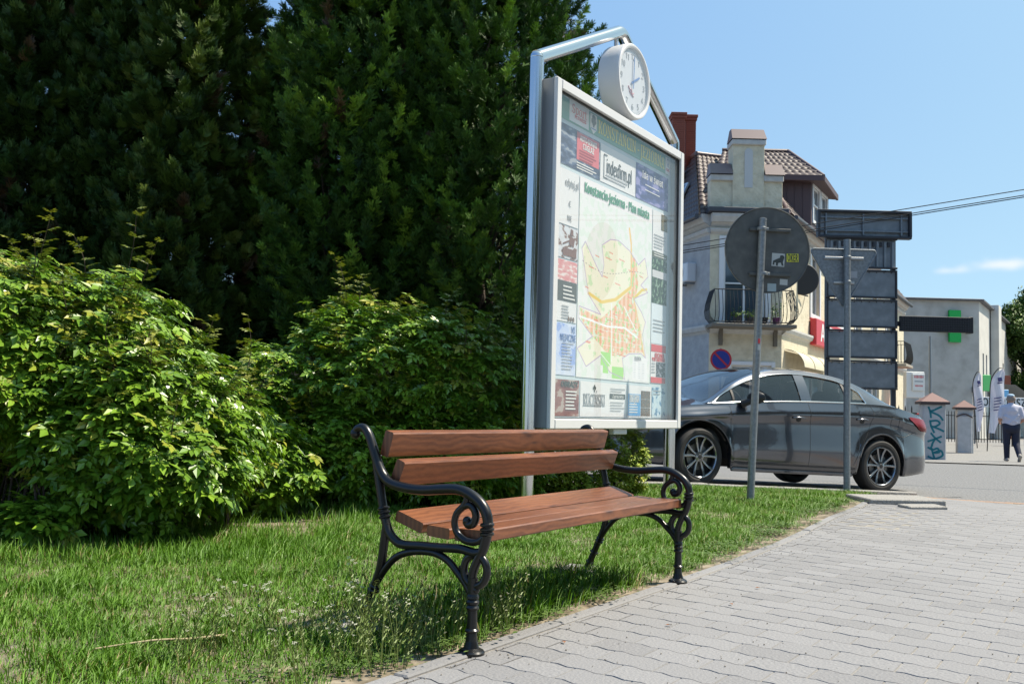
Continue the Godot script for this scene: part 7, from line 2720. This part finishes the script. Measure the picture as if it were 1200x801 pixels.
# ---------------------------------------------------------------- shrubs
func leaflet(mb: Mb, base: Vector3, dir: Vector3, nrm: Vector3, ln: float, wd: float, fold := 0.3) -> void:
	var sd := dir.cross(nrm).normalized()
	var tip := base + dir * ln - nrm * ln * 0.12
	var mid := base + dir * ln * 0.5 - nrm * wd * fold * 0.35
	var l := base + dir * ln * 0.45 + sd * wd * 0.5 + nrm * wd * fold * 0.15
	var r := base + dir * ln * 0.45 - sd * wd * 0.5 + nrm * wd * fold * 0.15
	var nl := (nrm - sd * fold).normalized()
	var nr := (nrm + sd * fold).normalized()
	var a := mb.vert(base, nl)
	var b := mb.vert(l, nl)
	var c := mb.vert(mid, nl)
	var d := mb.vert(tip, nl)
	mb.tri(a, b, c)
	mb.tri(b, d, c)
	a = mb.vert(base, nr)
	b = mb.vert(r, nr)
	c = mb.vert(mid, nr)
	d = mb.vert(tip, nr)
	mb.tri(a, b, c)
	mb.tri(b, d, c)

# a rose leaf: stalk with five leaflets along +z, upper face +y
func rose_leaf(scale := 1.0) -> ArrayMesh:
	var mb := Mb.new()
	mb.color = Color(0.8, 1.0, 0.7)
	mb.tube(PackedVector3Array([Vector3.ZERO, Vector3(0, 0.004, 0.05) * scale]), 0.0012 * scale, 3, false)
	for k in 2:
		for s in [-1.0, 1.0]:
			mb.color = Color(1, 1, 1) * rng.randf_range(0.85, 1.15)
			var d := Vector3(s, rng.randf_range(-0.15, 0.2), 0.45 + 0.2 * k).normalized()
			leaflet(mb, Vector3(0, 0.002, 0.018 + 0.02 * k) * scale, d, (Vector3.UP + Vector3(rng.randf_range(-0.25, 0.25), 0, rng.randf_range(-0.25, 0.25))).normalized(), 0.036 * scale, 0.022 * scale)
	mb.color = Color(1, 1, 1)
	leaflet(mb, Vector3(0, 0.004, 0.05) * scale, Vector3(0, -0.1, 1).normalized(), Vector3.UP, 0.042 * scale, 0.026 * scale)
	return mb.mesh(true)

func look_basis(dir: Vector3, nrm: Vector3) -> Basis:
	var z := dir.normalized()
	var y := (nrm - z * nrm.dot(z))
	if y.length() < 0.01:
		y = z.cross(Vector3.RIGHT)
	y = y.normalized()
	return Basis(y.cross(z), y, z)

func rand_dir() -> Vector3:
	var v := Vector3(rng.randfn(0, 1), rng.randfn(0, 1), rng.randfn(0, 1))
	return v.normalized()

# leaves over a lumpy volume made of ellipsoids [centre, radii]
func fill_shrub(blobs: Array, count: int, noise: FastNoiseLite, low: Color, high: Color, tipc: Color, floor_y: float, ytop: float, trs: Array, cols: Array, sizes: Vector2) -> void:
	var total := 0.0
	for b in blobs:
		total += b[1].x * b[1].y
	for q in count:
		var pick := rng.randf() * total
		var b: Array = blobs[0]
		for c in blobs:
			pick -= c[1].x * c[1].y
			if pick <= 0.0:
				b = c
				break
		var d := rand_dir()
		if d.z < -0.45 and rng.randf() < 0.75:
			d.z = -d.z
		var rho := 1.0 - absf(rng.randfn(0.0, 0.13))
		if rng.randf() < 0.12:
			rho = rng.randf_range(0.55, 0.85)
		var p: Vector3 = b[0] + d * b[1] * rho
		var nz := noise.get_noise_3dv(p * 2.2)
		p += d * b[1] * nz * 0.28
		if p.y < floor_y + 0.05 * nz:
			continue
		var deep := false
		for c in blobs:
			if c == b:
				continue
			if ((p - c[0]) / c[1]).length() < 0.80:
				deep = true
				break
		if deep and rng.randf() < 0.9:
			continue
		# hollows between the clumps
		if noise.get_noise_3dv(p * 3.6 + Vector3(31, 7, 3)) < -0.22 and rho > 0.7:
			continue
		var out: Vector3 = (d / b[1]).normalized()
		var nrm: Vector3 = (out * 0.45 + Vector3.UP * 0.45 + SUN * 0.45 + rand_dir() * 0.5).normalized()
		var dir: Vector3 = (rand_dir() * 0.8 + out * 0.5 + Vector3.DOWN * 0.25)
		dir = (dir - nrm * dir.dot(nrm)).normalized()
		var s := rng.randf_range(sizes.x, sizes.y)
		trs.append(Transform3D(look_basis(dir, nrm).scaled(Vector3.ONE * s), p))
		var t := clampf((p.y - 0.4) / (ytop - 0.4), 0.0, 1.0)
		var c2 := low.lerp(high, clampf(rng.randf() * 0.8 + 0.25 * nz + 0.1, 0.0, 1.0))
		if rng.randf() < 0.05 + 0.22 * t * t * (1.0 if rho > 0.92 else 0.2):
			c2 = c2.lerp(tipc, rng.randf_range(0.4, 1.0))
		cols.append(c2)

func shoots(blobs: Array, count: int, mb: Mb, trs: Array, cols: Array, tipc: Color, ln: Vector2) -> void:
	for q in count:
		var b: Array = blobs[rng.randi() % blobs.size()]
		var d := rand_dir()
		d.y = absf(d.y) * 0.7 + 0.45
		d = d.normalized()
		var p0: Vector3 = b[0] + d * b[1] * 0.88
		var l := rng.randf_range(ln.x, ln.y)
		var bend := Vector3(rng.randfn(0, 0.4), 0.1, rng.randfn(0, 0.4))
		var path := spline([p0, p0 + (d + Vector3.UP * 0.8).normalized() * l * 0.5, p0 + ((d + Vector3.UP * 0.8).normalized() * 0.95 + bend * 0.35) * l], 4)
		mb.tube(path, [0.004, 0.0037, 0.0034, 0.003, 0.0027, 0.0024, 0.002, 0.0016, 0.0012], 4, false)
		for k in 9:
			var p := path[k]
			for m in 2:
				var a := rng.randf() * TAU
				var o := Vector3(cos(a), 0.35, sin(a)).normalized()
				trs.append(Transform3D(look_basis(o, Vector3.UP + rand_dir() * 0.4).scaled(Vector3.ONE * lerpf(1.0, 0.55, k / 8.0)), p))
				cols.append(Color(0.10, 0.16, 0.03).lerp(tipc, 0.25 + 0.75 * k / 8.0 * rng.randf()))

func stems(base: Vector3, count: int, spread: float, h: float, mb: Mb) -> void:
	for k in count:
		var a := rng.randf() * TAU
		var b := base + Vector3(cos(a), 0, sin(a) * 0.6) * rng.randf() * spread * 0.5
		var e := base + Vector3(cos(a), 0, sin(a) * 0.6) * spread * rng.randf_range(0.6, 1.1) + Vector3.UP * h * rng.randf_range(0.6, 1.0)
		mb.tube(spline([b - Vector3.UP * 0.1, b.lerp(e, 0.4) + Vector3.UP * 0.2 + rand_dir() * 0.06, e], 4), [0.011, 0.010, 0.009, 0.008, 0.007, 0.006, 0.005, 0.004, 0.003], 5, false)

func shrub(called: String, label: String, base: Vector2, blobs: Array, count: int, mesh: Mesh, m: Material, low: Color, high: Color, tipc: Color, floor_y: float, nshoots: int, sizes: Vector2, sd: int, group := "") -> void:
	var fn := FastNoiseLite.new()
	fn.seed = sd
	fn.frequency = 1.0
	fn.fractal_octaves = 3
	var o := thing(called, label, "shrub", Transform3D(Basis.IDENTITY, gp(base)), group)
	var rel := []
	var top := 0.0
	for b in blobs:
		rel.append([b[0] - o.position, b[1]])
		top = max(top, b[0].y + b[1].y)
	if sd == 201:
		o.position.z += 0.2
	var trs := []
	var cols := []
	fill_shrub(rel, count, fn, low, high, tipc, floor_y, top, trs, cols, sizes)
	var st := Mb.new()
	shoots(rel, nshoots, st, trs, cols, tipc, Vector2(0.22, 0.55) if top > 1.2 else Vector2(0.08, 0.2))
	for b in rel:
		stems(Vector3(b[0].x, 0, b[0].z), 7 if top > 1.2 else 3, b[1].x * 0.7, max(0.25, b[0].y), st)
	part("stems", st, MT.bark, o)
	var cr := copies("foliage", mesh, m, o, trs, cols)
	cr.set_meta("kind", "stuff")

func build_shrubs() -> void:
	var rose := rose_leaf(1.38)
	var low := Color(0.058, 0.150, 0.012)
	var high := Color(0.235, 0.385, 0.030)
	var tip := Color(0.33, 0.32, 0.040)
	shrub("rose_bush", "tall arching rose bush with glossy leaves at the lawn's end, sprays hanging low", Vector2(-3.0, 6.4), [
		[at(-3.35, 1.20, 6.35), Vector3(0.85, 0.58, 0.7)], [at(-2.72, 1.12, 6.45), Vector3(0.62, 0.56, 0.65)], [at(-4.1, 1.10, 6.4), Vector3(0.9, 0.62, 0.7)],
		[at(-2.30, 0.82, 6.35), Vector3(0.52, 0.46, 0.6)], [at(-2.12, 0.46, 6.10), Vector3(0.50, 0.40, 0.5)], [at(-3.05, 0.84, 6.0), Vector3(0.62, 0.34, 0.42)], [at(-3.8, 0.78, 5.9), Vector3(0.55, 0.36, 0.4)],
		[at(-2.45, 0.60, 6.0), Vector3(0.45, 0.38, 0.4)], [at(-1.95, 0.62, 6.6), Vector3(0.36, 0.40, 0.5)], [at(-2.62, 0.16, 5.78), Vector3(0.26, 0.14, 0.2)], [at(-3.25, 0.14, 5.75), Vector3(0.22, 0.13, 0.18)], [at(-3.4, 0.42, 7.1), Vector3(1.2, 0.5, 0.35)], [at(-2.2, 0.40, 7.2), Vector3(0.8, 0.45, 0.3)]],
		33000, rose, MT.leaf_gloss, low, high, tip, 0.03, 60, Vector2(0.45, 1.45), 201)
	shrub("rose_bush", "broad domed rose bush behind the bench, in front of the dark conifers", Vector2(-1.0, 8.4), [
		[at(-1.15, 1.10, 8.3), Vector3(0.85, 0.66, 0.75)], [at(-0.55, 1.05, 8.35), Vector3(0.78, 0.62, 0.7)], [at(-1.75, 0.85, 8.2), Vector3(0.70, 0.55, 0.65)], [at(-0.18, 0.72, 8.5), Vector3(0.42, 0.50, 0.5)],
		[at(-1.3, 0.48, 7.8), Vector3(0.65, 0.42, 0.45)], [at(-0.6, 0.45, 7.9), Vector3(0.65, 0.42, 0.45)], [at(-1.9, 0.42, 7.7), Vector3(0.45, 0.38, 0.4)], [at(-0.1, 0.40, 8.25), Vector3(0.40, 0.36, 0.4)], [at(-1.35, 1.42, 8.4), Vector3(0.40, 0.35, 0.4)]],
		30000, rose, MT.leaf_gloss, low, high, tip, 0.03, 42, Vector2(0.42, 1.3), 202)
	var small := Mb.new()
	for k in 7:
		var a := k * 2.4
		small.color = Color(1, 1, 1) * rng.randf_range(0.85, 1.15)
		leaflet(small, Vector3(0, 0.004 * k, 0.006 * k), Vector3(cos(a), 0.25, sin(a) + 0.4).normalized(), Vector3.UP, 0.026, 0.018)
	var ym := small.mesh(true)
	shrub("golden_bush", "small yellow-green bush behind the notice board's foot", Vector2(0.66, 9.1), [
		[at(0.55, 0.36, 9.0), Vector3(0.42, 0.36, 0.36)], [at(0.98, 0.40, 9.2), Vector3(0.34, 0.38, 0.36)], [at(0.15, 0.40, 9.15), Vector3(0.38, 0.36, 0.4)]],
		7000, ym, MT.leaf_matt, Color(0.14, 0.22, 0.02), Color(0.33, 0.40, 0.04), Color(0.46, 0.46, 0.05), 0.02, 24, Vector2(0.8, 1.5), 203)

# ---------------------------------------------------------------- trees
func yew_sprig() -> ArrayMesh:
	# a short forked shoot set with flat needles
	var mb := Mb.new()
	for br in [[Vector3(0, 0, 0), Vector3(0, 0.05, 1), 0.085], [Vector3(0, 0, 0.02), Vector3(0.75, 0.15, 0.8), 0.055], [Vector3(0, 0, 0.03), Vector3(-0.7, 0.1, 0.8), 0.055]]:
		var d0: Vector3 = br[1].normalized()
		var sx := d0.cross(Vector3.UP).normalized()
		for k in 8:
			var f := 0.08 + 0.92 * k / 7.0
			for s in [-1.0, 1.0]:
				mb.color = Color(1, 1, 1) * (0.85 + 0.25 * f)
				var b: Vector3 = br[0] + d0 * br[2] * f
				var d: Vector3 = (sx * s * (1.0 - 0.4 * f) + Vector3.UP * rng.randf_range(0.1, 0.6) + d0 * (0.35 + 0.8 * f)).normalized()
				var sd := d.cross(Vector3(0.3, 1, 0.2)).normalized() * 0.0034
				var nn := Vector3(s * 0.35, 1, -0.1).normalized()
				var a := mb.vert(b - sd, nn)
				var c := mb.vert(b + sd, nn)
				var t := mb.vert(b + d * 0.026 * (1.0 - 0.3 * f), nn)
				mb.tri(a, c, t)
	return mb.mesh(true)

func thuja_spray() -> ArrayMesh:
	# a flat fan of scale-leaved twigs in the (y, z) plane
	var mb := Mb.new()
	for k in 9:
		var a := -0.9 + 1.8 * k / 8.0
		var ln := 0.13 * (1.0 - 0.35 * absf(a)) * rng.randf_range(0.8, 1.15)
		var d := Vector3(rng.randf_range(-0.18, 0.18), sin(a), cos(a)).normalized()
		var p := Vector3(0, 0, 0.02) + d * 0.02
		var sd := Vector3(0, d.z, -d.y) * 0.0055
		mb.color = Color(1, 1, 1) * rng.randf_range(0.8, 1.25)
		var nn := Vector3(1, 0.25, 0.1).normalized()
		for q in 3:
			var e := p + d * ln / 3.0
			var d2 := (d + Vector3(rng.randf_range(-0.25, 0.25), rng.randf_range(-0.3, 0.3), 0)).normalized()
			mb.face([p - sd, p + sd, e + sd * 0.9, e - sd * 0.9], nn)
			for s in [-1.0, 1.0]:
				var w: Vector3 = (d * 0.7 + sd.normalized() * s).normalized()
				var ws: Vector3 = Vector3(0, w.z, -w.y) * 0.0045
				mb.face([e - ws, e + ws, e + w * 0.026 * (1.2 - 0.25 * q)], nn)
			p = e
			d = d2
			sd *= 0.9
	return mb.mesh(true)

func trunk(mb: Mb, base: Vector3, top: Vector3, r: float, limbs: int, reach: float) -> void:
	var pts := []
	for k in 6:
		var f := k / 5.0
		pts.append(base.lerp(top, f) + Vector3(rng.randfn(0, 0.05), 0, rng.randfn(0, 0.05)) * (1.0 if k else 0.0))
	var path := spline(pts, 3)
	var rad := []
	for k in path.size():
		rad.append(lerpf(r, r * 0.18, float(k) / (path.size() - 1)))
	mb.tube(path, rad, 9)
	for k in limbs:
		var f := rng.randf_range(0.12, 0.92)
		var p := base.lerp(top, f)
		var a := rng.randf() * TAU
		var d := Vector3(cos(a), rng.randf_range(0.35, 1.0), sin(a)).normalized()
		var l := reach * (1.1 - 0.6 * f)
		mb.tube(spline([p, p + d * l * 0.5 + Vector3.UP * 0.05, p + d * l + Vector3.UP * 0.15 * l], 3), [r * 0.32, r * 0.28, r * 0.24, r * 0.2, r * 0.16, r * 0.12, r * 0.06], 5)

# crown built of several upright columns, each set with plumes: short leaders pointing out and up, clothed with sprigs
func plume_crown(o: Node3D, mesh: Mesh, h: float, rad: Callable, columns: int, plumes: int, per: int, ln: Vector2, upness: float, hues: Array, size: Vector2, upright_fan: bool) -> void:
	var trs := []
	var cols := []
	var axes := [[Vector3.ZERO, 0.62, 1.0]]
	for k in columns:
		var a := TAU * (k + rng.randf_range(-0.3, 0.3)) / columns
		var q := rng.randf_range(0.45, 0.68)
		axes.append([Vector3(cos(a), 0, sin(a)) * q, rng.randf_range(0.30, 0.46), rng.randf_range(0.78, 1.0)])
	for k in plumes:
		var ax: Array = axes[rng.randi() % axes.size()]
		var top: float = h * ax[2]
		var y := lerpf(0.2, top, rng.randf())
		var full: float = rad.call(y)
		var r: float = full * ax[1] * (1.0 - 0.85 * pow(clampf((y / top - 0.72) / 0.28, 0.0, 1.0), 1.5))
		var a := rng.randf() * TAU
		if sin(a) < -0.3 and rng.randf() < 0.55:
			a = -a
		var out := Vector3(cos(a), 0, sin(a))
		var l := rng.randf_range(ln.x, ln.y)
		var c0: Vector3 = ax[0] * full
		var p0 := c0 + out * (r * rng.randf_range(0.7, 1.05) - l * 0.2) + Vector3.UP * y
		# leave out what is buried inside the neighbouring columns
		var buried := false
		for b in axes:
			if b == ax or y > h * b[2] * 0.95:
				continue
			if Vector2(p0.x - b[0].x * full, p0.z - b[0].z * full).length() < full * b[1] * 0.62:
				buried = true
				break
		if buried and rng.randf() < 0.8:
			continue
		var d := (out * rng.randf_range(0.3, 0.8) + Vector3.UP * upness * rng.randf_range(0.6, 1.3) + rand_dir() * 0.3).normalized()
		var hue: Color = hues[0].lerp(hues[1], rng.randf())
		if rng.randf() < 0.14:
			hue = hues[2]
		elif rng.randf() < 0.03:
			hue = Color(0.075, 0.05, 0.025)
		for q in per:
			var g := pow(rng.randf(), 0.8)
			var p := p0 + d * l * g
			var side := rand_dir()
			side = (side - d * side.dot(d)).normalized()
			var dd := (d * (0.5 + 0.8 * g) + side * (1.0 - 0.6 * g) + Vector3.UP * 0.15).normalized()
			var nrm := (side.cross(dd) if upright_fan else (Vector3.UP + out * 0.4 + rand_dir() * 0.5))
			var s := rng.randf_range(size.x, size.y) * (1.1 - 0.3 * g)
			trs.append(Transform3D(look_basis(dd, nrm).scaled(Vector3.ONE * s), p + side * l * 0.16 * (1.0 - g) * rng.randf()))
			cols.append(hue * rng.randf_range(0.75, 1.25))
	var m := copies("crown", mesh, MT.leaf_matt, o, trs, cols)
	m.set_meta("kind", "stuff")

func build_trees() -> void:
	var sprig := yew_sprig()
	var spray := thuja_spray()
	var ytrees := [[-1.95, 12.3, 1.5, 7.8, "dark bushy yew whose twiggy plumes rise behind the domed rose bush", 4200, 30, Vector2(0.85, 1.4)], [-0.38, 12.5, 1.6, 8.2, "dark yew beside the notice board, bright tips against the sky", 4200, 30, Vector2(0.85, 1.4)], [-1.2, 14.4, 1.6, 7.0, "deep dark yew standing behind and between the other two yews", 1900, 26, Vector2(1.2, 2.0)], [-3.3, 14.2, 1.5, 6.3, "shaded yew behind the thujas, hardly lit", 1400, 26, Vector2(1.2, 2.0)]]
	for t in ytrees:
		var o := thing("yew_tree", t[4], "tree", Transform3D(Basis.IDENTITY, gp(Vector2(t[0], t[1]))))
		var tk := Mb.new()
		for k in 3:
			trunk(tk, Vector3(rng.randfn(0, 0.3), -0.2, rng.randfn(0, 0.2)), Vector3(rng.randfn(0, 0.6), t[3] * 0.9, rng.randfn(0, 0.4)), 0.11, 26, t[2] * 0.8)
		part("trunk", tk, MT.bark, o)
		var R: float = t[2]
		var Hh: float = t[3]
		plume_crown(o, sprig, Hh, func(y): return R * (0.62 + 0.38 * smoothstep(0.0, 2.5, y)) * (1.0 - 0.72 * pow(clampf((y - 3.5) / (Hh - 3.5), 0.0, 1.0), 1.6)), 9, t[5], t[6], Vector2(0.25, 0.6), 0.85, [Color(0.020, 0.058, 0.008), Color(0.066, 0.155, 0.018), Color(0.155, 0.285, 0.030)], t[7], false)
	var thu := [[-6.2, 12.4, 0.86, 7.8, "leftmost slim dark thuja in the conifer row, beside the arching rose bush"], [-5.08, 12.2, 0.86, 7.9, "middle thuja of the conifer row with a brown patch"], [-4.05, 12.0, 1.0, 7.7, "thuja with yellowish sunlit sprays next to the yews"], [-7.3, 12.2, 0.95, 8.0, "thuja at the outer end of the conifer row"]]
	for k in thu.size():
		var t: Array = thu[k]
		var o := thing("thuja_tree", t[4], "tree", Transform3D(Basis.IDENTITY, gp(Vector2(t[0], t[1]))))
		var tk := Mb.new()
		trunk(tk, Vector3(0, -0.2, 0), Vector3(rng.randfn(0, 0.1), t[3] * 0.95, 0), 0.10, 40, t[2] * 0.75)
		part("trunk", tk, MT.bark, o)
		var R: float = t[2]
		var Hh: float = t[3]
		plume_crown(o, spray, Hh, func(y): return R * (1.0 - 0.80 * pow(clampf((y - 1.5) / (Hh - 1.5), 0.0, 1.0), 1.5)) + 0.12, 5, 2100, 28, Vector2(0.2, 0.42), 0.75, [Color(0.020, 0.052, 0.010), Color(0.042, 0.095, 0.017), Color(0.07, 0.135, 0.025)] if k != 2 else [Color(0.032, 0.072, 0.012), Color(0.075, 0.135, 0.024), Color(0.13, 0.185, 0.036)], Vector2(0.55, 1.05), true)
	# broad-leaved trees beyond the grey building, plus unseen ones added to darken the car's reflections
	var cl := Mb.new()
	for k in 12:
		var p := rand_dir() * 0.22
		cl.color = Color(1, 1, 1) * rng.randf_range(0.8, 1.2)
		leaflet(cl, p, rand_dir(), (Vector3.UP + rand_dir() * 0.6).normalized(), 0.22, 0.15)
	var cm := cl.mesh(true)
	for t: Array in [[41.6, 76.0, 5.0, 12.5, "leafy green street tree at the end of the street beyond the grey building"], [50.0, 84.0, 5.0, 12.5, "broad leafy tree farther down the street behind the other one"], [1.0, -16.0, 4.8, 12.0, "tall unseen leafy tree added across the path, facing the information board"], [11.0, -13.0, 4.6, 11.5, "unseen leafy tree added across the path, between the two tall ones"], [18.5, -6.0, 4.6, 11.0, "unseen leafy tree added across the path, facing the bench end"], [20.0, 2.0, 4.6, 11.0, "unseen leafy tree added across the path, facing the parked car"], [21.5, 10.0, 4.6, 11.0, "unseen leafy tree added across the path, nearest the road crossing"]]:
		var o := thing("broadleaf_tree", t[4], "tree", Transform3D(Basis.IDENTITY, at(t[0], -0.3, t[1])))
		var tk := Mb.new()
		trunk(tk, Vector3(0, -0.3, 0), Vector3(0.3, 9.0, 0), 0.42, 22, 4.0)
		part("trunk", tk, MT.bark, o)
		var trs := []
		var cols := []
		var clumps := []
		for k in 42:
			var d := rand_dir()
			clumps.append([Vector3(0, 6.6, 0) + d * Vector3(t[2], t[3] * 0.42, t[2]) * rng.randf_range(0.45, 0.95), rng.randf_range(0.9, 1.6)])
		for q in 9000:
			var c: Array = clumps[rng.randi() % clumps.size()]
			var d := rand_dir()
			var p: Vector3 = c[0] + d * c[1] * pow(rng.randf(), 0.4)
			if p.y < 2.6:
				continue
			trs.append(Transform3D(look_basis(rand_dir(), Vector3.UP + d * 0.5).scaled(Vector3.ONE * rng.randf_range(0.7, 1.3)), p))
			cols.append(Color(0.035, 0.085, 0.014).lerp(Color(0.11, 0.18, 0.03), rng.randf()))
		var m := copies("crown", cm, MT.leaf_matt, o, trs, cols)
		m.set_meta("kind", "stuff")
